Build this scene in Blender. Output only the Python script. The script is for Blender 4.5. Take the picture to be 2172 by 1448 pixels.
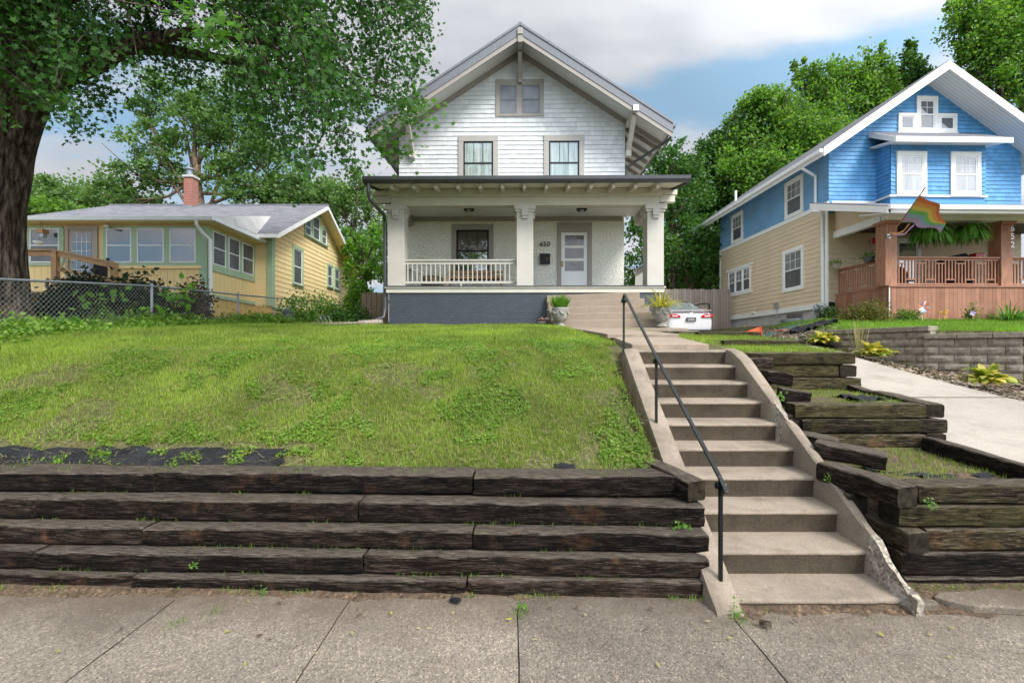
import bpy, bmesh, math, random
import numpy as np
from mathutils import Vector, Matrix, noise as mnoise
R = math.radians
for o in list(bpy.data.objects): bpy.data.objects.remove(o)
SC = bpy.context.scene; COL = SC.collection

# ---------------------------------------------------------------- camera, sky, sun, exposure
CAMZ = 1.64
cd = bpy.data.cameras.new('camera'); cam = bpy.data.objects.new('camera', cd); COL.objects.link(cam)
cam.location = (0, 0, CAMZ); cam.rotation_euler = (R(90), 0, 0)
cd.sensor_width = 36; cd.lens = 16.0; cd.shift_y = 18/2172; cd.clip_start = .05; cd.clip_end = 1500
SC.camera = cam
SC.render.resolution_x = 1024; SC.render.resolution_y = 682
SUN_EL, SUN_AZ = 44, 140      # azimuth the light comes from, clockwise from +Y (the view direction)
W = bpy.data.worlds.new('World'); SC.world = W; W.use_nodes = True
nt = W.node_tree; N = nt.nodes; L = nt.links; N.clear()
out = N.new('ShaderNodeOutputWorld'); bg = N.new('ShaderNodeBackground')
sky = N.new('ShaderNodeTexSky'); sky.sky_type = 'NISHITA'; sky.sun_disc = False
sky.sun_elevation = R(SUN_EL); sky.sun_rotation = R(SUN_AZ); sky.air_density = 1.0; sky.dust_density = 2.0; sky.ozone_density = 1.6
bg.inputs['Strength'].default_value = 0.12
tc = N.new('ShaderNodeTexCoord'); sep = N.new('ShaderNodeSeparateXYZ'); L.new(tc.outputs['Generated'], sep.inputs[0])
def wmath(op, a, b=None):
    n = N.new('ShaderNodeMath'); n.operation = op
    for i, v in enumerate((a, b)):
        if v is None: continue
        if isinstance(v, (int, float)): n.inputs[i].default_value = v
        else: L.new(v, n.inputs[i])
    return n.outputs[0]
zz = wmath('ADD', wmath('MAXIMUM', sep.outputs[2], 0.0), 0.28)
cx = wmath('DIVIDE', sep.outputs[0], zz); cy = wmath('DIVIDE', sep.outputs[1], zz)
cmb = N.new('ShaderNodeCombineXYZ'); L.new(cx, cmb.inputs[0]); L.new(cy, cmb.inputs[1])
mp = N.new('ShaderNodeMapping'); L.new(cmb.outputs[0], mp.inputs[0])
mp.inputs['Location'].default_value = (1.35, 0.4, 0); mp.inputs['Scale'].default_value = (0.75, 1.55, 1)
n1 = N.new('ShaderNodeTexNoise'); n1.inputs['Scale'].default_value = 1.15; n1.inputs['Detail'].default_value = 9; n1.inputs['Roughness'].default_value = .52
L.new(mp.outputs[0], n1.inputs['Vector'])
rmp = N.new('ShaderNodeValToRGB'); rmp.color_ramp.elements[0].position = .43; rmp.color_ramp.elements[1].position = .56
rmp.color_ramp.interpolation = 'EASE'
br_ = N.new('ShaderNodeValToRGB'); e_ = br_.color_ramp.elements
for _ in range(4): e_.new(.5)
for i_, (p_, v_) in enumerate(((0.0,.56),(.30,.53),(.39,.49),(.465,.43),(.52,.60),(.60,.66))): e_[i_].position = p_; e_[i_].color = (v_, v_, v_, 1)
L.new(sep.outputs[2], br_.inputs[0])
L.new(wmath('ADD', n1.outputs['Fac'], wmath('SUBTRACT', br_.outputs[0], .5)), rmp.inputs[0])
n2 = N.new('ShaderNodeTexNoise'); n2.inputs['Scale'].default_value = 3.2; n2.inputs['Detail'].default_value = 7
L.new(mp.outputs[0], n2.inputs['Vector'])
cr = N.new('ShaderNodeValToRGB')
cr.color_ramp.elements[0].position = .39; cr.color_ramp.elements[0].color = (2.6, 2.7, 2.95, 1)
cr.color_ramp.elements[1].position = .60; cr.color_ramp.elements[1].color = (3.35, 3.45, 3.6, 1)
L.new(n2.outputs['Fac'], cr.inputs[0])
tint = N.new('ShaderNodeMixRGB'); tint.blend_type = 'MIX'; tint.inputs[0].default_value = .75
L.new(sky.outputs[0], tint.inputs[1]); tint.inputs[2].default_value = (1.45, 2.35, 3.1, 1)
mx = N.new('ShaderNodeMixRGB'); L.new(rmp.outputs[0], mx.inputs[0]); L.new(tint.outputs[0], mx.inputs[1]); L.new(cr.outputs[0], mx.inputs[2])
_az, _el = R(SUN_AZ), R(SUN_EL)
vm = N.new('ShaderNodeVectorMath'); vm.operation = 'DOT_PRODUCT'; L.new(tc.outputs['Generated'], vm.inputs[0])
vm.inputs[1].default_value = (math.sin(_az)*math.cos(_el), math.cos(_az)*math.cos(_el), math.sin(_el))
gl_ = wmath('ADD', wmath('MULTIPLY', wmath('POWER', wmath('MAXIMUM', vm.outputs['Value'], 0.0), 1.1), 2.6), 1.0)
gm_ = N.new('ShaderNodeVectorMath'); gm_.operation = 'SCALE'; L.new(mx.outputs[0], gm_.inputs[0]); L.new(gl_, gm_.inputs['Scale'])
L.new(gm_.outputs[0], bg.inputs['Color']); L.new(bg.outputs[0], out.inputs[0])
sd = bpy.data.lights.new('sun', 'SUN'); so = bpy.data.objects.new('sun', sd); COL.objects.link(so)
sd.energy = 2.3; sd.angle = R(18); sd.color = (1, .96, .9)
az, el = R(SUN_AZ), R(SUN_EL)
d = Vector((math.sin(az)*math.cos(el), math.cos(az)*math.cos(el), math.sin(el)))
so.rotation_euler = d.to_track_quat('Z', 'Y').to_euler(); so.location = d*50
SC.view_settings.view_transform = 'Standard'; SC.view_settings.look = 'None'; SC.view_settings.gamma = 1
SC.view_settings.exposure = 0.90
SC.render.engine = 'CYCLES'
try: SC.cycles.max_bounces = 8; SC.cycles.transparent_max_bounces = 8
except Exception: pass

# ---------------------------------------------------------------- helpers
F = 965.0
def P(px, py, D): return Vector(((px-1086)*D/F, D, CAMZ+(742-py)*D/F))   # surveyed point at distance D
def X(px, D): return (px-1086)*D/F
def Z(py, D): return CAMZ+(742-py)*D/F
OFF = {}
def props(o, label, cat, group=None, kind=None):
    if label: o['label'] = label
    if cat: o['category'] = cat
    if group: o['group'] = group
    if kind: o['kind'] = kind
    return o
def thing(name, label, cat, loc=(0,0,0), rot=0, group=None):
    o = bpy.data.objects.new(name, None); COL.objects.link(o); o.empty_display_size = .2
    o.location = loc; o.rotation_euler = (0, 0, rot); OFF[o.name] = Vector(loc)
    return props(o, label, cat, group)
def link_mesh(me, name, mat, parent=None, off=None):
    o = bpy.data.objects.new(name, me); COL.objects.link(o)
    for m in (mat if isinstance(mat, (list, tuple)) else [mat]): me.materials.append(m)
    if parent is not None: o.parent = parent; OFF[o.name] = OFF[parent.name]
    return o
class MB:
    def __init__(s, tf=None): s.v = []; s.f = []; s.m = []; s.tf = tf; s.mi = 0
    def add(s, vs, fs):
        b = len(s.v)
        s.v += [Vector(s.tf(*p)) if s.tf else Vector(p) for p in vs]
        s.f += [tuple(b+i for i in f) for f in fs]; s.m += [s.mi]*len(fs)
        return s
    def box(s, x0, x1, y0, y1, z0, z1):
        return s.add([(x0,y0,z0),(x1,y0,z0),(x1,y1,z0),(x0,y1,z0),(x0,y0,z1),(x1,y0,z1),(x1,y1,z1),(x0,y1,z1)],
              [(3,2,1,0),(4,5,6,7),(0,1,5,4),(1,2,6,5),(2,3,7,6),(3,0,4,7)])
    def beam(s, a, b, w, h, up=(0,0,1)):
        a = Vector(a); b = Vector(b); d = (b-a).normalized(); u = Vector(up)
        sd_ = d.cross(u).normalized()*w/2; uu = sd_.cross(d).normalized()*h/2
        vs = [a-sd_-uu, a+sd_-uu, a+sd_+uu, a-sd_+uu, b-sd_-uu, b+sd_-uu, b+sd_+uu, b-sd_+uu]
        return s.add(vs, [(0,1,2,3),(7,6,5,4),(0,4,5,1),(1,5,6,2),(2,6,7,3),(3,7,4,0)])
    def quad(s, *p): return s.add(p, [tuple(range(len(p)))])
    def slab(s, pts, t):           # polygon (ccw from above) given thickness downwards
        n = len(pts); vs = [Vector(p) for p in pts]+[Vector(p)-Vector((0,0,t)) for p in pts]
        return s.add(vs, [tuple(range(n)), tuple(range(2*n-1, n-1, -1))]+[(i, n+i, n+(i+1)%n, (i+1)%n) for i in range(n)])
    def prism(s, pts, axis, a, b):
        n = len(pts)
        mk = {'x': lambda p, t: (t, p[0], p[1]), 'y': lambda p, t: (p[0], t, p[1]), 'z': lambda p, t: (p[0], p[1], t)}[axis]
        return s.add([mk(p, a) for p in pts]+[mk(p, b) for p in pts],
            [tuple(range(n)), tuple(range(2*n-1, n-1, -1))]+[(i, n+i, n+(i+1)%n, (i+1)%n) for i in range(n)])
    def tube(s, pts, r, n=8, cap=True):
        pts = [Vector(p) for p in pts]; k = len(pts); rr = r if isinstance(r, (list, tuple)) else [r]*k
        vs = []; prev = None
        for i, p in enumerate(pts):
            d = (pts[min(i+1, k-1)]-pts[max(i-1, 0)]).normalized()
            if prev is None: prev = d.orthogonal().normalized()
            u = (prev-d*prev.dot(d)).normalized(); prev = u; w = d.cross(u)
            vs += [p+(u*math.cos(2*math.pi*j/n)+w*math.sin(2*math.pi*j/n))*rr[i] for j in range(n)]
        fs = [(i*n+j, i*n+(j+1)%n, (i+1)*n+(j+1)%n, (i+1)*n+j) for i in range(k-1) for j in range(n)]
        if cap: fs += [tuple(range(n-1, -1, -1)), tuple((k-1)*n+j for j in range(n))]
        return s.add(vs, fs)
    def lathe(s, prof, c, n=24, sx=1, sy=1):
        vs = [(c[0]+r*math.cos(2*math.pi*j/n)*sx, c[1]+r*math.sin(2*math.pi*j/n)*sy, c[2]+z) for r, z in prof for j in range(n)]
        k = len(prof)
        fs = [(i*n+j, i*n+(j+1)%n, (i+1)*n+(j+1)%n, (i+1)*n+j) for i in range(k-1) for j in range(n)]
        fs += [tuple(range(n-1, -1, -1)), tuple((k-1)*n+j for j in range(n))]
        return s.add(vs, fs)
    def build(s, name, mat, parent=None, smooth=False, bevel=0, label=None, cat=None, group=None, kind=None, recalc=True):
        me = bpy.data.meshes.new(name)
        if parent is not None: off = OFF[parent.name]
        else:
            xs = [v.x for v in s.v]; ys = [v.y for v in s.v]; zs = [v.z for v in s.v]
            off = Vector(((min(xs)+max(xs))/2, (min(ys)+max(ys))/2, min(zs))) if kind != 'structure' else Vector((0,0,0))
        me.from_pydata([tuple(v-off) for v in s.v], [], s.f)
        if recalc:
            bm = bmesh.new(); bm.from_mesh(me); bmesh.ops.recalc_face_normals(bm, faces=bm.faces); bm.to_mesh(me); bm.free()
        o = link_mesh(me, name, mat, parent)
        if max(s.m or [0]) > 0: me.polygons.foreach_set('material_index', s.m)
        if smooth: me.polygons.foreach_set('use_smooth', [True]*len(me.polygons))
        if parent is None: o.location = off; OFF[o.name] = off
        if bevel:
            b = o.modifiers.new('bevel', 'BEVEL'); b.width = bevel; b.segments = 2; b.limit_method = 'ANGLE'
        props(o, label, cat, group, kind)
        return o
def np_mesh(name, V, k, mat, parent=None, off=(0,0,0), smooth=False, tri=None):
    """V: (N,k,3) polygons of k vertices"""
    n = V.shape[0]; me = bpy.data.meshes.new(name)
    V = V.reshape(-1, 3)-np.array(off)
    me.vertices.add(n*k); me.vertices.foreach_set('co', V.astype(np.float32).ravel())
    me.loops.add(n*k); me.loops.foreach_set('vertex_index', np.arange(n*k, dtype=np.int32))
    me.polygons.add(n); me.polygons.foreach_set('loop_start', np.arange(0, n*k, k, dtype=np.int32))
    try: me.polygons.foreach_set('loop_total', np.full(n, k, dtype=np.int32))
    except Exception: pass
    me.update(calc_edges=True)
    o = link_mesh(me, name, mat, parent)
    if parent is None: o.location = off
    return o
rng = np.random.default_rng(7)
def basis(n, ang):
    n = n/np.linalg.norm(n, axis=1, keepdims=True)
    a = np.where(np.abs(n[:, 2:3]) < .9, np.array([[0., 0, 1]]), np.array([[1., 0, 0]]))
    u = np.cross(a, n); u /= np.linalg.norm(u, axis=1, keepdims=True); w = np.cross(n, u)
    c = np.cos(ang)[:, None]; s = np.sin(ang)[:, None]
    return u*c+w*s, -u*s+w*c, n
LEAF4 = np.array([(0,0,0),(.38,.5,.10),(0,1,0),(-.38,.5,.10)])
MAPLE = np.array([(0,0,0),(.42,.02,.05),(.24,.28,.03),(.55,.55,.08),(.2,.56,.02),(0,1,-.05),(-.2,.56,.02),(-.55,.55,.08),(-.24,.28,.03),(-.42,.02,.05)])
LEAF6 = np.array([(0,0,0),(.28,.3,.08),(.26,.65,.08),(0,1,-.05),(-.26,.65,.08),(-.28,.3,.08)])
def scatter(T, Pp, size, nrm, ang=None):
    if ang is None: ang = rng.uniform(0, 2*math.pi, len(Pp))
    u, w, n = basis(nrm, ang)
    return Pp[:, None, :] + size[:, None, None]*(T[None, :, 0:1]*u[:, None, :]+T[None, :, 1:2]*w[:, None, :]+T[None, :, 2:3]*n[:, None, :])
def rvec(n): v = rng.normal(size=(n, 3)); return v/np.linalg.norm(v, axis=1, keepdims=True)

# ---------------------------------------------------------------- materials
def new_mat(name):
    m = bpy.data.materials.new(name); m.use_nodes = True; t = m.node_tree; t.nodes.clear()
    o = t.nodes.new('ShaderNodeOutputMaterial'); b = t.nodes.new('ShaderNodeBsdfPrincipled'); t.links.new(b.outputs[0], o.inputs[0])
    return m, t, b, o
def coords(t, stretch=(1,1,1), rnd=False, swz=None):
    c = t.nodes.new('ShaderNodeTexCoord'); src = c.outputs['Object']
    if swz:
        s = t.nodes.new('ShaderNodeSeparateXYZ'); t.links.new(src, s.inputs[0]); cb = t.nodes.new('ShaderNodeCombineXYZ')
        if swz == 'wall':
            a = t.nodes.new('ShaderNodeMath'); t.links.new(s.outputs[0], a.inputs[0]); t.links.new(s.outputs[1], a.inputs[1])
            t.links.new(a.outputs[0], cb.inputs[0]); t.links.new(s.outputs[2], cb.inputs[1])
        elif swz == 'yx': t.links.new(s.outputs[1], cb.inputs[0]); t.links.new(s.outputs[0], cb.inputs[1])
        elif swz == 'xy': t.links.new(s.outputs[0], cb.inputs[0]); t.links.new(s.outputs[1], cb.inputs[1])
        src = cb.outputs[0]
    mpn = t.nodes.new('ShaderNodeMapping'); t.links.new(src, mpn.inputs[0]); mpn.inputs['Scale'].default_value = stretch
    if rnd:
        oi = t.nodes.new('ShaderNodeObjectInfo'); mm = t.nodes.new('ShaderNodeMath'); mm.operation = 'MULTIPLY'; mm.inputs[1].default_value = 37
        t.links.new(oi.outputs['Random'], mm.inputs[0]); t.links.new(mm.outputs[0], mpn.inputs['Location'])
    return mpn.outputs[0]
def tnoise(t, vec, scale, detail=6, rough=.6):
    n = t.nodes.new('ShaderNodeTexNoise'); n.inputs['Scale'].default_value = scale; n.inputs['Detail'].default_value = detail
    n.inputs['Roughness'].default_value = rough; t.links.new(vec, n.inputs['Vector']); return n.outputs['Fac']
def ramp(t, fac, stops):
    r = t.nodes.new('ShaderNodeValToRGB'); e = r.color_ramp.elements
    while len(e) < len(stops): e.new(.5)
    for i, (p, c) in enumerate(stops): e[i].position = p; e[i].color = (*c, 1) if len(c) == 3 else c
    t.links.new(fac, r.inputs[0]); return r.outputs[0]
def mixc(t, fac, a, b, mode='MIX'):
    m = t.nodes.new('ShaderNodeMixRGB'); m.blend_type = mode
    for i, v in enumerate((fac, a, b)):
        if isinstance(v, (int, float)): m.inputs[i].default_value = v
        elif isinstance(v, tuple): m.inputs[i].default_value = (*v, 1)
        else: t.links.new(v, m.inputs[i])
    return m.outputs[0]
def bump(t, b, h, strength, dist=.01, prev=None):
    n = t.nodes.new('ShaderNodeBump'); n.inputs['Strength'].default_value = strength; n.inputs['Distance'].default_value = dist
    t.links.new(h, n.inputs['Height'])
    if prev: t.links.new(prev, n.inputs['Normal'])
    t.links.new(n.outputs[0], b.inputs['Normal']); return n.outputs[0]
def paint(name, c, rough=.6, var=.12, scale=3, bmp=.08, dirt=None, metal=0, stretch=(1,1,1), spec=.5, rnd=False, fine=40):
    m, t, b, o = new_mat(name); v = coords(t, stretch, rnd)
    f = tnoise(t, v, scale)
    lo = tuple(x*(1-var) for x in c); hi = tuple(min(1, x*(1+var)) for x in c)
    col = ramp(t, f, [(.3, lo), (.7, hi)])
    if dirt: col = mixc(t, ramp(t, tnoise(t, v, scale*2.7, 8, .7), [(.55, (0,0,0)), (.72, (.6,.6,.6))]), col, dirt)
    t.links.new(col, b.inputs['Base Color']); b.inputs['Roughness'].default_value = rough; b.inputs['Metallic'].default_value = metal
    b.inputs['Specular IOR Level'].default_value = spec
    if bmp: bump(t, b, tnoise(t, v, fine, 4), bmp, .01)
    return m
def brickmat(name, c1, c2, mortar, w, h, ms, bmp=.5, swz='wall', rough=.75, var=.2, nscale=8, offset=.5, msm=.1, extra=None, fine=60):
    m, t, b, o = new_mat(name); v = coords(t, (1,1,1), False, swz)
    br = t.nodes.new('ShaderNodeTexBrick'); t.links.new(v, br.inputs['Vector'])
    br.inputs['Color1'].default_value = (*c1, 1); br.inputs['Color2'].default_value = (*c2, 1); br.inputs['Mortar'].default_value = (*mortar, 1)
    br.inputs['Scale'].default_value = 1; br.inputs['Brick Width'].default_value = w; br.inputs['Row Height'].default_value = h
    br.inputs['Mortar Size'].default_value = ms; br.inputs['Mortar Smooth'].default_value = msm; br.offset = offset; br.offset_frequency = 2
    oc = coords(t); f = tnoise(t, oc, nscale, 6)
    col = mixc(t, 1.0, br.outputs['Color'], ramp(t, f, [(.25, (1-var,)*3), (.75, (1, 1, 1))]), 'MULTIPLY')
    if extra: col = mixc(t, ramp(t, tnoise(t, oc, extra[0], 8, .7), [(extra[2], (0,0,0)), (extra[2]+.1, (.7,.7,.7))]), col, extra[1])
    t.links.new(col, b.inputs['Base Color']); b.inputs['Roughness'].default_value = rough
    inv = t.nodes.new('ShaderNodeMath'); inv.operation = 'SUBTRACT'; inv.inputs[0].default_value = 1; t.links.new(br.outputs['Fac'], inv.inputs[1])
    p = bump(t, b, inv.outputs[0], bmp, .012)
    bump(t, b, tnoise(t, oc, fine, 4), .15, .01, p)
    return m
def shinglemat(name, c, var=.08, dirt=(.35,.35,.33), amt=.3):
    m, t, b, o = new_mat(name); g = t.nodes.new('ShaderNodeNewGeometry'); v = coords(t)
    col = ramp(t, g.outputs['Random Per Island'], [(0, tuple(x*(1-var) for x in c)), (1, tuple(min(1, x*(1+var)) for x in c))])
    f = tnoise(t, coords(t, (14, 14, 1.5)), 2.2, 7, .7)
    col = mixc(t, ramp(t, f, [(.5, (0,0,0)), (.8, (amt,)*3)]), col, dirt)
    t.links.new(col, b.inputs['Base Color']); b.inputs['Roughness'].default_value = .6; bump(t, b, f, .25, .01); return m
def leafmat(name, cols, trans=.45, rough=.55, nscale=.6, patch=None, cv=.72):
    m, t, b, o = new_mat(name)
    g = t.nodes.new('ShaderNodeNewGeometry'); col = ramp(t, g.outputs['Random Per Island'], [(i/(len(cols)-1), c) for i, c in enumerate(cols)])
    v = coords(t); f = tnoise(t, v, nscale, 4)
    col = mixc(t, 1.0, col, ramp(t, f, [(.3, (cv, cv, cv)), (.7, (1.18, 1.16, 1.0))]), 'MULTIPLY')
    if patch: col = mixc(t, ramp(t, tnoise(t, v, patch[0], 6, .65), [(patch[2], (0,0,0)), (patch[2]+.14, (.85,.85,.85))]), col, patch[1])
    t.links.new(col, b.inputs['Base Color']); b.inputs['Roughness'].default_value = rough; b.inputs['Specular IOR Level'].default_value = .35
    tr = t.nodes.new('ShaderNodeBsdfTranslucent'); tc_ = mixc(t, 1.0, col, (1.25, 1.35, .6), 'MULTIPLY'); t.links.new(tc_, tr.inputs[0])
    ms = t.nodes.new('ShaderNodeMixShader'); ms.inputs[0].default_value = trans
    t.links.new(b.outputs[0], ms.inputs[1]); t.links.new(tr.outputs[0], ms.inputs[2]); t.links.new(ms.outputs[0], o.inputs[0])
    return m
def glassmat(name, c, refl=.3, rough=.03, c2=None, scale=3, stretch=(1,1,1), wav=.02):
    m, t, b, o = new_mat(name); v = coords(t, stretch)
    col = ramp(t, tnoise(t, v, scale, 5), [(.35, c), (.65, c2 or c)])
    t.links.new(col, b.inputs['Base Color']); b.inputs['Roughness'].default_value = .6
    gl = t.nodes.new('ShaderNodeBsdfGlossy'); gl.inputs['Roughness'].default_value = rough; gl.inputs[0].default_value = (.95, .97, 1, 1)
    bp = t.nodes.new('ShaderNodeBump'); bp.inputs['Strength'].default_value = wav; bp.inputs['Distance'].default_value = .05
    t.links.new(tnoise(t, coords(t), 2.2, 2), bp.inputs['Height']); t.links.new(bp.outputs[0], gl.inputs['Normal'])
    ms = t.nodes.new('ShaderNodeMixShader'); ms.inputs[0].default_value = refl
    t.links.new(b.outputs[0], ms.inputs[1]); t.links.new(gl.outputs[0], ms.inputs[2]); t.links.new(ms.outputs[0], o.inputs[0])
    return m
def timbermat(name, moss=.0, base=((.003,.0025,.002),(.012,.0085,.006),(.05,.037,.03))):
    m, t, b, o = new_mat(name)
    v = coords(t, (1.6, 10, 10), True); v2 = coords(t, (2.6, 30, 30), True); v3 = coords(t, (1, 1, 1), True)
    f = tnoise(t, v, 2.2, 8, .68); g2 = tnoise(t, v2, 2.6, 6, .6)
    col = ramp(t, f, [(.36, base[0]), (.5, base[1]), (.66, base[2])])
    v4 = coords(t, (4.5, 55, 55), True); g4 = tnoise(t, v4, 2.2, 5, .65)
    col = mixc(t, ramp(t, g4, [(.52, (0,0,0)), (.66, (.75,.75,.75))]), col, tuple(min(1, x*1.9) for x in base[2]))
    col = mixc(t, ramp(t, g2, [(.40, (1,)*3), (.47, (0,0,0))]), col, (.008, .006, .005))
    col = mixc(t, ramp(t, tnoise(t, v3, 3.2, 5, .6), [(.6, (0,0,0)), (.76, (.55,.55,.55))]), col, (.17, .085, .04))
    oi = t.nodes.new('ShaderNodeObjectInfo'); col = mixc(t, 1.0, col, ramp(t, oi.outputs['Random'], [(0, (.65,.65,.66)), (.5, (1.0,.97,.93)), (1, (1.75,1.65,1.6))]), 'MULTIPLY')
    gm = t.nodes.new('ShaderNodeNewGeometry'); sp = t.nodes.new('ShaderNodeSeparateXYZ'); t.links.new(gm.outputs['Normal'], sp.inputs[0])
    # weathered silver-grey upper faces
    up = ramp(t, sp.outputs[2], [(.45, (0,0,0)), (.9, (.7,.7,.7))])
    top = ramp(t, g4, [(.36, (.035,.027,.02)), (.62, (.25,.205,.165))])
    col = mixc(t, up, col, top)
    if moss: col = mixc(t, ramp(t, tnoise(t, v3, 4.5, 6, .6), [(.62-moss*.25, (0,0,0)), (.78-moss*.25, (.45,.45,.45))]), col, (.075, .072, .027))
    col = mixc(t, ramp(t, tnoise(t, v3, 38, 2, .5), [(.73, (0,0,0)), (.76, (.6,.6,.6))]), col, (.42, .24, .02)) if moss else col
    t.links.new(col, b.inputs['Base Color']); b.inputs['Roughness'].default_value = .9; b.inputs['Specular IOR Level'].default_value = .12
    p = bump(t, b, g2, 1.0, .03); bump(t, b, f, 1.0, .03, p)
    return m
def concmat(name, c, speck=.5, stain=.5, scale=1.4, rough=.9, agg=70, dark=(.07,.058,.045)):
    m, t, b, o = new_mat(name); v = coords(t)
    f = tnoise(t, v, scale, 8, .62)
    col = ramp(t, f, [(.3, tuple(x*(1-stain*.55) for x in c)), (.55, c), (.8, tuple(min(1, x*1.12) for x in c))])
    vo = t.nodes.new('ShaderNodeTexVoronoi'); vo.inputs['Scale'].default_value = agg; t.links.new(v, vo.inputs['Vector'])
    sc = ramp(t, vo.outputs['Color'], [(.1, (.30,.27,.25)), (.42, (.92,.9,.88)), (.72, (1.08,1.04,1)), (.92, (2.3,2.1,1.9))])
    col = mixc(t, speck, col, mixc(t, 1.0, col, sc, 'MULTIPLY'))
    f2 = tnoise(t, v, scale*2.3, 7, .7)
    col = mixc(t, ramp(t, f2, [(.52, (0,0,0)), (.74, (stain,)*3)]), col, dark)
    t.links.new(col, b.inputs['Base Color']); b.inputs['Roughness'].default_value = rough; b.inputs['Specular IOR Level'].default_value = .25
    p = bump(t, b, vo.outputs['Distance'], .35, .006); bump(t, b, tnoise(t, v, 9, 8, .7), .35, .02, p)
    return m
M = {}
M['shingle_white'] = brickmat('white painted shingle', (.80,.83,.84), (.70,.73,.74), (.42,.44,.45), .17, .155, .004, .5, var=.18, nscale=2.5)
M['trim_grey'] = paint('warm grey trim paint', (.30,.275,.24), .55, .06, bmp=.03)
M['trim_mid'] = paint('taupe casing paint', (.36,.345,.315), .55, .06, bmp=.03)
M['trim_light'] = paint('pale greige paint', (.55,.53,.45), .55, .06, bmp=.04)
M['col_paint'] = paint('column paint', (.49,.47,.42), .6, .06, bmp=.1, fine=18)
M['dark_metal'] = paint('dark grey metal', (.075,.078,.085), .4, .1, bmp=0, metal=.3)
M['fascia_metal'] = paint('slate grey roof edge', (.15,.16,.185), .45, .15, scale=12, bmp=.1)
M['black'] = paint('black frame', (.010,.010,.011), .45, .1, bmp=0, spec=.25)
M['white'] = paint('white paint', (.80,.80,.78), .5, .04, bmp=.03)
M['white_vinyl'] = paint('white vinyl', (.82,.83,.84), .4, .03, bmp=0)
M['roof_grey'] = brickmat('asphalt shingles', (.20,.20,.225), (.12,.125,.145), (.07,.07,.08), .33, .14, .006, .4, 'yx', .9, .3, 20)
M['roof_grey_x'] = brickmat('asphalt shingles across', (.24,.24,.27), (.15,.155,.18), (.09,.09,.10), .33, .13, .006, .4, 'xy', .9, .3, 20)
def stucco():
    m, t, b, o = new_mat('rough stucco'); v = coords(t); f = tnoise(t, v, 17, 5, .6)
    t.links.new(ramp(t, f, [(.3, (.62,.61,.50)), (.6, (.86,.85,.77))]), b.inputs['Base Color']); b.inputs['Roughness'].default_value = .85
    bump(t, b, f, 1.0, .05); return m
M['stucco'] = stucco()
M['brick_blue'] = brickmat('painted blue grey brick', (.058,.069,.092), (.048,.057,.077), (.035,.04,.052), .21, .072, .006, .6, var=.15, rough=.5)
M['brick_red'] = brickmat('red brick', (.42,.12,.08), (.33,.09,.06), (.35,.30,.27), .2, .068, .008, .6, rough=.85)
M['stone_block'] = paint('split face concrete block', (.27,.235,.185), .95, .35, 9, .9, dirt=(.11,.095,.07), fine=30, spec=.2)
M['pebble'] = leafmat('pebbles', [(.10,.07,.05), (.22,.16,.12), (.34,.29,.25), (.16,.13,.11), (.42,.36,.30)], 0.0, .9)
def bead(name, c, axis='x', period=.09, swz=False):
    m, t, b, o = new_mat(name); v = coords(t)
    w = t.nodes.new('ShaderNodeTexWave'); w.wave_type = 'BANDS'; w.bands_direction = axis.upper(); w.inputs['Scale'].default_value = .314/period; w.inputs['Distortion'].default_value = 0
    t.links.new(v, w.inputs['Vector'])
    col = mixc(t, ramp(t, w.outputs['Fac'], [(.0, (.6,.6,.6)), (.14, (0,0,0))]), c, tuple(x*.45 for x in c))
    t.links.new(col, b.inputs['Base Color']); b.inputs['Roughness'].default_value = .6
    bump(t, b, ramp(t, w.outputs['Fac'], [(.0, (0,0,0)), (.14, (1,1,1))]), .5, .01); return m
M['bead_y'] = bead('beadboard soffit', (.72,.72,.66), 'y', .09)
M['soffit_w'] = bead('vented white soffit', (.80,.82,.83), 'y', .11)
M['soffit_p'] = paint('porch soffit cream', (.74,.74,.62), .6, .05, bmp=.03)
M['ceil_w'] = paint('porch ceiling white', (.72,.72,.68), .6, .04, bmp=.02)
M['glass_dark'] = glassmat('dark glass', (.015,.017,.02), .30)
M['glass_sky'] = glassmat('pane reflecting sky', (.03,.036,.045), .17, c2=(.06,.07,.085), scale=1.2, wav=.05)
M['screen'] = glassmat('insect screen', (.05,.055,.06), .07, .3, c2=(.12,.125,.135), scale=1.5)
M['curtain'] = glassmat('white curtain behind glass', (.40,.46,.43), .10, c2=(.16,.21,.18), scale=2.0, stretch=(7,7,.35))
M['curtain_g'] = glassmat('grey curtain behind glass', (.30,.31,.32), .20, c2=(.13,.14,.15), scale=2.0, stretch=(7,7,.35))
M['frost'] = glassmat('rippled door glass', (.06,.05,.04), .06, .15, c2=(.12,.12,.11), scale=6, wav=.3)
M['inside_tan'] = glassmat('porch window glass', (.09,.06,.045), .10, c2=(.03,.025,.02), scale=1.2, stretch=(.6,.6,3))
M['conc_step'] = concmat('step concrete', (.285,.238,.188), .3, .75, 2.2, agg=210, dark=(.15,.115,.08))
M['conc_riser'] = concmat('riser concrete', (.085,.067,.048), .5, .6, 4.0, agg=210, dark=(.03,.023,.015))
M['conc_porch'] = concmat('porch step concrete', (.30,.245,.19), .3, .25, 1.5, agg=120)
M['conc_walk'] = concmat('exposed aggregate sidewalk', (.222,.196,.165), .75, .5, .75, agg=125, dark=(.085,.062,.045))
M['conc_drive'] = concmat('driveway concrete', (.37,.33,.285), .25, .4, .7, agg=140)
M['conc_white'] = concmat('crumbled concrete', (.30,.27,.23), .8, .4, 5, agg=60)
M['conc_found'] = concmat('foundation concrete', (.50,.50,.49), .2, .3, 1.2)
M['urn'] = concmat('weathered urn stone', (.33,.32,.29), .3, .75, 9, agg=90, dark=(.05,.05,.045))
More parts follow.
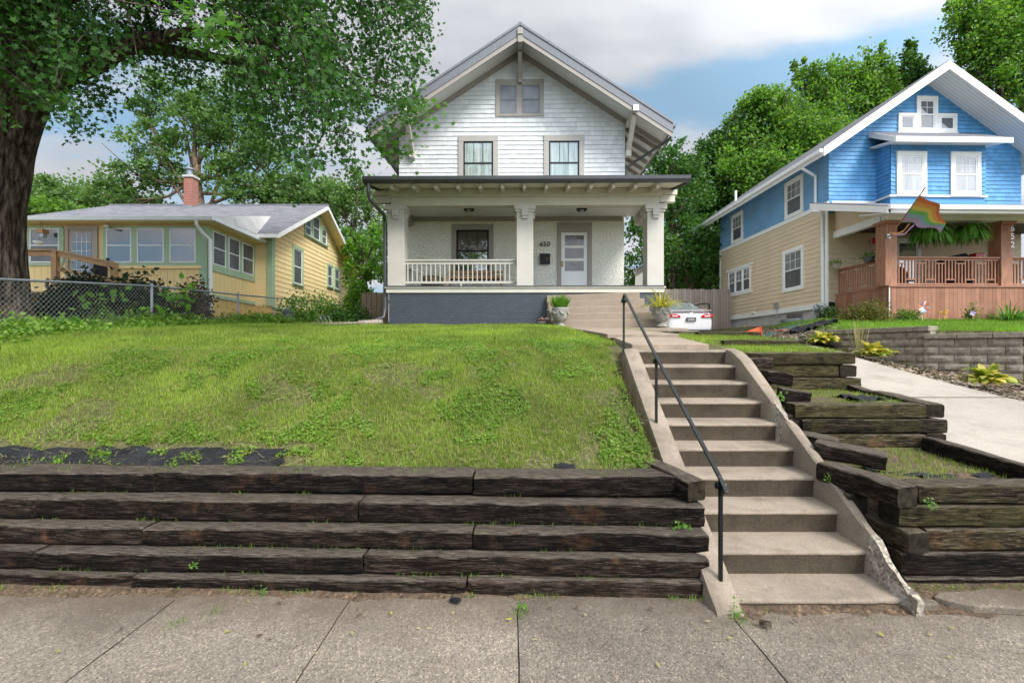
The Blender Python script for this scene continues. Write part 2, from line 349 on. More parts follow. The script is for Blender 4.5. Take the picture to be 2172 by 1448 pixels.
M['soil'] = concmat('soil', (.11,.078,.052), .8, .6, 6, agg=60, dark=(.03,.022,.015))
M['lawn_soil'] = concmat('lawn thatch and soil', (.10,.10,.042), .8, .6, 5, agg=90, dark=(.05,.04,.022))
M['gravel'] = concmat('gravel', (.26,.20,.16), 1.0, .4, 3, agg=28)
M['timber'] = timbermat('weathered timber'); M['timber_moss'] = timbermat('mossy timber', .55, ((.008,.006,.004),(.028,.022,.013),(.085,.07,.045)))
M['timber_moss2'] = timbermat('greener timber', .95, ((.010,.008,.004),(.038,.033,.017),(.105,.09,.052)))
M['endgrain'] = paint('timber end grain', (.024,.02,.013), .9, .7, 14, .6, spec=.1)
M['black_iron'] = paint('black iron', (.015,.016,.018), .3, .3, bmp=.1, metal=.4)
M['yellow'] = paint('yellow paint', (.90,.69,.34), .6, .07, bmp=.04); 
M['yellow_lap'] = brickmat('yellow lap siding', (.92,.73,.39), (.89,.69,.35), (.55,.36,.10), 2.3, .18, .002, .2, var=.1, nscale=2, extra=(5, (.50,.30,.10), .70))
M['yellow_plank'] = brickmat('yellow vertical panel', (.90,.69,.34), (.88,.67,.32), (.42,.27,.07), .2, 30, .004, .3, var=.1, nscale=2, extra=(5, (.55,.36,.12), .72), offset=0)
M['yellow_rough'] = paint('yellow painted block', (.66,.44,.14), .9, .2, 8, .8, fine=22)
M['green'] = paint('sage green trim', (.37,.50,.33), .6, .08, bmp=.04)
M['taupe'] = paint('taupe door', (.38,.32,.27), .55, .05)
M['blue_sh'] = brickmat('blue painted shingles', (.085,.32,.62), (.065,.26,.54), (.02,.08,.20), .16, .145, .005, .7, var=.25, nscale=5)
M['blue_lap'] = paint('blue lap siding', (.17,.36,.58), .55, .12, 1.2, .05)
M['tan_lap'] = paint('tan lap siding', (.66,.54,.38), .55, .06, 1.0, .04)
M['tan_dark'] = paint('tan porch siding', (.56,.45,.31), .6, .06, 1.0, .04)
M['cedar'] = brickmat('cedar boards', (.42,.20,.12), (.28,.12,.07), (.05,.02,.012), .14, 30, .004, .4, var=.35, nscale=3, offset=0)
M['cedar_p'] = paint('cedar stained wood', (.33,.15,.085), .6, .35, 3, .2, stretch=(6,6,1))
M['deckwood'] = paint('pressure treated wood', (.42,.24,.11), .6, .3, 3, .2, stretch=(2,2,6))
M['cedar_fence'] = brickmat('weathered fence boards', (.34,.25,.17), (.24,.17,.11), (.03,.02,.015), .14, 30, .006, .6, var=.35, nscale=3, offset=0)
M['fence_light'] = brickmat('pale fence boards', (.46,.39,.33), (.36,.29,.24), (.07,.05,.04), .14, 30, .006, .6, var=.3, nscale=2, offset=0)
M['galv'] = paint('galvanised steel', (.27,.30,.33), .4, .15, bmp=.05, metal=.6)
M['chain'] = paint('chain link wire', (.36,.38,.39), .5, .1, bmp=0, metal=.3)
M['alum'] = paint('aluminium', (.45,.46,.47), .35, .1, bmp=0, metal=.7)
M['car_white'] = paint('white car paint', (.62,.62,.63), .18, .01, bmp=0)
M['rubber'] = paint('tyre rubber', (.02,.02,.02), .8, .2); M['red_lens'] = paint('red lens', (.45,.01,.015), .12, .1, bmp=0)
M['chrome'] = paint('chrome', (.7,.7,.72), .12, .02, bmp=0, metal=1); M['brass'] = paint('brass', (.7,.5,.15), .25, .05, bmp=0, metal=1)
M['fabric'] = paint('black landscape fabric', (.014,.0145,.017), .8, .6, 6, 1.0, fine=14, spec=.25)
M['bark'] = None
def barkmat(name, a, b_, c):
    m, t, b, o = new_mat(name); v = coords(t, (7, 7, .9)); f = tnoise(t, v, 2.3, 8, .68)
    t.links.new(ramp(t, f, [(.40, a), (.5, b_), (.62, c)]), b.inputs['Base Color']); b.inputs['Roughness'].default_value = .95
    bump(t, b, f, 1.0, .16); b.inputs['Specular IOR Level'].default_value = .15; return m
M['bark'] = barkmat('maple bark', (.02,.014,.010), (.095,.068,.05), (.24,.19,.15))
M['bark_pale'] = barkmat('pale bark', (.10,.06,.04), (.24,.16,.11), (.36,.26,.19))
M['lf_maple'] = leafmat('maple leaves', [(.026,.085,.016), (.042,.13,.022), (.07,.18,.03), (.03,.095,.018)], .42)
M['lf_maple2'] = leafmat('brighter green maple leaves', [(.06,.17,.025), (.09,.22,.035), (.13,.27,.045)], .5)  # brighter green leaf colour than the rest of the maple crown
M['lf_oak'] = leafmat('oak leaves', [(.075,.15,.045), (.11,.21,.06), (.15,.26,.08)], .45, nscale=.25)
M['lf_mid'] = leafmat('locust leaves', [(.06,.16,.028), (.10,.225,.036), (.155,.30,.05), (.22,.36,.065)], .5, nscale=.3)
M['lf_dark'] = leafmat('dark leaves', [(.03,.095,.018), (.055,.145,.025), (.09,.20,.035)], .4, nscale=.4)
M['lf_bright'] = leafmat('bright leaves', [(.09,.22,.03), (.13,.30,.035), (.18,.35,.05)], .5)
M['lf_yew'] = leafmat('yew needles', [(.010,.022,.008), (.018,.038,.012), (.055,.052,.02)], .2)
M['lf_dead'] = leafmat('dead leaves', [(.05,.03,.02), (.10,.06,.04), (.16,.10,.07)], .2)
M['lf_hosta'] = leafmat('variegated hosta', [(.10,.20,.03), (.30,.36,.05), (.50,.44,.08), (.62,.48,.12)], .35)
M['lf_fern'] = leafmat('fern', [(.07,.20,.03), (.11,.28,.045), (.16,.36,.07)], .4)
M['lf_spirea'] = leafmat('spirea', [(.05,.10,.02), (.10,.16,.03), (.22,.17,.04), (.15,.10,.04)], .35)
M['grass'] = leafmat('mown grass', [(.16,.26,.032), (.22,.335,.042), (.29,.41,.055), (.38,.44,.12)], .4, nscale=.9, patch=(1.5, (.21,.18,.07), .60), cv=.55)
M['grass_up'] = leafmat('bright turf', [(.13,.26,.03), (.18,.34,.04), (.24,.40,.06)], .45, nscale=.8)
M['clover'] = leafmat('clover', [(.10,.20,.025), (.15,.28,.035), (.21,.35,.05)], .4, nscale=1.2)
M['clip'] = leafmat('dry clippings', [(.30,.24,.12), (.42,.36,.2), (.24,.26,.1)], .3)

M['shingle_white'] = shinglemat('white painted wood shingle', (.62,.645,.65), .10, (.42,.44,.42), .28)
M['blue_sh'] = shinglemat('blue painted wood shingle', (.08,.29,.57), .16, (.20,.36,.5), .5)
def walk_dirt():
    m = M['conc_walk']; t = m.node_tree; b = next(n for n in t.nodes if n.type == 'BSDF_PRINCIPLED'); src = b.inputs['Base Color'].links[0].from_socket
    v = coords(t); s = t.nodes.new('ShaderNodeSeparateXYZ'); t.links.new(v, s.inputs[0])
    a = t.nodes.new('ShaderNodeMath'); a.operation = 'MULTIPLY_ADD'; t.links.new(tnoise(t, v, 2.2, 8, .7), a.inputs[0]); a.inputs[1].default_value = 1.3; t.links.new(s.outputs[1], a.inputs[2])
    k = t.nodes.new('ShaderNodeMapRange'); k.inputs['From Min'].default_value = 3.15; k.inputs['From Max'].default_value = 3.75; t.links.new(a.outputs[0], k.inputs['Value'])
    col = mixc(t, ramp(t, k.outputs[0], [(0, (0,0,0)), (1, (.75,.75,.75))]), src, (.10,.075,.055))
    g = t.nodes.new('ShaderNodeNewGeometry'); col = mixc(t, 1.0, col, ramp(t, g.outputs['Random Per Island'], [(0, (.84,.83,.82)), (1, (1.08,1.07,1.05))]), 'MULTIPLY')
    col = mixc(t, ramp(t, tnoise(t, coords(t, (.8, 1.5, 1)), 1.3, 7, .7), [(.54, (0,0,0)), (.68, (.5,.5,.5))]), col, (.115,.09,.068))
    t.links.new(col, b.inputs['Base Color'])
walk_dirt()
# ---------------------------------------------------------------- ground
def interp(x, pts):
    xs = [p[0] for p in pts]; ys = [p[1] for p in pts]
    return float(np.interp(x, xs, ys))
LAWN = [(3.3,-.05),(3.5,.25),(3.75,.61),(3.83,.665),(4.5,1.05),(5.0,1.30),(5.6,1.555),(6.3,1.73),(8,1.93),(10,2.11),(13,2.33),(18,2.48),(26,2.8),(60,4.5),(400,8)]
DRIVE = [(0,0),(2.6,.02),(3.3,.38),(4.5,.72),(6,.98),(8.5,1.49),(11,1.86),(14,2.02),(18,2.12),(22,2.45),(40,3.4),(400,7)]
def xl_drive(y): return interp(y, [(3,4.25),(4.5,4.40),(6,4.62),(7.5,4.85),(9,4.95),(12,4.7),(15,4.7),(18,5.0),(24,5.2)])
def xr_drive(y): return interp(y, [(3,7.2),(5.5,6.72),(7,6.5),(8.5,6.46),(10,6.7),(12,7.25),(15,8.2),(18,8.6),(24,8.8)])
WALLTOP = [(7.0,9.6),(7.7,8.67),(8.6,7.91),(11,7.15)]
def wall_y(x): return interp(x, [(7.15,11),(7.91,8.6),(8.67,7.7),(9.6,6.9),(12,5.5),(20,2)])
def zdrive(y): return interp(y, DRIVE)
def ground(x, y):
    if y < 3.12: return zdrive(y)-.05 if (y > 2.5 and 4.1 < x < 7.4) else -.04
    bmp = .035*mnoise.noise(Vector((x*.8, y*.8, 3)))+.02*mnoise.noise(Vector((x*2.7, y*2.7, 9)))
    lawn = interp(y+(.03*x*max(0, min(1, (5.5-y)/1.5)) if x < 1.2 else 0), LAWN)
    if y > 3.8: lawn += bmp+interp(x, [(-12,.14),(-4,.0)])*interp(y, [(5,0),(8,1),(14,1),(20,.4)])
    if x < 1.22: return lawn
    if x < 2.82:
        if y < 5.62: return min(lawn, CAMZ-(5.61-y)*.588-.32) if y > 3.0 else -.04
        if x < 2.6 or y > 12: return interp(y, [(5.62,1.6),(6.9,1.78),(13,2.27),(18,2.4),(60,4.5),(400,8)])
        return interp(y, [(5.62,1.63),(6.9,1.81),(13,2.29),(18,2.4),(60,4.5),(400,8)])
    dl, dr = xl_drive(y), xr_drive(y)
    if x <= dl-.12:
        if y < 12.5:
            t = -.04 if y < 3.3 else interp(y, [(3.3,.1),(3.45,.60),(4.58,.635),(4.67,.9),(4.78,1.05),(6.03,1.10),(6.14,1.4),(6.24,1.61),(7.4,1.70),(7.6,1.80),(9,1.92),(12.5,2.04)])
            if x > dl-.35 and y > 7.7: t = t*.4+.6*(zdrive(y)+.02)
            return t+bmp*.6
        k = min(1, max(0, (y-12.5)/4)); return (1-k)*2.04+k*interp(y, [(13,2.12),(18,2.3),(60,4.5),(400,8)])-.03
    if x < dr+.02: return zdrive(y)-.05
    # right of the driveway : gravel strip then raised lawn
    wy = wall_y(x)
    up = interp(y, [(7,1.90),(9,2.02),(11,2.13),(14.2,2.58),(18,2.62),(30,2.9),(60,4.5),(400,8)])+bmp*.5
    if y < 11:
        if y > wy+.12: return min(up, 2.02+ (y-wy)*.14) if x > 7.95 else min(up, 2.02+(y-wy)*.2)
        t = min(1, max(0, (x-dr)/max(.3, 1.1)))
        return zdrive(y)-.02-.20*t+bmp
    k = min(1, max(0, (x-dr)/1.6)); return (1-k)*zdrive(y)+k*up
def glines(a): 
    o = []
    for lo, hi, st in a:
        v = lo
        while v < hi-1e-6: o.append(v); v += st
    o.append(a[-1][1]); return o
gx = glines([(-400,-60,40),(-60,-14,3),(-14,-8,.6),(-8,10.2,.12),(10.2,20,.6),(20,60,4),(60,400,40)])
gy = glines([(-60,-4,8),(-4,2.9,.7),(2.9,12,.1),(12,20,.4),(20,60,2.5),(60,400,40)])
gv = [(x, y, ground(x, y)) for y in gy for x in gx]; nx = len(gx)
gf = [(j*nx+i, j*nx+i+1, (j+1)*nx+i+1, (j+1)*nx+i) for j in range(len(gy)-1) for i in range(nx-1)]
mb = MB(); mb.add(gv, gf); go = mb.build('ground', M['lawn_soil'], smooth=True, kind='structure', recalc=False)

# sidewalk : slabs with real joints
sw = MB(); st = 2.95
joints = [-14,-11.4,-8.8,-6.2]+[X(-420,2.9),X(-60,3.0),X(375,3.0),X(742,3.0),X(1100,3.0),X(1527,3.0)]
xsj = [-16,-13.2,-10.7,-8.2,-6.4,-4.35,-2.21,-1.07,.035,1.36,4.2,6.6,9.0,12]
def swl(y): return 3.11
for a, b_ in zip(xsj[:-1], xsj[1:]):
    for y0, y1 in ((-1.6, .35), (.362, 2.86 if a > 1.3 else 3.13)):
        nxx = max(2, int((b_-a)/.25)); nyy = 26
        vs = []
        for j in range(nyy+1):
            for i in range(nxx+1):
                x = a+.0035+(b_-a-.007)*i/nxx; y = y0+(y1-y0)*j/nyy
                z = 0.012*mnoise.noise(Vector((x*.7, y*.7, 1)))
                if i in (0, nxx) or j in (0, nyy): z -= .005
                if i in (0, nxx): x += .008*mnoise.noise(Vector((a if i == 0 else b_, y*7, 3.0)))+(.006 if i == 0 else -.006)*max(0, mnoise.noise(Vector((y*17, a, 4))))
                if a > 1.3 and j == nyy: y += .05*mnoise.noise(Vector((x*3, 2, 2)))
                vs.append((x, y, z))
        b0 = len(vs); w = nxx+1
        fs = [(j*w+i, j*w+i+1, (j+1)*w+i+1, (j+1)*w+i) for j in range(nyy) for i in range(nxx)]
        sw.add(vs, fs)
sw.build('sidewalk', M['conc_walk'], kind='structure', recalc=False)
jf = MB(); jf.quad((-16,-1.6,-.024),(12,-1.6,-.024),(12,2.84,-.024),(-16,2.84,-.024)); jf.build('sidewalk_joint', M['soil'], kind='structure', recalc=False)
# soil band in front of the stairs and joint filling
so_ = MB(); vs = []; n = 90
for i in range(n+1):
    x = 1.3+5*i/n
    for j in range(5):
        y = 2.79+.10*j+(.05*mnoise.noise(Vector((x*2.6, 5, 1)))-.03 if j == 0 else 0); vs.append((x, y, [-.012,.006,.018,.03,.035][j]+.014*mnoise.noise(Vector((x*6, y*6, 1)))))
so_.add(vs, [(i*5+j, (i+1)*5+j, (i+1)*5+j+1, i*5+j+1) for i in range(n) for j in range(4)])
so_.build('soil_path', M['soil'], kind='structure', smooth=True, recalc=False)
mb = MB(); vs = []; n = 200
for i in range(n+1):
    x = -9+10.4*i/n
    for j in range(4):
        y = 3.0+.05*j+(.03*mnoise.noise(Vector((x*3, 5, 1)))-.02 if j == 0 else 0); vs.append((x, y, [-.010,.006,.018,.02][j]+.012*mnoise.noise(Vector((x*9, y*9, 1)))))
mb.add(vs, [(i*4+j, (i+1)*4+j, (i+1)*4+j+1, i*4+j+1) for i in range(n) for j in range(3)])
mb.build('soil_edge', M['soil'], kind='structure', smooth=True, recalc=False)
mb = MB()
for cx_, cy_, rx, ry, s_ in ((3.15,2.93,.42,.13,1),(3.85,2.98,.34,.12,2),(2.62,2.9,.1,.05,3)):
    rnd = random.Random(s_); k = 13
    mb.slab([(cx_+rx*math.cos(6.283*i/k)*rnd.uniform(.75,1.1), cy_+ry*math.sin(6.283*i/k)*rnd.uniform(.75,1.1), .045) for i in range(k)], .05)
mb.build('old_paving', M['conc_walk'], kind='structure', bevel=.008)
# driveway
mb = MB(); vs = []; ys = glines([(2.6,20,.3),(20,26,1)])
for y in ys:
    a, b_ = xl_drive(y)-.14, xr_drive(y)
    for i in range(9): vs.append((a+(b_-a)*i/8, y, zdrive(y)+.004*mnoise.noise(Vector((i, y, 0)))))
mb.add(vs, [(j*9+i, j*9+i+1, (j+1)*9+i+1, (j+1)*9+i) for j in range(len(ys)-1) for i in range(8)])
mb.build('driveway', M['conc_drive'], kind='structure', smooth=True, recalc=False)
mb = MB()
for yj in (6.1, 9.4, 12.6): mb.box(xl_drive(yj), xr_drive(yj), yj-.006, yj+.006, zdrive(yj)-.02, zdrive(yj)+.009)
mb.build('driveway_joint', M['soil'], kind='structure')
# walkway slabs to the porch
def slabtop(name, x0, x1, y0, y1, z0, z1, t):
    mb = MB(); nx_, ny_ = 14, 10; vs = []
    for lay in (0, 1):
        for j in range(ny_+1):
            for i in range(nx_+1):
                x = x0+(x1-x0)*i/nx_; y = y0+(y1-y0)*j/ny_; z = z0+(z1-z0)*j/ny_-lay*t
                if j == 0: y += .018*mnoise.noise(Vector((x*6, lay*4, 2)))
                if i in (0, nx_): x += .015*mnoise.noise(Vector((y*6, lay*4, 2)))
                vs.append((x, y, z))
    w = nx_+1; o = w*(ny_+1); fs = []
    for j in range(ny_):
        for i in range(nx_): a = j*w+i; fs += [(a, a+1, a+w+1, a+w), (o+a+w, o+a+w+1, o+a+1, o+a)]
    for i in range(nx_): fs += [(i+1, i, o+i, o+i+1), (ny_*w+i, ny_*w+i+1, o+ny_*w+i+1, o+ny_*w+i)]
    for j in range(ny_): fs += [(j*w, (j+1)*w, o+(j+1)*w, o+j*w), ((j+1)*w+nx_, j*w+nx_, o+j*w+nx_, o+(j+1)*w+nx_)]
    mb.add(vs, fs); return mb.build(name, M['conc_porch'], kind='structure', bevel=.012)
slabtop('walkway_slab', 1.52, 2.50, 5.78, 6.86, 1.715, 1.835, .085)
slabtop('walkway_slab', 1.45, 2.55, 6.94, 9.4, 1.885, 2.06, .07)
slabtop('walkway_slab', 1.42, 2.55, 9.42, 11.2, 2.065, 2.17, .07)
slabtop('walkway_slab', 1.30, 4.35, 11.22, 12.6, 2.17, 2.26, .08)

# ---------------------------------------------------------------- street stairs
T_, RS = .30, .1765
def DK(k): return 5.61-.30*k
def ZK(k): return CAMZ-RS*k
def sxl(y): return 1.44+(y-2.9)*.04
def sxr(y): return 2.47+(y-2.9)*.055
stairs = thing('concrete_stairs', 'worn concrete stairs of ten steps climbing the bank to the walkway', 'stairs', (2.0, 2.9, 0))
for k in range(10):
    y0 = DK(k); zt = ZK(k); zb = ZK(k+1) if k < 9 else -.03
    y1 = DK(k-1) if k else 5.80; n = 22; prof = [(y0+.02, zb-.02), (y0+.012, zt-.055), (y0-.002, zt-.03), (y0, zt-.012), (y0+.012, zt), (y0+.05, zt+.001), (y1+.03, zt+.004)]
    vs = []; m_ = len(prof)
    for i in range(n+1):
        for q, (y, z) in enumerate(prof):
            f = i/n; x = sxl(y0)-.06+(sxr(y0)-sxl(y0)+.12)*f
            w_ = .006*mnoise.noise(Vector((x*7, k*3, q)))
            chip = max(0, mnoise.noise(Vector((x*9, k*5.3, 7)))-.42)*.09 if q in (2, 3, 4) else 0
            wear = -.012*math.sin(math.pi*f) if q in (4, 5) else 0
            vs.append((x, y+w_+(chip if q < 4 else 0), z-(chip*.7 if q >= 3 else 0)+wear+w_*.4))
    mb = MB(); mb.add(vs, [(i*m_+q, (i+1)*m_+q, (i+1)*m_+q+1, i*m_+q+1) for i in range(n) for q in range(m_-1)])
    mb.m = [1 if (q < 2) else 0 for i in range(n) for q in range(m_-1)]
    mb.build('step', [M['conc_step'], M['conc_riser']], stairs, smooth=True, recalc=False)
def cheek(xi, xo, ins, zadd, y_end, name, crumble):
    ys = list(np.arange(2.80, 5.7, .045)); vs = []; fs = []
    for y in ys:
        zt = CAMZ-(5.61-y)*.588+zadd
        if y > 5.25: zt = min(zt, CAMZ+.02-(5.7-y)**2*.55 if zadd > .05 else zt)
        zt = min(zt, CAMZ+.02)
        a, b_ = xi(y), xo(y)
        cr_ = crumble(y); nz = lambda q: mnoise.noise(Vector((y*(9 if cr_ > .1 else 4), q*3.1, 5)))*(.0025+cr_*.05)
        zt -= cr_*.06; zt = max(zt, .02)
        s_ = 1 if b_ > a else -1
        ring = [(a, y, -.1 if y < 3.2 else zt-.55), (a+nz(1), y, zt-.12), (a+s_*(.012+cr_*.03)+nz(2), y, zt-.015-cr_*.02), (a*.7+b_*.3, y+nz(3), zt+nz(4)),
                (a*.3+b_*.7+nz(5), y, zt+nz(6)), (b_-s_*(.012+cr_*.04)+nz(7), y, zt-.015-cr_*.05), (b_+nz(8), y, zt-.12), (b_, y, -.1 if y < 3.2 else zt-.55)]
        vs += ring
    k = len(ys)
    fs = [(i*8+q, (i+1)*8+q, (i+1)*8+q+1, i*8+q+1) for i in range(k-1) for q in range(7)]+[tuple(range(7, -1, -1)), tuple((k-1)*8+q for q in range(8))]
    mb = MB(); mb.add(vs, fs)
    mids = [ys[i] for i in range(k-1) for q in range(7)]+[2.8, 5.6]
    mb.m = [1 if crumble(y) > .3 else 0 for y in mids]
    o = mb.build(name, [M['conc_step'], M['conc_white']], stairs, smooth=True); es = o.modifiers.new('edge', 'EDGE_SPLIT'); es.split_angle = R(30); return o
def crR(y): return max(math.exp(-((y-2.95)/.22)**2), .75*math.exp(-((y-4.40)/.10)**2))
cheek(lambda y: sxr(y)+.01, lambda y: sxr(y)+interp(y, [(2.8,.10),(3.75,.11),(4.6,.14),(5.6,.175)]), 0, .13, 0, 'cheek_wall', crR)
cheek(lambda y: sxl(y)+.01, lambda y: sxl(y)-.185, 0, .035, 0, 'cheek_wall', lambda y: .12*math.exp(-((y-2.85)/.1)**2))

# handrail
hr = thing('handrail', 'thin black iron handrail leaning down the left side of the street stairs', 'handrail', (1.38, 2.99, .18))
def zc(y): return CAMZ-(5.61-y)*.588+.03
top_pts = [(1.375, 5.64, 2.26), (1.372, 5.55, 2.32), (1.38, 4.37, 1.585), (1.366, 2.985, .80), (1.367, 2.90, .73)]
mb = MB()
for a, b_ in zip(top_pts[:-1], top_pts[1:]): mb.beam(a, b_, .028, .018)
mb.build('rail', M['black_iron'], hr, bevel=.003)
for x, y, zt in ((1.37,2.99,.78),(1.385,4.37,1.56),(1.375,5.60,2.27)):
    mb = MB(); mb.beam((x, y, zc(y)-.06), (x, y, zt), .022, .022, (0,1,0)); mb.build('post', M['black_iron'], hr)
    mb = MB(); mb.tube([(x-.03, y+.0, zt-.03), (x+.03, y, zt-.03)], .022, 12); mb.beam((x, y, zt-.1), (x, y-.05 if y < 4 else y-.03, zt-.01), .02, .02, (1,0,0)); mb.build('bracket', M['black_iron'], hr)

# ---------------------------------------------------------------- timber walls
def timber(root, a, b_, w, h, mat, name='timber', seed=None, top_level=None, taper=0, cut=0):
    a = Vector(a); b_ = Vector(b_); Lg = (b_-a).length; sd_ = seed if seed is not None else random.random()*100
    n = max(6, int(Lg/.045)); per = []
    r = .014
    hw, hh = w/2, h/2
    sec = [(-hw+r, -hh), (0, -hh), (hw-r, -hh), (hw, -hh+r), (hw, 0), (hw, hh-r), (hw-r, hh), (hw*.4, hh), (-hw*.4, hh), (-hw+r, hh), (-hw, hh-r), (-hw, hh*.4), (-hw, -hh*.4), (-hw, -hh+r)]
    k = len(sec); vs = []
    for i in range(n+1):
        f = i/n; x = -Lg/2+Lg*f; e = min(i, n-i); sh = .93 if e == 0 else (.985 if e == 1 else 1)
        bow = .008*mnoise.noise(Vector((f*2.2, sd_, 0)))
        for q, (y, z) in enumerate(sec):
            v = Vector((x*1.7, q*.0+y*14, z*14))+Vector((sd_*3, sd_, 0))
            dn = .0045*mnoise.noise(v)+.003*mnoise.noise(v*3.1)
            s_ = sh+dn/hh
            vs.append((x+(.006*mnoise.noise(Vector((y*30, z*30, sd_))) if e == 0 else 0)+cut*z*(1 if f > .5 else 0), y*s_, z*s_+bow))
    fs = [(i*k+q, (i+1)*k+q, (i+1)*k+(q+1)%k, i*k+(q+1)%k) for i in range(n) for q in range(k)]
    mi = [0]*len(fs)
    for base, fl in ((0, 1), (n*k, 0)):
        c = len(vs); cx_ = sum(vs[base+q][0] for q in range(k))/k
        vs.append((cx_+(.004 if fl else -.004), 0, 0))
        for q in range(k):
            fs.append((base+q, base+(q+1)%k, c) if fl else (base+(q+1)%k, base+q, c)); mi.append(1)
    me = bpy.data.meshes.new(name); me.from_pydata([tuple(v) for v in vs], [], fs)
    me.polygons.foreach_set('material_index', mi); me.polygons.foreach_set('use_smooth', [True]*len(fs))
    o = link_mesh(me, name, [mat, M['endgrain']], root)
    d = b_-a; yaw = math.atan2(d.y, d.x); pitch = -math.asin(d.z/Lg)
    o.rotation_euler = (0, pitch, yaw); o.location = (a+b_)/2-(OFF[root.name] if root else Vector((0,0,0)))
    if root is None: OFF[o.name] = Vector(o.location)
    sm = o.modifiers.new('edge', 'EDGE_SPLIT'); sm.split_angle = R(48)
    return o
random.seed(4)
wl = thing('timber_retaining_wall', 'dark stacked timber retaining wall along the sidewalk left of the stairs', 'retaining wall', (-2, 3.05, 0))
# course: front distance, bottom z, top z, joint pixels measured on the face
def course(root, D, z0, z1, px, mat, depth=.24, skew=.0):
    for a, b_ in zip(px[:-1], px[1:]):
        xa, xb = X(a, D)+.006, X(b_, D)-.006
        ja = random.uniform(-.008, .008)
        yy = lambda x: D+depth/2+skew*(x-0)+ja
        zz_ = (z0+z1)/2+random.uniform(-.003, .003)
        timber(root, (xa, yy(xa), zz_), (xb, yy(xb), zz_+random.uniform(-.004,.004)), depth, z1-z0-.004, mat)
sk = -.03
course(wl, 3.04, -.045, .093, [-1900,-1150,-420,258,990,1504], M['timber'], .24, sk)
course(wl, 3.095, .095, .226, [-1500,-700,36,767,1504], M['timber'], .24, sk)
course(wl, 3.205, .228, .360, [-1100,-400,283,1004,1502], M['timber'], .24, sk)
course(wl, 3.33, .362, .517, [-1500,-700,42,756,1494], M['timber'], .24, sk)
course(wl, 3.49, .519, .672, [-1100,-420,308,1004,1432], M['timber'], .27, sk)
timber(wl, (X(1478,3.36), 3.36, .60), (1.13, 4.02, .63), .17, .16, M['timber'])
# right hand terraces
wr = thing('timber_retaining_wall', 'lowest tier of stacked timbers facing the sidewalk right of the stairs', 'retaining wall', (3.5, 3.2, 0), group='timber terraces beside the stairs')
def crs(root, y, x0, x1, z0, z1, mat, depth=.2): return timber(root, (x0, y+depth/2, (z0+z1)/2), (x1, y+depth/2+random.uniform(-.01,.01), (z0+z1)/2), depth, z1-z0-.004, mat)
crs(wr, 3.14, 2.72, 4.7, -.04, .07, M['timber']); crs(wr, 3.15, 2.70, 4.7, .075, .235, M['timber'])
crs(wr, 3.17, 2.90, 4.7, .24, .39, M['timber_moss']); timber(wr, (2.80, 3.13, .31), (2.70, 3.9, .33), .17, .15, M['timber_moss'])
crs(wr, 3.19, 2.72, 4.7, .395, .55, M['timber_moss2']); crs(wr, 3.19, 2.86, 4.8, .555, .69, M['timber_moss'])
timber(wr, (2.74, 3.15, .625), (2.60, 3.78, .645), .19, .15, M['timber'])
timber(wr, (2.62, 3.45, .47), (2.66, 4.1, .49), .15, .15, M['timber_moss'])
timber(wr, (4.12, 4.52, .70), (3.98, 3.42, .66), .10, .17, M['timber'])
timber(wr, (4.32, 4.52, .60), (4.15, 3.42, .50), .16, .17, M['timber'])
w2 = thing('timber_retaining_wall', 'middle tier of three mossy stacked timbers right of the stairs', 'retaining wall', (3.6, 4.6, .6), group='timber terraces beside the stairs')
crs(w2, 4.55, 2.95, 4.14, .655, .795, M['timber_moss']); timber(w2, (4.25, 4.56, .73), (4.30, 5.0, .75), .19, .15, M['timber_moss2'])
crs(w2, 4.56, 2.92, 4.37, .80, .945, M['timber_moss']); crs(w2, 4.57, 2.85, 4.16, .95, 1.095, M['timber_moss2'])
timber(w2, (4.27, 4.59, 1.025), (4.42, 5.6, 1.08), .17, .14, M['timber_moss']); timber(w2, (4.42, 5.5, 1.03), (4.50, 6.1, 1.12), .14, .16, M['timber'])
timber(w2, (2.85, 4.6, .90), (2.82, 5.1, .92), .15, .16, M['timber'])
w3 = thing('timber_retaining_wall', 'upper tier of three mossy stacked timbers right of the stairs', 'retaining wall', (3.7, 6.0, 1.1), group='timber terraces beside the stairs')
crs(w3, 6.0, 3.42, 4.60, 1.115, 1.275, M['timber_moss2']); crs(w3, 5.99, 3.42, 4.30, 1.28, 1.44, M['timber_moss2'])
timber(w3, (4.42, 5.98, 1.36), (4.46, 6.5, 1.37), .22, .155, M['timber_moss']); crs(w3, 5.96, 3.06, 4.50, 1.445, 1.605, M['timber_moss2'])
crs(w3, 5.98, 3.0, 3.42, 1.30, 1.43, M['timber_moss'])
w4 = thing('timber_retaining_wall', 'pair of short mossy timbers stepping up behind the terraces by the driveway', 'retaining wall', (4.3, 7.5, 1.6), group='timber terraces beside the stairs')
crs(w4, 7.4, 3.45, 4.66, 1.64, 1.80, M['timber_moss2'], .2); timber(w4, (4.72,7.45,1.72), (4.85,8.3,1.78), .19, .16, M['timber_moss2'])
crs(w4, 8.9, 3.65, 4.87, 1.84, 2.00, M['timber_moss2'], .2)
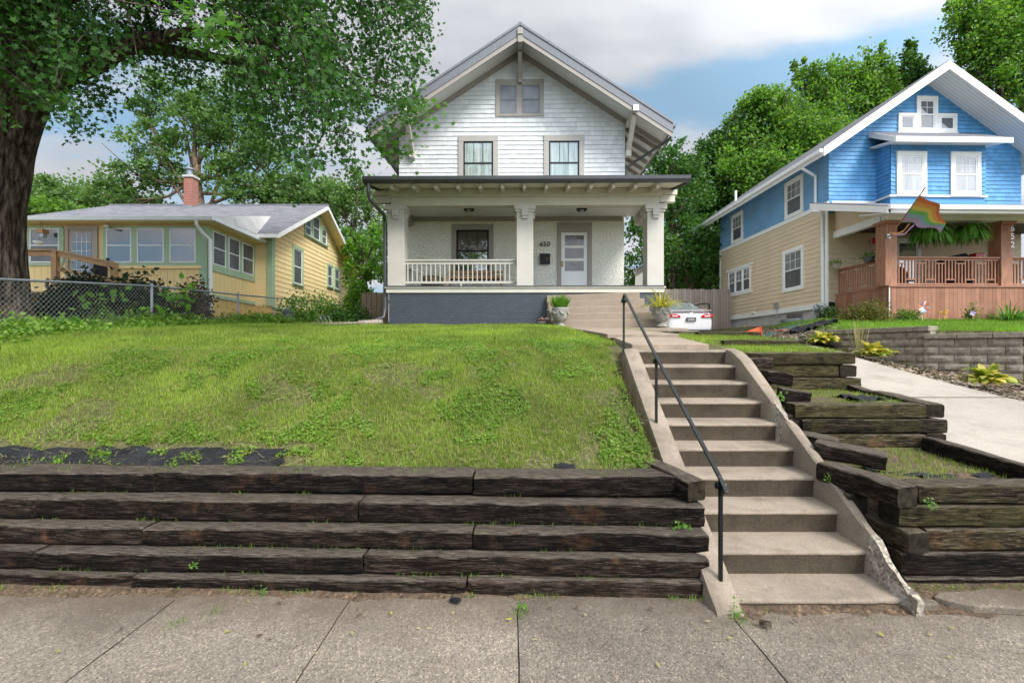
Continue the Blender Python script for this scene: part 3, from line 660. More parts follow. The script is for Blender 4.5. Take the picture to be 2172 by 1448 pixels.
for i, (a, b_, w_, h_, lab) in enumerate([
    ((2.90,5.62,1.47),(3.26,5.80,1.48),.16,.13,'mossy short timber block at the head of the stairs, topmost beside the right cheek'),
    ((2.93,5.28,1.33),(3.18,5.22,1.30),.26,.15,'dark split timber block tucked below the mossy one beside the stairs'),
    ((2.90,4.95,1.16),(3.16,4.86,1.12),.25,.15,'dark timber block lying just behind the middle tier of timbers'),
    ((2.78,4.40,.78),(3.02,4.22,.74),.26,.15,'crumbling timber block beside the broken part of the stair cheek'),
    ((2.68,4.02,.78),(3.06,3.72,.735),.26,.13,'split rounded timber block resting on the lowest tier corner')]):
    t_ = timber(None, a, b_, w_, h_, M['timber'], 'timber_block', seed=i*7.7); props(t_, lab, 'timber', 'loose timber blocks by the stairs')

# ---------------------------------------------------------------- segmental block wall of the blue house garden
bwl = thing('block_retaining_wall', 'grey split face block retaining wall below the blue house lawn', 'retaining wall', (8, 8.6, 1.3))
def wallrun(pts, ztop, rows, cap=True, name='blocks'):
    mb = MB()
    for (xa, ya), (xb, yb) in zip(pts[:-1], pts[1:]):
        d = Vector((xb-xa, yb-ya, 0)); Lr = d.length; d.normalize(); nrm = Vector((d.y, -d.x, 0))
        for r_ in range(rows):
            z1 = ztop-.10-r_*.152; z0 = z1-.147; off = (r_ % 2)*.21; s = -off; out_ = r_*.018
            while s < Lr:
                a = max(s, 0)+.004; e = min(s+.42, Lr)-.004
                if e-a > .03:
                    n_ = 5; base = Vector((xa, ya, 0)); vs = []
                    for zz_ in range(4):
                        for i in range(n_+1):
                            edge = i in (0, n_) or zz_ in (0, 3)
                            p = base+d*(a+(e-a)*i/n_)+nrm*(out_+(0 if edge else .016+.016*random.random())); vs.append((p.x, p.y, z0+(z1-z0)*zz_/3))
                    w = n_+1
                    b0 = [base+d*a-nrm*.2, base+d*e-nrm*.2]
                    vs += [(b0[0].x, b0[0].y, z0), (b0[1].x, b0[1].y, z0), (b0[1].x, b0[1].y, z1), (b0[0].x, b0[0].y, z1)]; q = 4*w
                    fs = [(j*w+i, j*w+i+1, (j+1)*w+i+1, (j+1)*w+i) for j in range(3) for i in range(n_)]
                    fs += [(3*w, 3*w+n_, q+2, q+3), (0, q, q+1, n_), (0, 3*w, q+3, q), (n_, q+1, q+2, 3*w+n_)]
                    mb.add(vs, fs)
                s += .42
    mb.build(name, M['stone_block'], bwl)
    mb = MB()
    for (xa, ya), (xb, yb) in zip(pts[:-1], pts[1:]):
        d = Vector((xb-xa, yb-ya, 0)); Lr = d.length; d.normalize(); nrm = Vector((d.y, -d.x, 0)); s = 0
        while s < Lr-.05:
            e = min(s+.45, Lr); a = Vector((xa, ya, 0))+d*(s+.004); b_ = Vector((xa, ya, 0))+d*(e-.004); j = .01*random.random()
            mb.slab([tuple(a+nrm*(.045+j)+Vector((0,0,ztop))), tuple(b_+nrm*(.045+j)+Vector((0,0,ztop))), tuple(b_-nrm*.22+Vector((0,0,ztop))), tuple(a-nrm*.22+Vector((0,0,ztop)))], .095); s += .45
    mb.build('cap_course', M['stone_block'], bwl, bevel=.008)
wallrun([(7.15, 11.0), (7.91, 8.6)], 2.095, 8)
wallrun([(7.84, 8.66), (8.67, 7.7), (9.6, 6.9), (12, 5.5)], 1.945, 8)

for (x0, x1, y0, y1, zz_) in ((2.72, 4.05, 3.40, 4.55, .012), (2.95, 4.36, 4.78, 6.0, .012), (6.3, 9.8, 5.0, 12.0, .010)):
    mb = MB(); na, nb = max(4, int((x1-x0)/.1)), max(4, int((y1-y0)/.1)); vs = []
    for j in range(nb+1):
        for i in range(na+1):
            x = x0+(x1-x0)*i/na; y = y0+(y1-y0)*j/nb; vs.append((x, y, ground(x, y)+zz_+.012*mnoise.noise(Vector((x*6, y*6, 2)))))
    w = na+1; mb.add(vs, [(j*w+i, j*w+i+1, (j+1)*w+i+1, (j+1)*w+i) for j in range(nb) for i in range(na) if x0 < 6 or (xr_drive(vs[j*w+i][1])+.03 < vs[j*w+i][0] and vs[(j+1)*w+i+1][1] < wall_y(vs[j*w+i+1][0]))])
    mb.build('terrace_soil' if x0 < 6 else 'gravel_bed', M['soil'], kind='structure', smooth=True, recalc=False)
# grass etc. ------------------------------------------------------
def lawn_points(n, x0, x1, y0, y1, pw=1.0, ok=None):
    out_ = []; 
    xs = rng.uniform(x0, x1, n); ys = y0+(y1-y0)*rng.uniform(0, 1, n)**pw
    for x, y in zip(xs, ys):
        if ok is None or ok(x, y): out_.append((x, y, ground(x, y)))
    return np.array(out_)
def blades(name, Pp, h, w, mat, label, cat, lean=.55, kind='stuff'):
    n = len(Pp); hh = h*rng.uniform(.55, 1.25, n); a = rng.uniform(0, 6.283, n); ln = np.abs(rng.normal(0, lean, n)); az_ = rng.uniform(0, 6.283, n)
    side = np.stack([np.cos(a), np.sin(a), np.zeros(n)], 1)*(w*rng.uniform(.7, 1.3, n)/2)[:, None]
    tip = np.stack([np.cos(az_)*np.sin(ln), np.sin(az_)*np.sin(ln), np.cos(ln)], 1)*hh[:, None]
    V = np.stack([Pp-side, Pp+side, Pp+tip], 1)
    o = np_mesh(name, V, 3, mat); return props(o, label, cat, None, kind)
def frust(x, y): return abs(x) < y*1.2+.8
bare = lambda x, y: mnoise.noise(Vector((x*1.1, y*1.3, 4.2)))+.45*mnoise.noise(Vector((x*3.3, y*3.7, 1.2)))
def okL(x, y):
    if not frust(x, y): return False
    if x > 1.24-(.03) and y < 5.65: return False
    if x > 1.45-max(0, (11-y))*.0 and x < 2.5 and y > 5.6: return False
    if y < 3.74-.03*x: return False
    if y < 4.05-.03*x and x < -1.75 and mnoise.noise(Vector((x*4, y*9, 2))) < .12: return False
    b_ = bare(x, y)
    if y < 5.4 and b_ > .28: return random.random() < .25
    return True
g1 = lawn_points(230000, -8.0, 1.25, 3.76, 6.4, 1.0, okL); g2 = lawn_points(200000, -10.5, 1.45, 6.3, 13.4, 1.15, okL)
blades('grass', g1, .055, .007, M['grass'], None, None, .75)
g2[:, 2] -= .005; blades('grass', g2, .07, .014, M['grass'], None, None, .6)
def okC(x, y): return okL(x, y) and mnoise.noise(Vector((x*1.4, y*1.4, 8)))+.5*mnoise.noise(Vector((x*5, y*5, 8))) > (.10 if y < 6 else .16)
cl = lawn_points(90000, -5.4, 1.25, 3.75, 6.6, 1.0, okC); n = len(cl)
cl[:, 2] += rng.uniform(.015, .045, n); nr = rvec(n)*.5+np.array([0, -.35, 1.0])
V = scatter(LEAF6*np.array([.8, .8, 1]), cl, rng.uniform(.018, .048, n), nr); props(np_mesh('clover', V, 6, M['clover']), None, None, None, 'stuff')
c2 = lawn_points(15000, -5.4, 1.3, 3.6, 6.0, 1.0, lambda x, y: frust(x, y) and x < 1.24); n = len(c2); c2[:, 2] += rng.uniform(.01, .06, n)
V = scatter(np.array([(-.02,0,0),(.02,0,0),(.03,1,.05),(-.01,1,.05)]), c2, rng.uniform(.03, .10, n), rvec(n)*.45+np.array([0,0,1.])); props(np_mesh('grass_clippings', V, 4, M['clip']), None, None, None, 'stuff')
# right side ground cover
def okT(x, y):
    if y < 4.5: return x > 2.75 and x < 4.0 and bare(x*2, y*2) > -.45
    if y < 6: return 2.95 < x < 4.35 and bare(x*2, y*2) > -.45
    if 6.15 < y < 11: return 2.62 < x < xl_drive(y)-.06
    return False
g3 = lawn_points(48000, 2.6, 5.2, 3.42, 11, 1.0, okT); blades('grass', g3, .05, .008, M['grass'], None, None, .6)
def okU(x, y): return frust(x, y) and (y > wall_y(x)+.2) and x > max(7.3, xr_drive(y)+1.0) and not (x > 11.6 and y > 14.1) and not (x > 11.3 and y > 16.3)
g4 = lawn_points(80000, 7.2, 19, 6.6, 17, 1.0, okU); blades('grass', g4, .085, .016, M['grass_up'], None, None, .5)
def okR(x, y): return xr_drive(y)+.02 < x and (y < wall_y(x) if y < 11 else x < xr_drive(y)+1.4)
g5 = lawn_points(30000, 6.4, 11, 5.0, 17, 1.0, okR); n = len(g5); g5[:, 2] += .01
V = scatter(np.array([(-.5,-.4,0),(.4,-.5,.1),(.6,.2,0),(.1,.6,.12),(-.5,.4,.05)]), g5, rng.uniform(.02, .06, n), rvec(n)*.5+np.array([0,0,1.])); props(np_mesh('gravel', V, 5, M['pebble']), None, None, None, 'stuff')
g6 = lawn_points(2500, 6.4, 9.6, 5.0, 17, 1.0, lambda x, y: okR(x, y) and bare(x*1.5, y*1.5) > .15); blades('grass', g6, .07, .012, M['grass_up'], None, None, .6)
# fringe along timbers and wall foot, sidewalk joints
fr = []
for yb, zb in ((3.10,.098),(3.21,.23),(3.34,.362),(3.50,.52)):
    for i in range(420):
        x = rng.uniform(-4.2, 1.3)
        if mnoise.noise(Vector((x*2.5, zb*20, 0))) > .02: fr.append((x, yb+sk*x+rng.uniform(-.02, .01), zb))
for i in range(1400):
    x = rng.uniform(-4.2, 1.5)
    if mnoise.noise(Vector((x*3, 0, 3))) > .05: fr.append((x, 3.03+sk*x-abs(rng.normal(0, .03)), .01))
    if mnoise.noise(Vector((x*2, 6, 3))) > .1: fr.append((x, 3.78+sk*x+rng.uniform(-.28, .02), .672))
for i in range(500):
    x = rng.uniform(2.6, 4.3); fr.append((x, 3.1-abs(rng.normal(0, .06)), .03))
for cx_, cy_, n_ in ((-1.86,2.85,60),(-2.0,2.72,70),(.05,2.82,60),(1.38,2.76,60),(-3.6,2.95,40),(1.60,2.86,14),(2.2,2.8,14)):
    for i in range(n_): fr.append((cx_+rng.normal(0, .03)-(.02 if cx_ < -1.5 and cx_ > -2.2 else 0)*rng.normal(), cy_+rng.normal(0, .035), .0))
blades('grass', np.array(fr), .035, .004, M['clover'], None, None, .8)
# ================================================================ WHITE HOUSE
def wall_tf(kind, plane):
    if kind == 'front': return lambda u, v, w: (u, plane-w, v)
    if kind == 'left': return lambda u, v, w: (plane-w, u, v)       # wall facing -X, u runs along +Y
    if kind == 'right': return lambda u, v, w: (plane+w, u, v)      # wall facing +X
def siding(root, name, mat, tf, z0, z1, e, ext, z_ref=0, t=.014, shingle=False):
    rs = random.Random(name+str(z0)); mb = MB(tf); k = math.floor((z0-z_ref)/e)
    while z_ref+k*e < z1-1e-4:
        a = max(z0, z_ref+k*e); b_ = min(z1, z_ref+(k+1)*e); k += 1
        if b_-a < .004: continue
        (l0, r0), (l1, r1) = ext(a), ext(b_)
        if r0-l0 < .02: continue
        if r1-l1 < 0: l1 = r1 = (l1+r1)/2
        if shingle:
            x = l0-rs.uniform(0, .15)
            while x < r0:
                x2 = x+rs.uniform(.09, .27); xa, xb = max(x, l0), min(x2-.004, r0)
                if xb-xa > .01:
                    dz = rs.choice((0, 0, 0, -.006, .005))*rs.random()*1.2; tt = t+rs.uniform(-.006, .0)
                    ya, yb = max(xa, l1), min(xb, r1)
                    if yb < ya: ya = yb = min(max((xa+xb)/2, l1), r1)
                    mb.add([(xa, a+dz, tt), (xb, a+dz, tt), (yb, b_, .002), (ya, b_, .002), (xb, a+dz, .001), (xa, a+dz, .001)], [(0,1,2,3), (5,4,1,0)])
                x = x2
            continue
        mb.quad((l0, a, t), (r0, a, t), (r1, b_, .001), (l1, b_, .001)); mb.quad((l0, a, .001), (r0, a, .001), (r0, a, t), (l0, a, t))
    return mb.build(name, mat, root, recalc=False)
def window(root, tf, u0, u1, v0, v1, trim, tm, sm, glass, split=True, sill=True, proud=.03, sash=.045, muntin=None, low_glass=None, head=0, name='window', side_glass=None):
    """casing around the opening u0..u1, v0..v1 ; sash and panes as sub-parts"""
    if trim > 0:
        mb = MB(tf)
        proud = max(proud, .06)
        def bx(a, b_, c, d_, w0, w1): mb.box(a, b_, c, d_, w0, w1)
        bx(u0-trim, u0, v0, v1, -.02, proud); bx(u1, u1+trim, v0, v1, -.02, proud)
        bx(u0-trim-head, u1+trim+head, v1, v1+trim*1.15, -.02, proud+.006)
        if sill: bx(u0-trim-.02, u1+trim+.02, v0-.05, v0, -.02, proud+.04); bx(u0-trim, u1+trim, v0-.05-trim*.6, v0-.05, -.02, proud-.004)
        else: bx(u0-trim, u1+trim, v0-trim, v0, -.02, proud+.003)
        wn = mb.build(name, tm, root, bevel=.004)
    else:
        mb = MB(tf); mb.box(u0, u1, v0, v1, -.02, .006); wn = mb.build(name, sm, root)
    mb = MB(tf); s = sash
    mb.box(u0, u0+s, v0, v1, -.02, .042); mb.box(u1-s, u1, v0, v1, -.02, .042); mb.box(u0+s, u1-s, v1-s, v1, -.02, .042); mb.box(u0+s, u1-s, v0, v0+s, -.02, .042)
    vm = (v0+v1)/2
    if split: mb.box(u0+s, u1-s, vm-s*.5, vm+s*.5, -.02, .046)
    if muntin:
        nu, nv = muntin; vb = vm if split else v0
        for i in range(1, nu): x = u0+s+(u1-u0-2*s)*i/nu; mb.box(x-.008, x+.008, vb+s*.5, v1-s, -.01, .037)
        for j in range(1, nv): z = vb+(v1-vb)*j/nv; mb.box(u0+s, u1-s, z-.008, z+.008, -.01, .0375)
    mb.build('sash', sm, wn)
    if split:
        mb = MB(tf); mb.box(u0+s, u1-s, vm+s*.5, v1-s, -.03, .0325); mb.build('pane', glass, wn)
        mb = MB(tf); mb.box(u0+s, u1-s, v0+s, vm-s*.5, -.03, .0305); mb.build('pane', low_glass or glass, wn)
    else:
        mb = MB(tf); mb.box(u0+s, u1-s, v0+s, v1-s, -.03, .0315); mb.build('pane', glass, wn)
    return wn
WD = 15.6; WX0, WX1 = -3.88, 3.86; CX = 0.27; ZB = 2.30
WH = thing('white_house', 'white shingled gable house with stucco ground floor and full width porch', 'house', (CX, WD, ZB), R(-.6))
SL = .654; APX = 11.86; RDF = 14.55; RDB = 25.6
def zsoff(x): return APX-abs(x-CX)*SL
fr_ = wall_tf('front', WD)
siding(WH, 'gable_wall', M['shingle_white'], fr_, 7.0, APX-.02, .155, lambda z: (max(WX0, CX-(APX-z)/SL), min(WX1, CX+(APX-z)/SL)), ZB, .026, True)
mb = MB(); mb.prism([(WX0+.01, 6.9), (WX1-.01, 6.9), (WX1-.01, zsoff(WX1)-.02), (CX, APX-.02), (WX0+.01, zsoff(WX0)-.02)], 'y', WD+.012, WD+9.4); mb.build('upper_wall', M['shingle_white'], WH)
mb = MB(); mb.prism([(WX0+.03, ZB-.1), (WX1-.03, ZB-.1), (WX1-.03, 7.2), (WX0+.03, 7.2)], 'y', WD, WD+9.3); mb.build('stucco_wall', M['stucco'], WH)
# roof : two planes, soffit boards, rake and ridge details
for s in (-1, 1):
    ex = CX+s*4.84; ez = zsoff(ex)
    mb = MB(); t = .2
    pts = [(CX, RDF, APX+t), (ex+s*.03, RDF, ez+t), (ex+s*.03, RDB, ez+t), (CX, RDB, APX+t)]
    if s < 0: pts = pts[::-1]
    mb.slab(pts, .05); mb.build('roof', M['roof_grey'], WH)
    mb = MB(); pts = [(CX, RDF+.05, APX+.14), (ex, RDF+.05, ez+.14), (ex, RDB, ez+.14), (CX, RDB, APX+.14)]
    if s < 0: pts = pts[::-1]
    mb.slab(pts, .13); mb.build('soffit', M['bead_y'], WH)
    a = Vector((CX, RDF, APX)); b_ = Vector((ex, RDF, ez)); dn = Vector((0,0,1))
    def strip(z0, z1, y0, y1, mat, nm):
        m2 = MB(); q = [(a.x, a.z+z0), (b_.x+s*.03, b_.z+z0), (b_.x+s*.03, b_.z+z1), (a.x, a.z+z1)]
        m2.prism(q, 'y', y0, y1); m2.build(nm, mat, WH)
    strip(.13, .215, RDF-.055, RDF+.1, M['fascia_metal'], 'roof_edge')
    strip(-.15, .13, RDF-.03, RDF+.02, M['fascia_metal'], 'fascia')
    strip(-.30, -.15, RDF-.012, RDF+.03, M['trim_grey'], 'bargeboard')
    strip(-.19, -.005, WD-.05, WD-.002, M['trim_grey'], 'rake_trim')
    # eave fascia, rafters on the side
    mb = MB(); mb.box(min(ex, ex+s*.03), max(ex, ex+s*.03), RDF, RDB, ez-.02, ez+.17); mb.build('eave_fascia', M['trim_grey'], WH)
    y = WD+.35
    while y < RDB-.3:
        mb = MB(); wx = WX1 if s > 0 else WX0
        mb.beam((wx-s*.02, y, zsoff(wx)-.07), (ex-s*.06, y, zsoff(ex-s*.06)-.07), .06, .13); mb.build('rafter', M['trim_grey'], WH); y += .61
    mb = MB(); g = ex+s*.09
    mb.prism([(g-.06, ez+.17), (g-.05, ez+.07), (g+.03*s, ez+.05), (g+.06, ez+.17), (g+.05, ez+.17), (g, ez+.09), (g-.045, ez+.12)], 'y', RDF+.02, RDB); mb.build('gutter', M['dark_metal'], WH)
    mb = MB(); xw = (WX1+.08 if s > 0 else WX0-.08)
    mb.tube([(g, RDF+.35, ez+.06), (g, RDF+.36, ez-.10), (g-s*.08, RDF+.42, ez-.2), (xw+s*.25, WD+.05, ez-.62), (xw, WD+.15, ez-.8), (xw, WD+.15, 7.3)], .045, 8); mb.build('downspout', M['dark_metal'], WH)
mb = MB(); mb.box(CX-.06, CX+.06, RDF-.02, RDB, APX+.15, APX+.245); mb.build('ridge_cap', M['fascia_metal'], WH)
mb = MB(); mb.box(CX-.075, CX+.075, RDF-.06, WD+.05, APX-.42, APX-.08); mb.box(CX-.085, CX+.085, RDF-.09, RDF-.03, APX-.18, APX+.02); mb.build('ridge_beam', M['trim_grey'], WH, bevel=.006)
def knee(x, zt):
    mb = MB(); mb.box(x-.075, x+.075, RDF-.05, WD+.02, zt-.22, zt-.06)
    mb.beam((x, RDF+.12, zt-.24), (x, WD-.06, zt-1.10), .14, .15); mb.box(x-.085, x+.085, WD-.20, WD, zt-1.26, zt-1.02)
    mb.build('knee_brace', M['trim_light'], WH, bevel=.006)
    mb = MB(); mb.box(x-.085, x+.085, RDF-.08, RDF-.035, zt-.22, zt-.04); mb.build('bracket_cap', M['white'], WH)
knee(CX+3.68, zsoff(CX+3.68)); knee(CX-3.68, zsoff(CX-3.68))
mb = MB(); mb.box(CX-.07, CX+.07, WD-.16, WD, Z(177,WD)-.05, Z(160,WD)); mb.beam((CX, RDF+.3, APX-.5), (CX, WD-.08, Z(172,WD)), .12, .12); mb.build('knee_brace', M['trim_grey'], WH)
S = WD
def wx(p): return X(p, WD)
def wz(p): return Z(p, WD)
# attic pair
for a, b_ in ((1060, 1096), (1107, 1145)):
    window(WH, fr_, wx(a), wx(b_), wz(243), wz(182), .0, None, M['fascia_metal'], M['screen'], sash=.055)
mb = MB(fr_)
mb.box(wx(1051), wx(1060), wz(248), wz(170), -.02, .045); mb.box(wx(1145), wx(1153.5), wz(248), wz(170), -.02, .045); mb.box(wx(1096), wx(1107), wz(243), wz(182), -.02, .045)
mb.box(wx(1060), wx(1145), wz(182), wz(170), -.02, .045); mb.box(wx(1060), wx(1145), wz(248), wz(243), -.02, .05); mb.build('window_casing', M['trim_grey'], WH, bevel=.004)
for a, b_ in ((983, 1046), (1164, 1228)):
    window(WH, fr_, wx(a), wx(b_), 7.28, wz(301), .17, M['trim_mid'], M['black'], M['curtain'], sash=.05, muntin=(3,1), proud=.045)
# ---- porch
PF = 13.4; PX0, PX1 = -3.67, 4.47; FZ = 3.515
mb = MB(); mb.box(PX0+.05, PX1-.05, PF+.03, WD, ZB-.15, FZ-.2); mb.build('porch_base', M['brick_blue'], WH)
mb = MB(); mb.box(PX0-.03, PX1+.03, PF-.01, PF+.09, FZ-.19, FZ-.06); mb.box(PX0-.06, PX1+.06, PF-.045, PF+.09, FZ-.06, FZ-.012); mb.box(PX0-.03, PX0+.06, PF+.09, WD, FZ-.19, FZ-.012); mb.box(PX1-.06, PX1+.03, PF+.09, WD, FZ-.19, FZ-.012); mb.build('porch_skirt', M['trim_light'], WH, bevel=.006)
mb = MB(); mb.box(PX0-.02, PX1+.02, PF-.07, WD, FZ-.012, FZ+.012); mb.build('porch_floor', M['dark_metal'], WH)
for a in (823, 1097.5, 1373.5):
    x0 = X(a, PF); x1 = x0+.49; zt = Z(450, PF); mb = MB()
    mb.box(x0, x1, PF, PF+.49, FZ, zt+.02)
    mb.build('porch_column', M['col_paint'], WH, bevel=.01)
    mb = MB(); mb.box(x0-.035, x1+.035, PF-.035, PF+.525, zt, zt+.07); mb.box(x0-.07, x1+.07, PF-.07, PF+.56, zt+.07, Z(434,PF)); xm = (x0+x1)/2
    mb.box(xm-.10, xm+.10, PF-.085, PF-.03, zt-.12, zt+.08); mb.box(xm-.085, xm+.085, PF-.06, PF-.0, zt-.2, zt-.12); mb.box(x1, x1+.05, PF+.15, PF+.34, zt-.15, zt+.08); mb.box(x0-.05, x0, PF+.15, PF+.34, zt-.15, zt+.08)
    mb.build('column_cap', M['col_paint'], WH, bevel=.006)
BZ0, BZ1, BZ2 = 5.93, 6.15, 6.385
mb = MB(); mb.box(PX0+.12, PX1-.12, PF+.02, PF+.30, BZ0-.03, BZ1); mb.build('porch_beam', M['trim_light'], WH, bevel=.006)
mb = MB(); mb.box(PX0+.05, PX1-.05, PF-.02, PF+.02, BZ1, BZ2); mb.box(PX0-.42, PX1+.42, PF+.04, PF+.22, BZ1+.06, BZ2-.03)
mb.build('frieze', M['trim_light'], WH, bevel=.006)
for s, xe in ((-1, PX0), (1, PX1)):
    mb = MB(); a = xe-s*.28; b_ = xe-s*.04
    mb.box(min(a, b_), max(a, b_), PF+.32, WD-.01, BZ0-.05, BZ2-.1); mb.build('side_beam', M['trim_grey'], WH, bevel=.006)
    mb = MB(); l, r = sorted((xe-s*.1, xe+s*.36)); mb.box(l, r, PF+.06, PF+.24, BZ0+.07, BZ1+.05); mb.build('corbel', M['trim_light'], WH, bevel=.006)
    mb = MB(); l, r = sorted((xe-s*.1, xe+s*.44)); mb.box(l, r, PF+.30, PF+.46, BZ1+.09, BZ2-.04); mb.build('corbel', M['trim_light'], WH, bevel=.006)
mb = MB(); mb.box(PX0+.26, PX1-.26, PF+.30, WD-.005, 6.20, 6.24); mb.build('porch_ceiling', M['ceil_w'], WH)
mb = MB(); mb.box(WX0+.5, WX1-.1, WD-.045, WD-.004, 6.05, 6.20); mb.build('ceiling_trim', M['trim_grey'], WH)
RX0, RX1, RY = -4.03, 4.86, 12.5
def zr(y): return 6.275+(y-RY)*.155
mb = MB(); mb.slab([(RX0, RY+.02, zr(RY)+.08), (RX1, RY+.02, zr(RY)+.08), (RX1-.3, WD-.02, zr(WD)+.08), (RX0+.3, WD-.02, zr(WD)+.08)], .04); mb.build('porch_roof', M['roof_grey_x'], WH)
mb = MB(); mb.slab([(RX0+.03, RY+.05, zr(RY)+.02), (RX1-.03, RY+.05, zr(RY)+.02), (RX1-.33, WD-.02, zr(WD)+.02), (RX0+.33, WD-.02, zr(WD)+.02)], .03); mb.build('porch_soffit', M['soffit_p'], WH)
for i in range(13):
    x = X(831, 12.6)+i*(X(1399, 12.6)-X(831, 12.6))/12; mb = MB()
    mb.prism([(RY+.10, zr(RY+.1)-.012), (RY+.09, zr(RY)-.06), (RY+.16, zr(RY)-.07), (RY+.17, zr(RY)-.14), (RY+.24, zr(RY)-.14), (PF-.0, zr(PF)-.16), (PF-.0, zr(PF)-.012)], 'x', x-.045, x+.045)
    mb.build('rafter_tail', M['trim_light'], WH, bevel=.004)
mb = MB(); g0 = [(y_, z_-.07) for y_, z_ in ((RY-.10, 6.46), (RY-.09, 6.37), (RY-.04, 6.31), (RY+.05, 6.30), (RY+.05, 6.46), (RY+.035, 6.46), (RY+.03, 6.33), (RY-.03, 6.33), (RY-.07, 6.38), (RY-.08, 6.46))]
mb.prism(g0, 'x', RX0-.04, RX1+.04); mb.build('porch_gutter', M['dark_metal'], WH)
for s, xe in ((-1, RX0), (1, RX1)):
    mb = MB(); mb.beam((xe+s*.01, RY+.06, zr(RY)+.01), (xe-s*.29, WD-.05, zr(WD)+.01), .03, .17); mb.build('porch_fascia', M['dark_metal'], WH)
mb = MB(); mb.tube([(RX0+.10, RY+.02, 6.33), (RX0+.10, RY+.03, 6.0), (RX0+.10, RY+.1, 5.82), (RX0+.30, PF-.1, 5.60), (PX0-.09, PF+.1, 5.45), (PX0-.09, PF+.12, 2.9), (PX0-.12, PF+.05, 2.6), (PX0-.35, PF-.25, 2.46)], .055, 8); mb.build('downspout', M['dark_metal'], WH)
# railings
def railing(x0, y0, x1, y1, nm='porch_railing'):
    a = Vector((x0, y0, 0)); b_ = Vector((x1, y1, 0)); Lr = (b_-a).length; d = (b_-a)/Lr; up = Vector((0,0,1))
    mb = MB(); mb.beam(a+up*(FZ+.80), b_+up*(FZ+.80), .15, .045); mb.beam(a+up*(FZ+.73), b_+up*(FZ+.73), .07, .10); mb.beam(a+up*(FZ+.14), b_+up*(FZ+.14), .07, .07)
    mid = (a+b_)/2; mb.beam(mid+up*FZ, mid+up*(FZ+.12), .06, .06, (0,1,0))
    rl = mb.build(nm, M['col_paint'], WH, bevel=.004)
    n = int(Lr/.137)
    for i in range(n):
        p = a+d*(Lr*(i+.5)/n); mb = MB(); mb.beam(p+up*(FZ+.17), p+up*(FZ+.69), .062, .03, d); mb.build('baluster', M['col_paint'], rl)
railing(PX0+.50, PF+.22, X(1097.5, PF), PF+.22); railing(PX1-.25, PF+.50, PX1-.25, WD-.02)
railing(PX0+.25, PF+.50, PX0+.25, WD-.02)
window(WH, fr_, wx(968), wx(1037), 4.30, wz(488), .16, M['trim_grey'], M['black'], M['inside_tan'], sash=.06, muntin=(3,1), low_glass=M['glass_dark'])
# front door
mb = MB(fr_); dz1 = wz(493); dx0, dx1 = wx(1190), wx(1245.5); a0, a1 = wx(1181.5), wx(1255)
mb.box(a0, dx0, FZ, dz1, -.02, .04); mb.box(dx1, a1, FZ, dz1, -.02, .04); mb.box(a0, a1, dz1, wz(473), -.02, .045); mb.build('door_casing', M['trim_grey'], WH, bevel=.005)
mb = MB(fr_); mb.box(dx0+.01, dx1-.01, FZ+.01, dz1-.01, -.02, .015); dr = mb.build('front_door', M['white'], WH)
mb = MB(fr_); mb.box(dx0+.12, dx1-.12, FZ+.15, FZ+.47, .012, .02); mb.build('door_panel', M['white'], dr, bevel=.006)
for a, b_ in ((500, 521.5), (526.5, 548.5), (554, 575)):
    mb = MB(fr_); mb.box(wx(1198), wx(1238), wz(b_), wz(a), .006, .022); mb.build('pane', M['frost'], dr)
for z in (wz(557), wz(563.5)):
    mb = MB(fr_); mb.lathe([(.0,-.03),(.035,-.02),(.04,0),(.03,.03),(0,.035)], (wx(1192.5), z, .05), 12) ; mb.build('door_knob', M['brass'], dr, smooth=True)
mb = MB(fr_); mb.box(dx0+.4, dx0+.47, wz(559.5), wz(558), .016, .021); mb.build('door_sticker', M['white'], dr)
# things on the porch
def text_obj(name, txt, size, loc, mat, ext=.01, rot=(R(90),0,0), label=None, cat=None, parent=None, spacing=1.0, align='CENTER'):
    cu = bpy.data.curves.new(name, 'FONT'); cu.body = txt; cu.size = size; cu.extrude = ext; cu.align_x = align; cu.align_y = 'CENTER'; cu.space_line = .95; cu.space_character = spacing
    tmp = bpy.data.objects.new(name+'_tmp', cu); COL.objects.link(tmp)
    bpy.context.view_layer.update(); dg = bpy.context.evaluated_depsgraph_get(); me = bpy.data.meshes.new_from_object(tmp.evaluated_get(dg))
    bpy.data.objects.remove(tmp); me.materials.clear()
    o = link_mesh(me, name, mat, parent); o.location = Vector(loc)-(OFF[parent.name] if parent else Vector((0,0,0))); o.rotation_euler = rot
    if parent is None: OFF[o.name] = Vector(loc)
    return props(o, label, cat)
text_obj('house_number', '650', .235, (wx(1155.7), WD-.05, wz(519)), M['black'], .012, label='black house number 650 on the stucco wall left of the white door', cat='house number', spacing=1.08)
mbx = thing('mailbox', 'black wall mailbox hung under the 650 house number', 'mailbox', (wx(1155.7), WD-.05, wz(561)))
mb = MB(); mb.box(wx(1145.5), wx(1166), WD-.16, WD-.045, wz(561.5), wz(541)); mb.build('box', M['black'], mbx, bevel=.008)
mb = MB(); mb.prism([(WD-.19, wz(546)), (WD-.19, wz(541)), (WD-.045, wz(538)), (WD-.045, wz(541))], 'x', wx(1145), wx(1166.5)); mb.build('lid', M['black'], mbx)
mb = MB(); mb.box(wx(1157), wx(1163), WD-.168, WD-.16, wz(555), wz(547)); mb.build('label_window', M['lf_dead'], mbx)
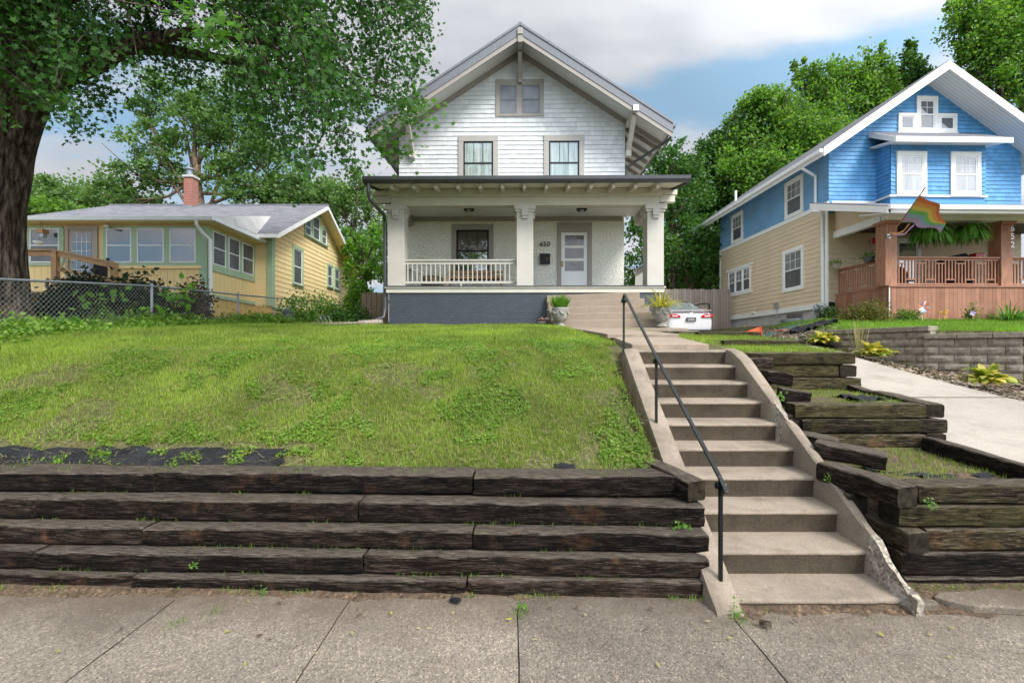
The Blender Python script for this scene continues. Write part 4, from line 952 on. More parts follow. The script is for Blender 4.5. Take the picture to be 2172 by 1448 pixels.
for px in (995, 1234):
    cl_ = thing('ceiling_light', 'black round light under the porch ceiling '+('above the rail and window' if px < 1100 else 'in front of the white door'), 'light', (X(px, 14.6), 14.6, 6.12), group='porch ceiling lights')
    mb = MB(); mb.lathe([(.05,.08),(.15,.075),(.17,.03),(.17,0),(.14,-.02),(.13,0.01)], (X(px, 14.6), 14.6, 6.12), 20); mb.build('shade', M['black'], cl_, smooth=True)
    mb = MB(); mb.lathe([(0,-.05),(.05,-.04),(.075,-.01),(.08,.01)], (X(px, 14.6), 14.6, 6.115), 16); mb.build('bulb', M['alum'], cl_, smooth=True)
# porch bench with cushions
bn = thing('porch_bench', 'brown wooden slatted bench seen through the porch balusters', 'bench', (-1.3, 14.7, FZ))
mb = MB()
for i in range(5): mb.box(-2.1, -.3, 14.45+i*.1, 14.53+i*.1, FZ+.40, FZ+.43)
mb.build('seat', M['deckwood'], bn)
for x in (-2.05, -.35):
    for y in (14.48, 14.9):
        mb = MB(); mb.box(x-.03, x+.03, y-.03, y+.03, FZ+.012, FZ+.40); mb.build('leg', M['deckwood'], bn)
mb = MB(); mb.box(-2.1, -.3, 14.93, 14.97, FZ+.50, FZ+.58); mb.box(-2.1, -.3, 14.94, 14.98, FZ+.64, FZ+.72); mb.build('backrest', M['deckwood'], bn)
mb = MB(); mb.lathe([(.28,0),(.33,.04),(.36,.22),(.33,.42),(.22,.46)], (-2.55, 14.55, FZ+.02), 18); mb.build('woven_ottoman', M['lf_dead'], None, smooth=True, label='dark red patterned round ottoman behind the left porch balusters', cat='ottoman')
mb = MB(); mb.box(-1.9, .0, 13.85, 14.25, FZ+.014, FZ+.03); mb.build('door_mat', M['cedar_p'], None, label='reddish brown mat lying on the porch floor behind the railing', cat='mat')
# porch steps
ps = thing('porch_steps', 'five tan concrete steps leading up to the white house porch', 'steps', (2.4, 12.8, 2.25))
for k in range(5):
    z0 = 2.20+k*.205; z1 = z0+.205+.05 if k < 4 else z0+.20; y0 = 12.28+k*.24
    xl = 1.05-.02*k+.05; xr = 3.98-.065*k; tilt = .055
    mb = MB(); zt = 2.25+(k+1)*.205; nn = 12; vs = []
    for i in range(nn+1):
        x = xl+(xr-xl)*i/nn; tz = tilt*(i/nn-.5)*2*(.4+.15*k); w_ = .006*mnoise.noise(Vector((x*5, k, 1)))
        vs += [(x, y0+w_, 2.1), (x, y0+w_, zt-.015+tz), (x, y0+.015, zt+tz+w_), (x, PF+.02, zt+tz), (x, PF+.02, 2.1)]
    fs = [(i*5+q, (i+1)*5+q, (i+1)*5+q+1, i*5+q+1) for i in range(nn) for q in range(4)]+[(4,3,2,1,0), tuple(nn*5+q for q in range(5))]
    mb.add(vs, fs); mb.build('step', M['conc_porch'], ps)
# urn planters
def urn(x, y, z, lab, dens, seed):
    u = thing('urn_planter', lab, 'planter', (x, y, z), group='stone urns flanking the porch steps')
    mb = MB(); mb.lathe([(.0,0),(.20,0),(.205,.03),(.17,.05),(.13,.07),(.10,.10),(.10,.12),(.12,.14),(.20,.18),(.245,.26),(.265,.36),(.255,.44),(.27,.47),(.27,.50),(.245,.51),(.23,.45),(.0,.44)], (x, y, z), 36)
    for v in mb.v: v.x = x+(v.x-x)*.82; v.y = y+(v.y-y)*.82
    for i, v in enumerate(mb.v):
        r = math.hypot(v.x-x, v.y-y)
        if .18 < v.z-z < .45 and r > .1:
            a = math.atan2(v.y-y, v.x-x); k = 1+.035*math.sin(a*6)*math.sin((v.z-z-.18)*18); v.x = x+(v.x-x)*k; v.y = y+(v.y-y)*k
    mb.build('bowl', M['urn'], u, smooth=True)
    mb = MB()
    for i in range(7):
        a = i*math.pi*2/7; b2 = (i+1)*math.pi*2/7; pts = []
        for j in range(7):
            f = j/6; t = a+(b2-a)*f; rr = .224+.006*math.sin(f*3.14); pts.append((x+rr*math.cos(t), y+rr*math.sin(t), z+.43-.09*math.sin(f*math.pi)))
        mb.tube(pts, [.008,.016,.022,.026,.022,.016,.008], 6)
    mb.build('swag', M['urn'], u, smooth=True)
    mb = MB(); mb.lathe([(0,.455),(.18,.455)], (x, y, z), 16); mb.build('soil', M['soil'], u)
def arching(name, lab, cat, c, n, length, w, mat, spread, droop, seed, group=None, base_r=.08, up=1.0, segs=5, tl=True, fold=True):
    rnd = np.random.default_rng(seed); V = []
    for i in range(n):
        a = rnd.uniform(0, 6.283); sp = rnd.uniform(.1, 1)*spread; ln = length*rnd.uniform(.6, 1.15); br = base_r*rnd.uniform(0, 1)
        p = np.array([c[0]+br*math.cos(a), c[1]+br*math.sin(a), c[2]]); dirv = np.array([math.cos(a)*sp, math.sin(a)*sp, up]); dirv /= np.linalg.norm(dirv)
        side = np.array([-math.sin(a), math.cos(a), 0.])+rnd.normal(0, .15, 3); pts = [p]
        for s in range(segs): dirv = dirv+np.array([0, 0, -droop*(s+1)/segs]); dirv /= np.linalg.norm(dirv); pts.append(pts[-1]+dirv*ln/segs)
        for s in range(segs):
            f0 = s/segs; f1 = (s+1)/segs; ww = lambda f: w*(math.sin(math.pi*min(1, f*.85+.12))**.8)*.5
            V.append([pts[s]-side*ww(f0), pts[s]+side*ww(f0), pts[s+1]+side*ww(f1), pts[s+1]-side*ww(f1)])
    V = np.array(V); o = np_mesh(name, V, 4, mat, None, c); OFF[o.name] = Vector(c)
    return props(o, lab, cat, group)
u1 = (X(1188, 11.95), 11.95, 2.235); u2 = (X(1403, 12.0), 12.0, 2.24)
urn(*u1, 'weathered grey stone urn left of the porch steps', 0, 1); urn(*u2, 'weathered grey stone urn right of the porch steps beside the car', 0, 2)
arching('potted_fern', 'bright feathery green plant growing in the left urn', 'plant', (u1[0], u1[1], u1[2]+.45), 320, .40, .02, M['lf_bright'], .75, .2, 5, base_r=.18)
arching('potted_grass', 'pale arching grassy plant growing in the right urn', 'plant', (u2[0], u2[1], u2[2]+.45), 110, .62, .028, M['lf_hosta'], 1.3, .5, 6, base_r=.15)
# brick rubble
random.seed(11)
for i in range(15):
    cx_ = X(1150, 12.6)+random.uniform(-.22, .26); lv = random.choice((0, 0, 1, 1, 2)); cz = 2.27+lv*.09+ (0.02 if lv else 0); cy_ = 12.75+random.uniform(-.15, .2)
    cx_ = X(1155, 12.6)+(cx_-X(1150, 12.6))*(1-.22*lv)
    mb = MB(); mb.box(-.1, .1, -.045, .045, -.032, .032); mt = Matrix.Translation((cx_, cy_, cz+.02)) @ Matrix.Rotation(random.uniform(0, 3.1), 4, 'Z') @ Matrix.Rotation(random.uniform(-.5, .5), 4, 'X') @ Matrix.Rotation(random.uniform(-.35, .35), 4, 'Y')
    me = bpy.data.meshes.new('loose_brick'); me.from_pydata([tuple(v) for v in mb.v], [], mb.f); o = link_mesh(me, 'loose_brick', M['urn'] if i % 3 else M['brick_red']); o.matrix_world = mt
    bv = o.modifiers.new('bevel', 'BEVEL'); bv.width = .008
    props(o, 'loose weathered brick in the rubble heap left of the porch steps', 'brick', 'loose bricks beside the porch steps')
mb = MB(); mb.beam((X(1163,12.55), 12.5, 2.75), (X(1172,12.55), 12.62, 2.42), .10, .06); mb.build('broken_concrete', M['urn'], None, bevel=.012, label='broken slab of concrete leaning on the steps above the brick rubble', cat='rubble')
mb = MB(); mb.tube([(-3.75,13.15,2.45),(-4.05,12.95,2.42),(-4.3,12.75,2.40)], [.07,.075,.07], 8); mb.build('drain_pipe', M['fence_light'], None, smooth=True, label='short grey drain extension at the foot of the dark downspout', cat='drain pipe')
mb = MB(); mb.beam((-5.6,12.6,2.36),(-4.2,12.72,2.40),.22,.05); mb.build('wood_plank', M['fence_light'], None, label='weathered plank lying on the grass by the drain', cat='plank')
# ================================================================ YELLOW HOUSE
YH = thing('yellow_house', 'low yellow house with sage green trim, grey roof and brick chimney', 'house', (-9.17, 13.7, 2.35))
yf = wall_tf('front', 13.7); yr = wall_tf('right', -9.17); ym = wall_tf('right', -8.55)
XC = -9.17; XL = -18.0
mb = MB(); mb.box(XL, XC-.004, 13.704, 16.25, 3.33, 5.42); mb.build('wing_wall', M['yellow_plank'], YH)
mb = MB(); mb.box(XL, XC-.012, 13.712, 16.25, 2.0, 3.34); mb.build('foundation', M['yellow_rough'], YH)
for tf, a, b_ in ((yf, XL, XC), (yr, 13.7, 16.2)):
    mb = MB(tf); mb.box(a, b_, 3.24, 3.34, 0, .035); mb.build('water_table', M['green'], YH)
mb = MB(yf)
mb.box(X(228,13.7)-.08, XC, 4.17, 4.26, 0, .03); mb.box(X(228,13.7)-.08, XC, 5.29, 5.36, 0, .03)
for a, b_ in ((220,228),(281,293),(350,362),(417,440)): mb.box(X(a,13.7), X(b_,13.7) if b_ < 440 else XC+.012, 4.26, 5.29, 0, .03)
mb.box(X(425,13.7), XC+.012, 2.9, 4.17, 0, .032); mb.box(XL, X(130,13.7)+.06, 4.17, 4.26, 0, .03); mb.box(XL, X(130,13.7)+.06, 5.29, 5.36, 0, .03)
for a, b_ in ((-60,0),(53,66),(128,137)): mb.box(X(a,13.7), X(b_,13.7), 4.26, 5.29, 0, .03)
mb.build('front_trim', M['green'], YH)
mb = MB(yf); mb.box(X(228,13.7)-.08, XC-.15, 4.08, 4.165, 0, .06); mb.build('sill_board', M['yellow'], YH)
for a, b_ in ((0,53),(66,128),(228,281),(293,350),(362,417)):
    window(YH, yf, X(a,13.7), X(b_,13.7), 4.26, 5.29, 0, None, M['white_vinyl'], M['glass_sky'], sash=.035, low_glass=M['glass_sky'] if a > 200 else M['screen'], proud=.02)
mb = MB(yr)
for a, b_ in ((13.7,13.90),(14.52,14.68),(15.27,15.43),(16.08,16.2)): mb.box(a, b_, 4.26, 5.29, 0, .03)
mb.box(13.7, 16.2, 4.05, 4.26, 0, .031); mb.box(13.7, 16.2, 5.29, 5.33, 0, .03); mb.box(13.7, 13.84, 2.9, 4.05, 0, .03); mb.build('side_trim', M['green'], YH)
for a, b_ in ((13.90,14.52),(14.68,15.27),(15.43,16.08)): window(YH, yr, a, b_, 4.26, 5.29, 0, None, M['white_vinyl'], M['screen'], sash=.035, low_glass=M['screen'])
# door
mb = MB(yf); a, b_ = X(143,13.7), X(208,13.7); mb.box(a-.02, a+.07, 3.3, 5.36, 0, .05); mb.box(b_-.07, b_+.02, 3.3, 5.36, 0, .05); mb.box(a+.07, b_-.07, 5.26, 5.36, 0, .05); mb.build('door_frame', M['taupe'], YH)
mb = MB(yf); mb.box(a+.07, b_-.07, 3.3, 5.26, 0, .02); dd = mb.build('storm_door', M['taupe'], YH); mb = MB(yf); mb.box(a+.17, b_-.17, 3.5, 5.16, 0, .026); mb.build('pane', M['glass_sky'], dd)
mb = MB(yf)
for i in range(1, 4): mb.box(a+.17+(b_-a-.34)*i/4-.006, a+.17+(b_-a-.34)*i/4+.006, 3.5, 5.16, .02, .032)
for i in range(1, 6): mb.box(a+.17, b_-.17, 3.5+1.66*i/6-.006, 3.5+1.66*i/6+.006, .02, .0325)
mb.build('muntins', M['white_vinyl'], dd)
mb = MB(); mb.lathe([(0,-.03),(.03,0),(0,.03)], (a+.12, 13.63, 4.3), 8); mb.build('door_knob', M['brass'], dd)
# jog wall and gable wall
mb = MB(); mb.box(XC, -8.56, 16.2, 16.35, 3.2, 5.6); mb.build('jog_wall', M['yellow_lap'], YH)
mb = MB(); mb.box(XC, -8.57, 16.212, 16.3, 2.0, 3.2); mb.box(-8.8, -8.57, 16.22, 24.0, 2.0, 3.1); mb.build('block_foundation', M['yellow_rough'], YH)
AY, AZ = 19.94, 7.80; ysl = .543
siding(YH, 'gable_wall', M['yellow_lap'], ym, 3.3, AZ-.1, .18, lambda z: (max(16.2, AY-(AZ-z)/ysl), min(23.85, AY+(AZ-z)/ysl)), 2.35, .016)
mb = MB(); mb.prism([(16.22, 3.0), (23.84, 3.0), (23.84, AZ-3.9*ysl), (AY, AZ-.03), (16.22, AZ-3.72*ysl)], 'x', -16, -8.565); mb.build('main_wall', M['yellow'], YH)
mb = MB(ym); mb.box(16.2, 23.85, 3.12, 3.20, 0, .04); mb.box(16.2, 16.36, 3.2, 5.75, 0, .035); mb.build('corner_board', M['green'], YH)
mb = MB(); mb.box(-8.70, -8.515, 16.155, 16.2, 3.2, 5.7); mb.build('corner_board', M['green'], YH)
window(YH, ym, 17.75, 18.45, 4.25, 5.62, .10, M['green'], M['white_vinyl'], M['screen'], proud=.05)
for a, b_ in ((21.05,21.55),(21.9,22.4)): window(YH, ym, a, b_, 4.6, 5.55, .09, M['green'], M['white_vinyl'], M['screen'], proud=.05)
for a, b_, t in ((18.78,19.3,7.1),(19.5,20.15,7.42),(20.4,20.88,7.1)): window(YH, ym, a, b_, 6.42, t, .09, M['green'], M['white_vinyl'], M['screen'], proud=.05)
# roofs
RXr = -8.05; e0, e1 = (15.68, 5.66), (24.2, 5.66)
mb = MB(); mb.slab([(-17.65, AY, 7.96), (-21.5, e0[0], 5.66), (RXr, e0[0], 5.66), (RXr, AY, 7.96)], .05); mb.slab([(-21.5, e1[0], 5.66), (-17.65, AY, 7.96), (RXr, AY, 7.96), (RXr, e1[0], 5.66)], .05)
mb.quad((-17.65, AY, 7.96), (-21.5, e1[0], 5.66), (-21.5, e0[0], 5.66)); mb.build('roof', M['roof_grey_x'], YH)
mb = MB(); mb.tube([(-17.65, AY, 7.97), (RXr, AY, 7.97)], .05, 6); mb.build('ridge_cap', M['fascia_metal'], YH)
mb = MB()
for s, (ey, ez) in ((-1, e0), (1, e1)):
    mb.prism([(AY, 7.90), (ey, ez-.06), (ey, ez-.12), (AY, 7.83)], 'x', -16, RXr-.03)
mb.build('soffit', M['yellow'], YH)
mb = MB()
for s, (ey, ez) in ((-1, e0), (1, e1)): mb.prism([(AY, 7.94), (ey, ez-.01), (ey, ez-.17), (AY, 7.78)], 'x', RXr-.028, RXr+.012)
mb.box(-20, RXr-.03, e0[0]-.03, e0[0], 5.50, 5.63); mb.box(-20, RXr-.03, e1[0], e1[0]+.03, 5.50, 5.63); mb.build('fascia', M['white'], YH)
B_ = (-9.49, 17.92, 6.90); Cc = (-8.77, 15.66, 5.64)
mb = MB(); mb.slab([(XL-.5, 13.32, 5.55), (-8.80, 13.32, 5.55), B_, (XL-.5, 17.92, 6.90)], .04); mb.build('wing_roof', M['roof_grey_x'], YH)
mb = MB(); mb.slab([(-8.80, 13.34, 5.565), (-8.77, 16.1, 5.60), Cc, B_], .03); mb.build('membrane_roof', M['conc_found'], YH)
mb = MB(); mb.box(XL-.5, -8.72, 13.25, 13.33, 5.42, 5.54); mb.box(-8.80, -8.70, 13.33, 16.14, 5.42, 5.54); mb.build('gutter', M['white_vinyl'], YH, bevel=.01)
mb = MB(); mb.box(XL, -8.80, 13.33, 13.7, 5.40, 5.43); mb.box(XC, -8.80, 13.7, 16.14, 5.40, 5.43); mb.build('soffit', M['yellow'], YH)
mb = MB(); mb.tube([(-9.22, 13.30, 5.42), (-9.22, 13.30, 5.30), (-9.15, 13.45, 5.1), (-9.03, 13.62, 4.92), (-9.03, 13.64, 3.3), (-9.02, 13.6, 2.7)], .05, 8); mb.build('downspout', M['white_vinyl'], YH)
# chimney
ch = MB(); cx0, cx1 = X(390,19.6), X(408,19.6); ch.box(cx0, cx1, 19.6, 19.98, 7.5, Z(376,19.6)); cho = ch.build('chimney', M['brick_red'], YH)
mb = MB(); mb.box(cx0-.06, cx1+.06, 19.55, 20.02, Z(376,19.6), Z(371,19.6)); mb.build('cap', M['conc_found'], cho, bevel=.02)
mb = MB(); mb.lathe([(.12,0),(.12,.24),(.19,.25),(.19,.31),(.02,.36)], ((cx0+cx1)/2, 19.7, Z(371,19.6)), 14); mb.build('flue', M['galv'], cho)
mb = MB(); mb.box(cx0-.04, cx1+.04, 19.57, 20.0, 7.5, 7.86); mb.build('flashing', M['galv'], cho)
mb = MB(); mb.lathe([(.0,0),(.07,.01),(.08,.08),(.04,.10)], (X(418,13.2), 13.45, 5.28), 12) if False else None
mb = MB(); mb.beam((X(220,13.6), 13.65, 5.36), (X(233,13.5), 13.40, 5.28), .09, .07); mb.build('floodlight', M['white_vinyl'], YH, bevel=.02)
# things hanging on the yellow porch
bf = thing('bird_feeder', 'small wooden feeder hanging from the yellow house eave', 'bird feeder', (X(90,13.4), 13.4, Z(496,13.4)))
x, z = X(90,13.4), Z(495,13.4); mb = MB(); mb.box(x-.1, x+.1, 13.3, 13.5, z, z+.12); mb.build('roof', M['deckwood'], bf); mb = MB(); mb.box(x-.04, x+.08, 13.34, 13.46, z-.12, z); mb.build('tube', M['alum'], bf); mb = MB(); mb.tube([(x, 13.4, z+.12), (x, 13.4, 5.42)], .005, 5); mb.build('wire', M['black'], bf)
bk = thing('hanging_bowl', 'white hanging bowl in front of the yellow house window', 'bowl', (X(83,13.3), 13.3, Z(520,13.3)))
x, z = X(83,13.3), Z(520,13.3); mb = MB(); mb.lathe([(.02,0),(.09,.02),(.13,.07),(.13,.10),(.02,.11)], (x, 13.3, z), 16); mb.build('bowl', M['white'], bk, smooth=True); mb = MB(); mb.tube([(x, 13.3, z+.1), (x, 13.35, 5.41)], .004, 5); mb.build('wire', M['black'], bk)
# wood ramp railing
rr = thing('wooden_railing', 'brown lumber deck and ramp railing in front of the yellow house door', 'railing', (-11.5, 12.6, 2.8))
D0 = 12.4
pts = [P(30,531,D0), P(118,531,D0), P(243,557,D0)]
mb = MB(); mb.beam(pts[0], pts[1], .14, .04); mb.beam(pts[1], pts[2], .14, .04); mb.build('handrail', M['deckwood'], rr)
dz = Vector((0,0,-.09)); mb = MB(); mb.beam(pts[0]+dz, pts[1]+dz, .04, .13); mb.beam(pts[1]+dz, pts[2]+dz, .04, .13); dz = Vector((0,0,-.50)); mb.beam(pts[1]+dz, pts[2]+dz, .04, .12); mb.build('rail', M['deckwood'], rr)
for p in (pts[1], pts[2], pts[0]): mb = MB(); mb.box(p.x-.07, p.x+.07, D0-.06, D0+.06, 2.5, p.z-.02); mb.build('post', M['deckwood'], rr)
mb = MB(); mb.slab([(-15, 12.45, 3.25), (pts[1].x, 12.45, 3.25), (pts[1].x, 13.68, 3.25), (-15, 13.68, 3.25)], .1); mb.slab([(pts[1].x, 12.45, 3.24), (pts[2].x, 12.45, 2.85), (pts[2].x, 13.68, 2.85), (pts[1].x, 13.68, 3.24)], .1); mb.build('deck', M['deckwood'], rr)
gc = thing('folding_chair', 'black metal folding chair behind the ramp railing of the yellow house', 'chair', (X(198,13.0), 13.0, 3.0))
x = X(198,13.0); mb = MB(); mb.box(x-.2, x+.2, 12.85, 13.2, 3.38, 3.40); mb.build('seat', M['black'], gc); mb = MB(); mb.box(x-.2, x+.2, 13.22, 13.24, 3.45, Z(558,13.2)); mb.build('backrest', M['black'], gc)
for dx in (-.2, .2): mb = MB(); mb.tube([(x+dx, 12.85, 2.95), (x+dx, 13.23, 3.85)], .012, 6); mb.tube([(x+dx, 13.25, 2.95), (x+dx, 12.9, 3.4)], .012, 6); mb.build('leg', M['black'], gc)

# chain link fence
cf = thing('chain_link_fence', 'low galvanised chain link fence running back between the lawns', 'fence', (-7.67, 9.69, 2.1))
FX = -7.67; fpts = [(3.6,2.50),(6.64,2.68),(9.69,3.0),(12.74,3.185),(15.85,3.40),(18.9,3.58),(21.98,3.72)]
def ftop(y): return interp(y, fpts)
def fbot(y): return ftop(y)-.90
mb = MB(); mb.tube([(FX, y, z) for y, z in fpts], .021, 8); mb.build('top_rail', M['galv'], cf, smooth=True)
for y, z in fpts:
    mb = MB(); mb.tube([(FX, y, z-1.1), (FX, y, z+.01)], .027, 8); mb.lathe([(.034,-.03),(.036,.02),(.01,.06)], (FX, y, z), 8); mb.build('post', M['galv'], cf)
V = []; h = .88; r = .0019; step = .085; y = 3.6-h
while y < 22:
    for s in (1, -1):
        ya, yb = (y, y+h) if s > 0 else (y+h, y)
        pa = np.array([FX, ya, fbot(ya)]); pb = np.array([FX, yb, fbot(yb)+h])
        if 3.5 < min(ya, yb) and max(ya, yb) < 22:
            d_ = (pb-pa)/np.linalg.norm(pb-pa); u = np.cross(d_, [1,0,0]); u /= np.linalg.norm(u); w_ = np.array([1.,0,0])
            o3 = [u*r, (-u*.5+w_*.87)*r, (-u*.5-w_*.87)*r]
            for i in range(3): V.append([pa+o3[i], pa+o3[(i+1)%3], pb+o3[(i+1)%3], pb+o3[i]])
    y += step
o = np_mesh('mesh', np.array(V), 4, M['chain'], cf, OFF[cf.name])

def boardfence(name, lab, a, b_, z0, z1, mat, n):
    f = thing(name, lab, 'fence', (a[0], a[1], z0)); a = Vector((a[0], a[1], 0)); b_ = Vector((b_[0], b_[1], 0)); d = (b_-a)/n; mb = MB(); rnd = random.Random(3)
    for i in range(n):
        p = a+d*i; q = a+d*(i+.96); zt = z1+rnd.uniform(-.02, .02); zb = z0
        m_ = (p+q)/2; hw = (q-p)/2; nr = Vector((-d.y, d.x, 0)).normalized()*.018
        pr = [p+Vector((0,0,zb)), q+Vector((0,0,zb)), q+Vector((0,0,zt-.05)), p+(q-p)*.8+Vector((0,0,zt)), p+(q-p)*.2+Vector((0,0,zt)), p+Vector((0,0,zt-.05))]
        vs = [v+nr for v in pr]+[v-nr for v in pr]; mb.add(vs, [tuple(range(6)), tuple(range(11, 5, -1))]+[(k, 6+k, 6+(k+1)%6, (k+1)%6) for k in range(6)])
    mb.build('boards', mat, f)
    for z in (z0+.3, z1-.35): m2 = MB(); m2.beam(a+Vector((0,.05,z)), b_+Vector((0,.05,z)), .05, .09); m2.build('rail', mat, f)
boardfence('wooden_fence', 'brown board fence between the yellow and the white house', (X(766,16.5),16.5), (X(824,16.2),16.2), 2.3, Z(621,16.5), M['cedar_fence'], 8)
boardfence('wooden_fence', 'pale board fence closing the driveway behind the white car', (4.3,22.6), (11.0,22.9), 2.3, Z(612,22.6), M['fence_light'], 46)
ld = thing('aluminium_ladder', 'aluminium ladder lying on its side in the weeds by the chain link fence', 'ladder', (-6.8, 15.0, 2.4))
la, lb = P(630,670,14.9), P(700,672,14.6); mb = MB(); mb.beam(la, lb, .03, .07); la2 = la+Vector((.35,-.5,-.28)); lb2 = lb+Vector((.35,-.5,-.26)); mb.beam(la2, lb2, .03, .07); mb.build('side_rail', M['alum'], ld)
for i in range(8): f = (i+.5)/8; mb = MB(); mb.tube([la.lerp(lb, f), la2.lerp(lb2, f)], .018, 6); mb.build('rung', M['alum'], ld)

# ================================================================ BLUE HOUSE
BX, BY = 11.47, 16.5
BH = thing('blue_house', 'blue and tan gabled house with cedar railed front porch', 'house', (BX, BY, 2.6), R(1.4))
bl = wall_tf('left', BX); bf_ = wall_tf('front', BY); BW = 7.18; BC = BX+3.6; BSL = .69; BAP = 11.35; BD = 8.15
mb = MB(); mb.prism([(BX+.02, 3.37), (BX+BW-.02, 3.37), (BX+BW-.02, 8.86), (BC, BAP-.03), (BX+.02, 8.86)], 'y', BY+.02, BY+BD); mb.build('wall_core', M['blue_lap'], BH)
mb = MB(); mb.box(BX+.06, BX+BW, BY+.06, BY+BD-.05, 2.2, 3.2); mb.build('foundation', M['conc_found'], BH)
siding(BH, 'side_wall_lower', M['tan_lap'], bl, 3.36, 6.88, .18, lambda z: (BY, BY+BD), 2.6, .018)
siding(BH, 'side_wall_upper', M['blue_lap'], bl, 7.0, 8.9, .13, lambda z: (BY, BY+BD), 2.6, .016)
siding(BH, 'front_wall_upper', M['blue_sh'], bf_, 6.6, BAP-.02, .145, lambda z: (max(BX, BC-(BAP-z)/BSL), min(BX+BW, BC+(BAP-z)/BSL)), 2.6, .026, True)
siding(BH, 'front_wall_lower', M['tan_dark'], bf_, 3.38, 6.6, .18, lambda z: (BX, BX+BW), 2.6, .018)
mb = MB(bl); mb.box(BY-.02, BY+BD, 6.86, 7.02, 0, .045); mb.box(BY-.02, BY+BD, 3.18, 3.38, 0, .04); mb.box(BY+BD-.12, BY+BD+.01, 3.38, 6.86, 0, .042); mb.box(BY-.02, BY+.13, 3.38, 6.86, 0, .042); mb.build('trim_boards', M['white'], BH)
ZEV = BAP-3.6*BSL
RF, RB = 15.62, 26.2; OV = .80
for s in (-1, 1):
    ex = BC+s*(3.6+OV); ez = BAP-(3.6+OV)*BSL; t = .30
    mb = MB(); pts = [(BC, RF, BAP+t), (ex, RF, ez+t), (ex, RB, ez+t), (BC, RB, BAP+t)]; pts = pts[::-1] if s < 0 else pts; mb.slab(pts, .04); mb.build('roof', M['roof_grey'], BH)
    mb = MB(); pts = [(BC, RF+.04, BAP+.03), (ex-s*.02, RF+.04, ez+.03), (ex-s*.02, RB, ez+.03), (BC, RB, BAP+.03)]; pts = pts[::-1] if s < 0 else pts; mb.slab(pts, .03); mb.build('soffit', M['soffit_w'], BH)
    mb = MB(); mb.prism([(BC, BAP+t-.03), (ex, ez+t-.03), (ex, ez-.03), (BC, BAP-.03)], 'y', RF-.02, RF+.03); mb.build('rake_board', M['white'], BH)
    mb = MB(); mb.box(min(ex, ex+s*.02), max(ex, ex+s*.02), RF, RB, ez-.02, ez+t-.06); mb.box(min(ex, ex+s*.13), max(ex, ex+s*.13), RF+.02, RB, ez+.10, ez+.24); mb.build('gutter', M['white_vinyl'], BH, bevel=.01)
mb = MB(); mb.tube([(BX+.55, 20.6, 8.9), (BX+.55-.9, 21.9, 9.35)], .02, 6) if False else mb.tube([(BX+.1, 23.2, 8.8), (BX+.1, 23.2, 9.75)], .06, 8); mb.build('vent_pipe', M['white_vinyl'], BH)
bdp = MB(); ex = BX-OV-.06; bdp.tube([(ex, BY+.35, 8.55), (ex, BY+.36, 8.42), (BX-.10, BY+.55, 8.15), (BX-.07, BY+.58, 8.0), (BX-.07, BY+.58, 7.05)], .05, 8); bdp.build('downspout', M['white_vinyl'], BH)
bdp = MB(); bdp.tube([(BX-.3, BY+.40, 6.78), (BX-.14, BY+.28, 6.72), (BX-.08, BY+.2, 6.5), (BX-.08, BY+.18, 3.1), (BX-.12, BY+.1, 2.8)], .055, 8); bdp.build('downspout', M['white_vinyl'], BH)
vin = dict(tm=M['white'], sm=M['white_vinyl'])
def bw(tf, u0, u1, v0, v1, g, **k): return window(BH, tf, u0, u1, v0, v1, .12, M['white'], M['white_vinyl'], g, muntin=k.pop('muntin', (3,2)), proud=.05, sill=False, **k)
bw(bl, BY+1.45, BY+2.35, 7.15, 8.42, M['curtain_g'], low_glass=M['screen']); bw(bl, BY+5.9, BY+6.75, 7.15, 8.35, M['curtain_g'], low_glass=M['screen'])
bw(bl, BY+1.42, BY+2.5, 4.15, 5.63, M['curtain_g'], low_glass=M['screen'])
for i in range(3): window(BH, bl, BY+5.15+i*.69, BY+5.75+i*.69, 4.52, 5.60, .05, M['white'], M['white_vinyl'], M['curtain_g'], muntin=(2,2), proud=.05, sill=False, low_glass=M['screen'], sash=.05)
mb = MB(bl)
mb.box(BY+4.95, BY+7.4, 5.67, 5.78, 0, .056); mb.box(BY+4.95, BY+7.4, 4.36, 4.46, 0, .056); mb.build('window_casing', M['white'], BH)
BS = lambda px: X(px, BY)
window(BH, bf_, BS(1953), BS(1985), 9.66, 10.72, .12, M['white'], M['white_vinyl'], M['glass_sky'], muntin=(2,2), proud=.05, sill=False, sash=.05)
window(BH, bf_, BS(1912), BS(1940), 9.66, 10.12, .10, M['white'], M['white_vinyl'], M['glass_sky'], split=False, proud=.045, sill=False); window(BH, bf_, BS(1998), BS(2028), 9.66, 10.12, .10, M['white'], M['white_vinyl'], M['glass_sky'], split=False, proud=.045, sill=False)
mb = MB(bf_); mb.box(BS(1904), BS(2036), 9.42, 9.55, 0, .07); mb.build('window_apron', M['white'], BH)
# oriel bay
bay = wall_tf('front', 15.9); b0, b1 = 13.25, 16.65
mb = MB(); mb.box(b0+.01, b1-.01, 15.92, BY+.05, 6.6, 9.0); mb.build('bay_core', M['blue_sh'], BH)
siding(BH, 'bay_wall', M['blue_sh'], bay, 7.08, 8.95, .145, lambda z: (b0, b1), 2.6, .026, True)
siding(BH, 'bay_wall', M['blue_sh'], wall_tf('left', b0), 7.08, 8.95, .145, lambda z: (15.9, BY), 2.6, .026, True)
for a, b_ in ((1910,1958),(2027,2076)): window(BH, bay, X(a,15.9), X(b_,15.9), 7.16, 8.42, .14, M['white'], M['white_vinyl'], M['curtain_g'], muntin=(3,2), proud=.05, sill=False)
mb = MB(); mb.box(b0-.06, b1+.06, 15.86, BY, 7.0, 7.07); mb.box(BX+.1, b0-.08, BY-.05, BY, 6.96, 7.02); mb.build('bay_sill', M['white'], BH)
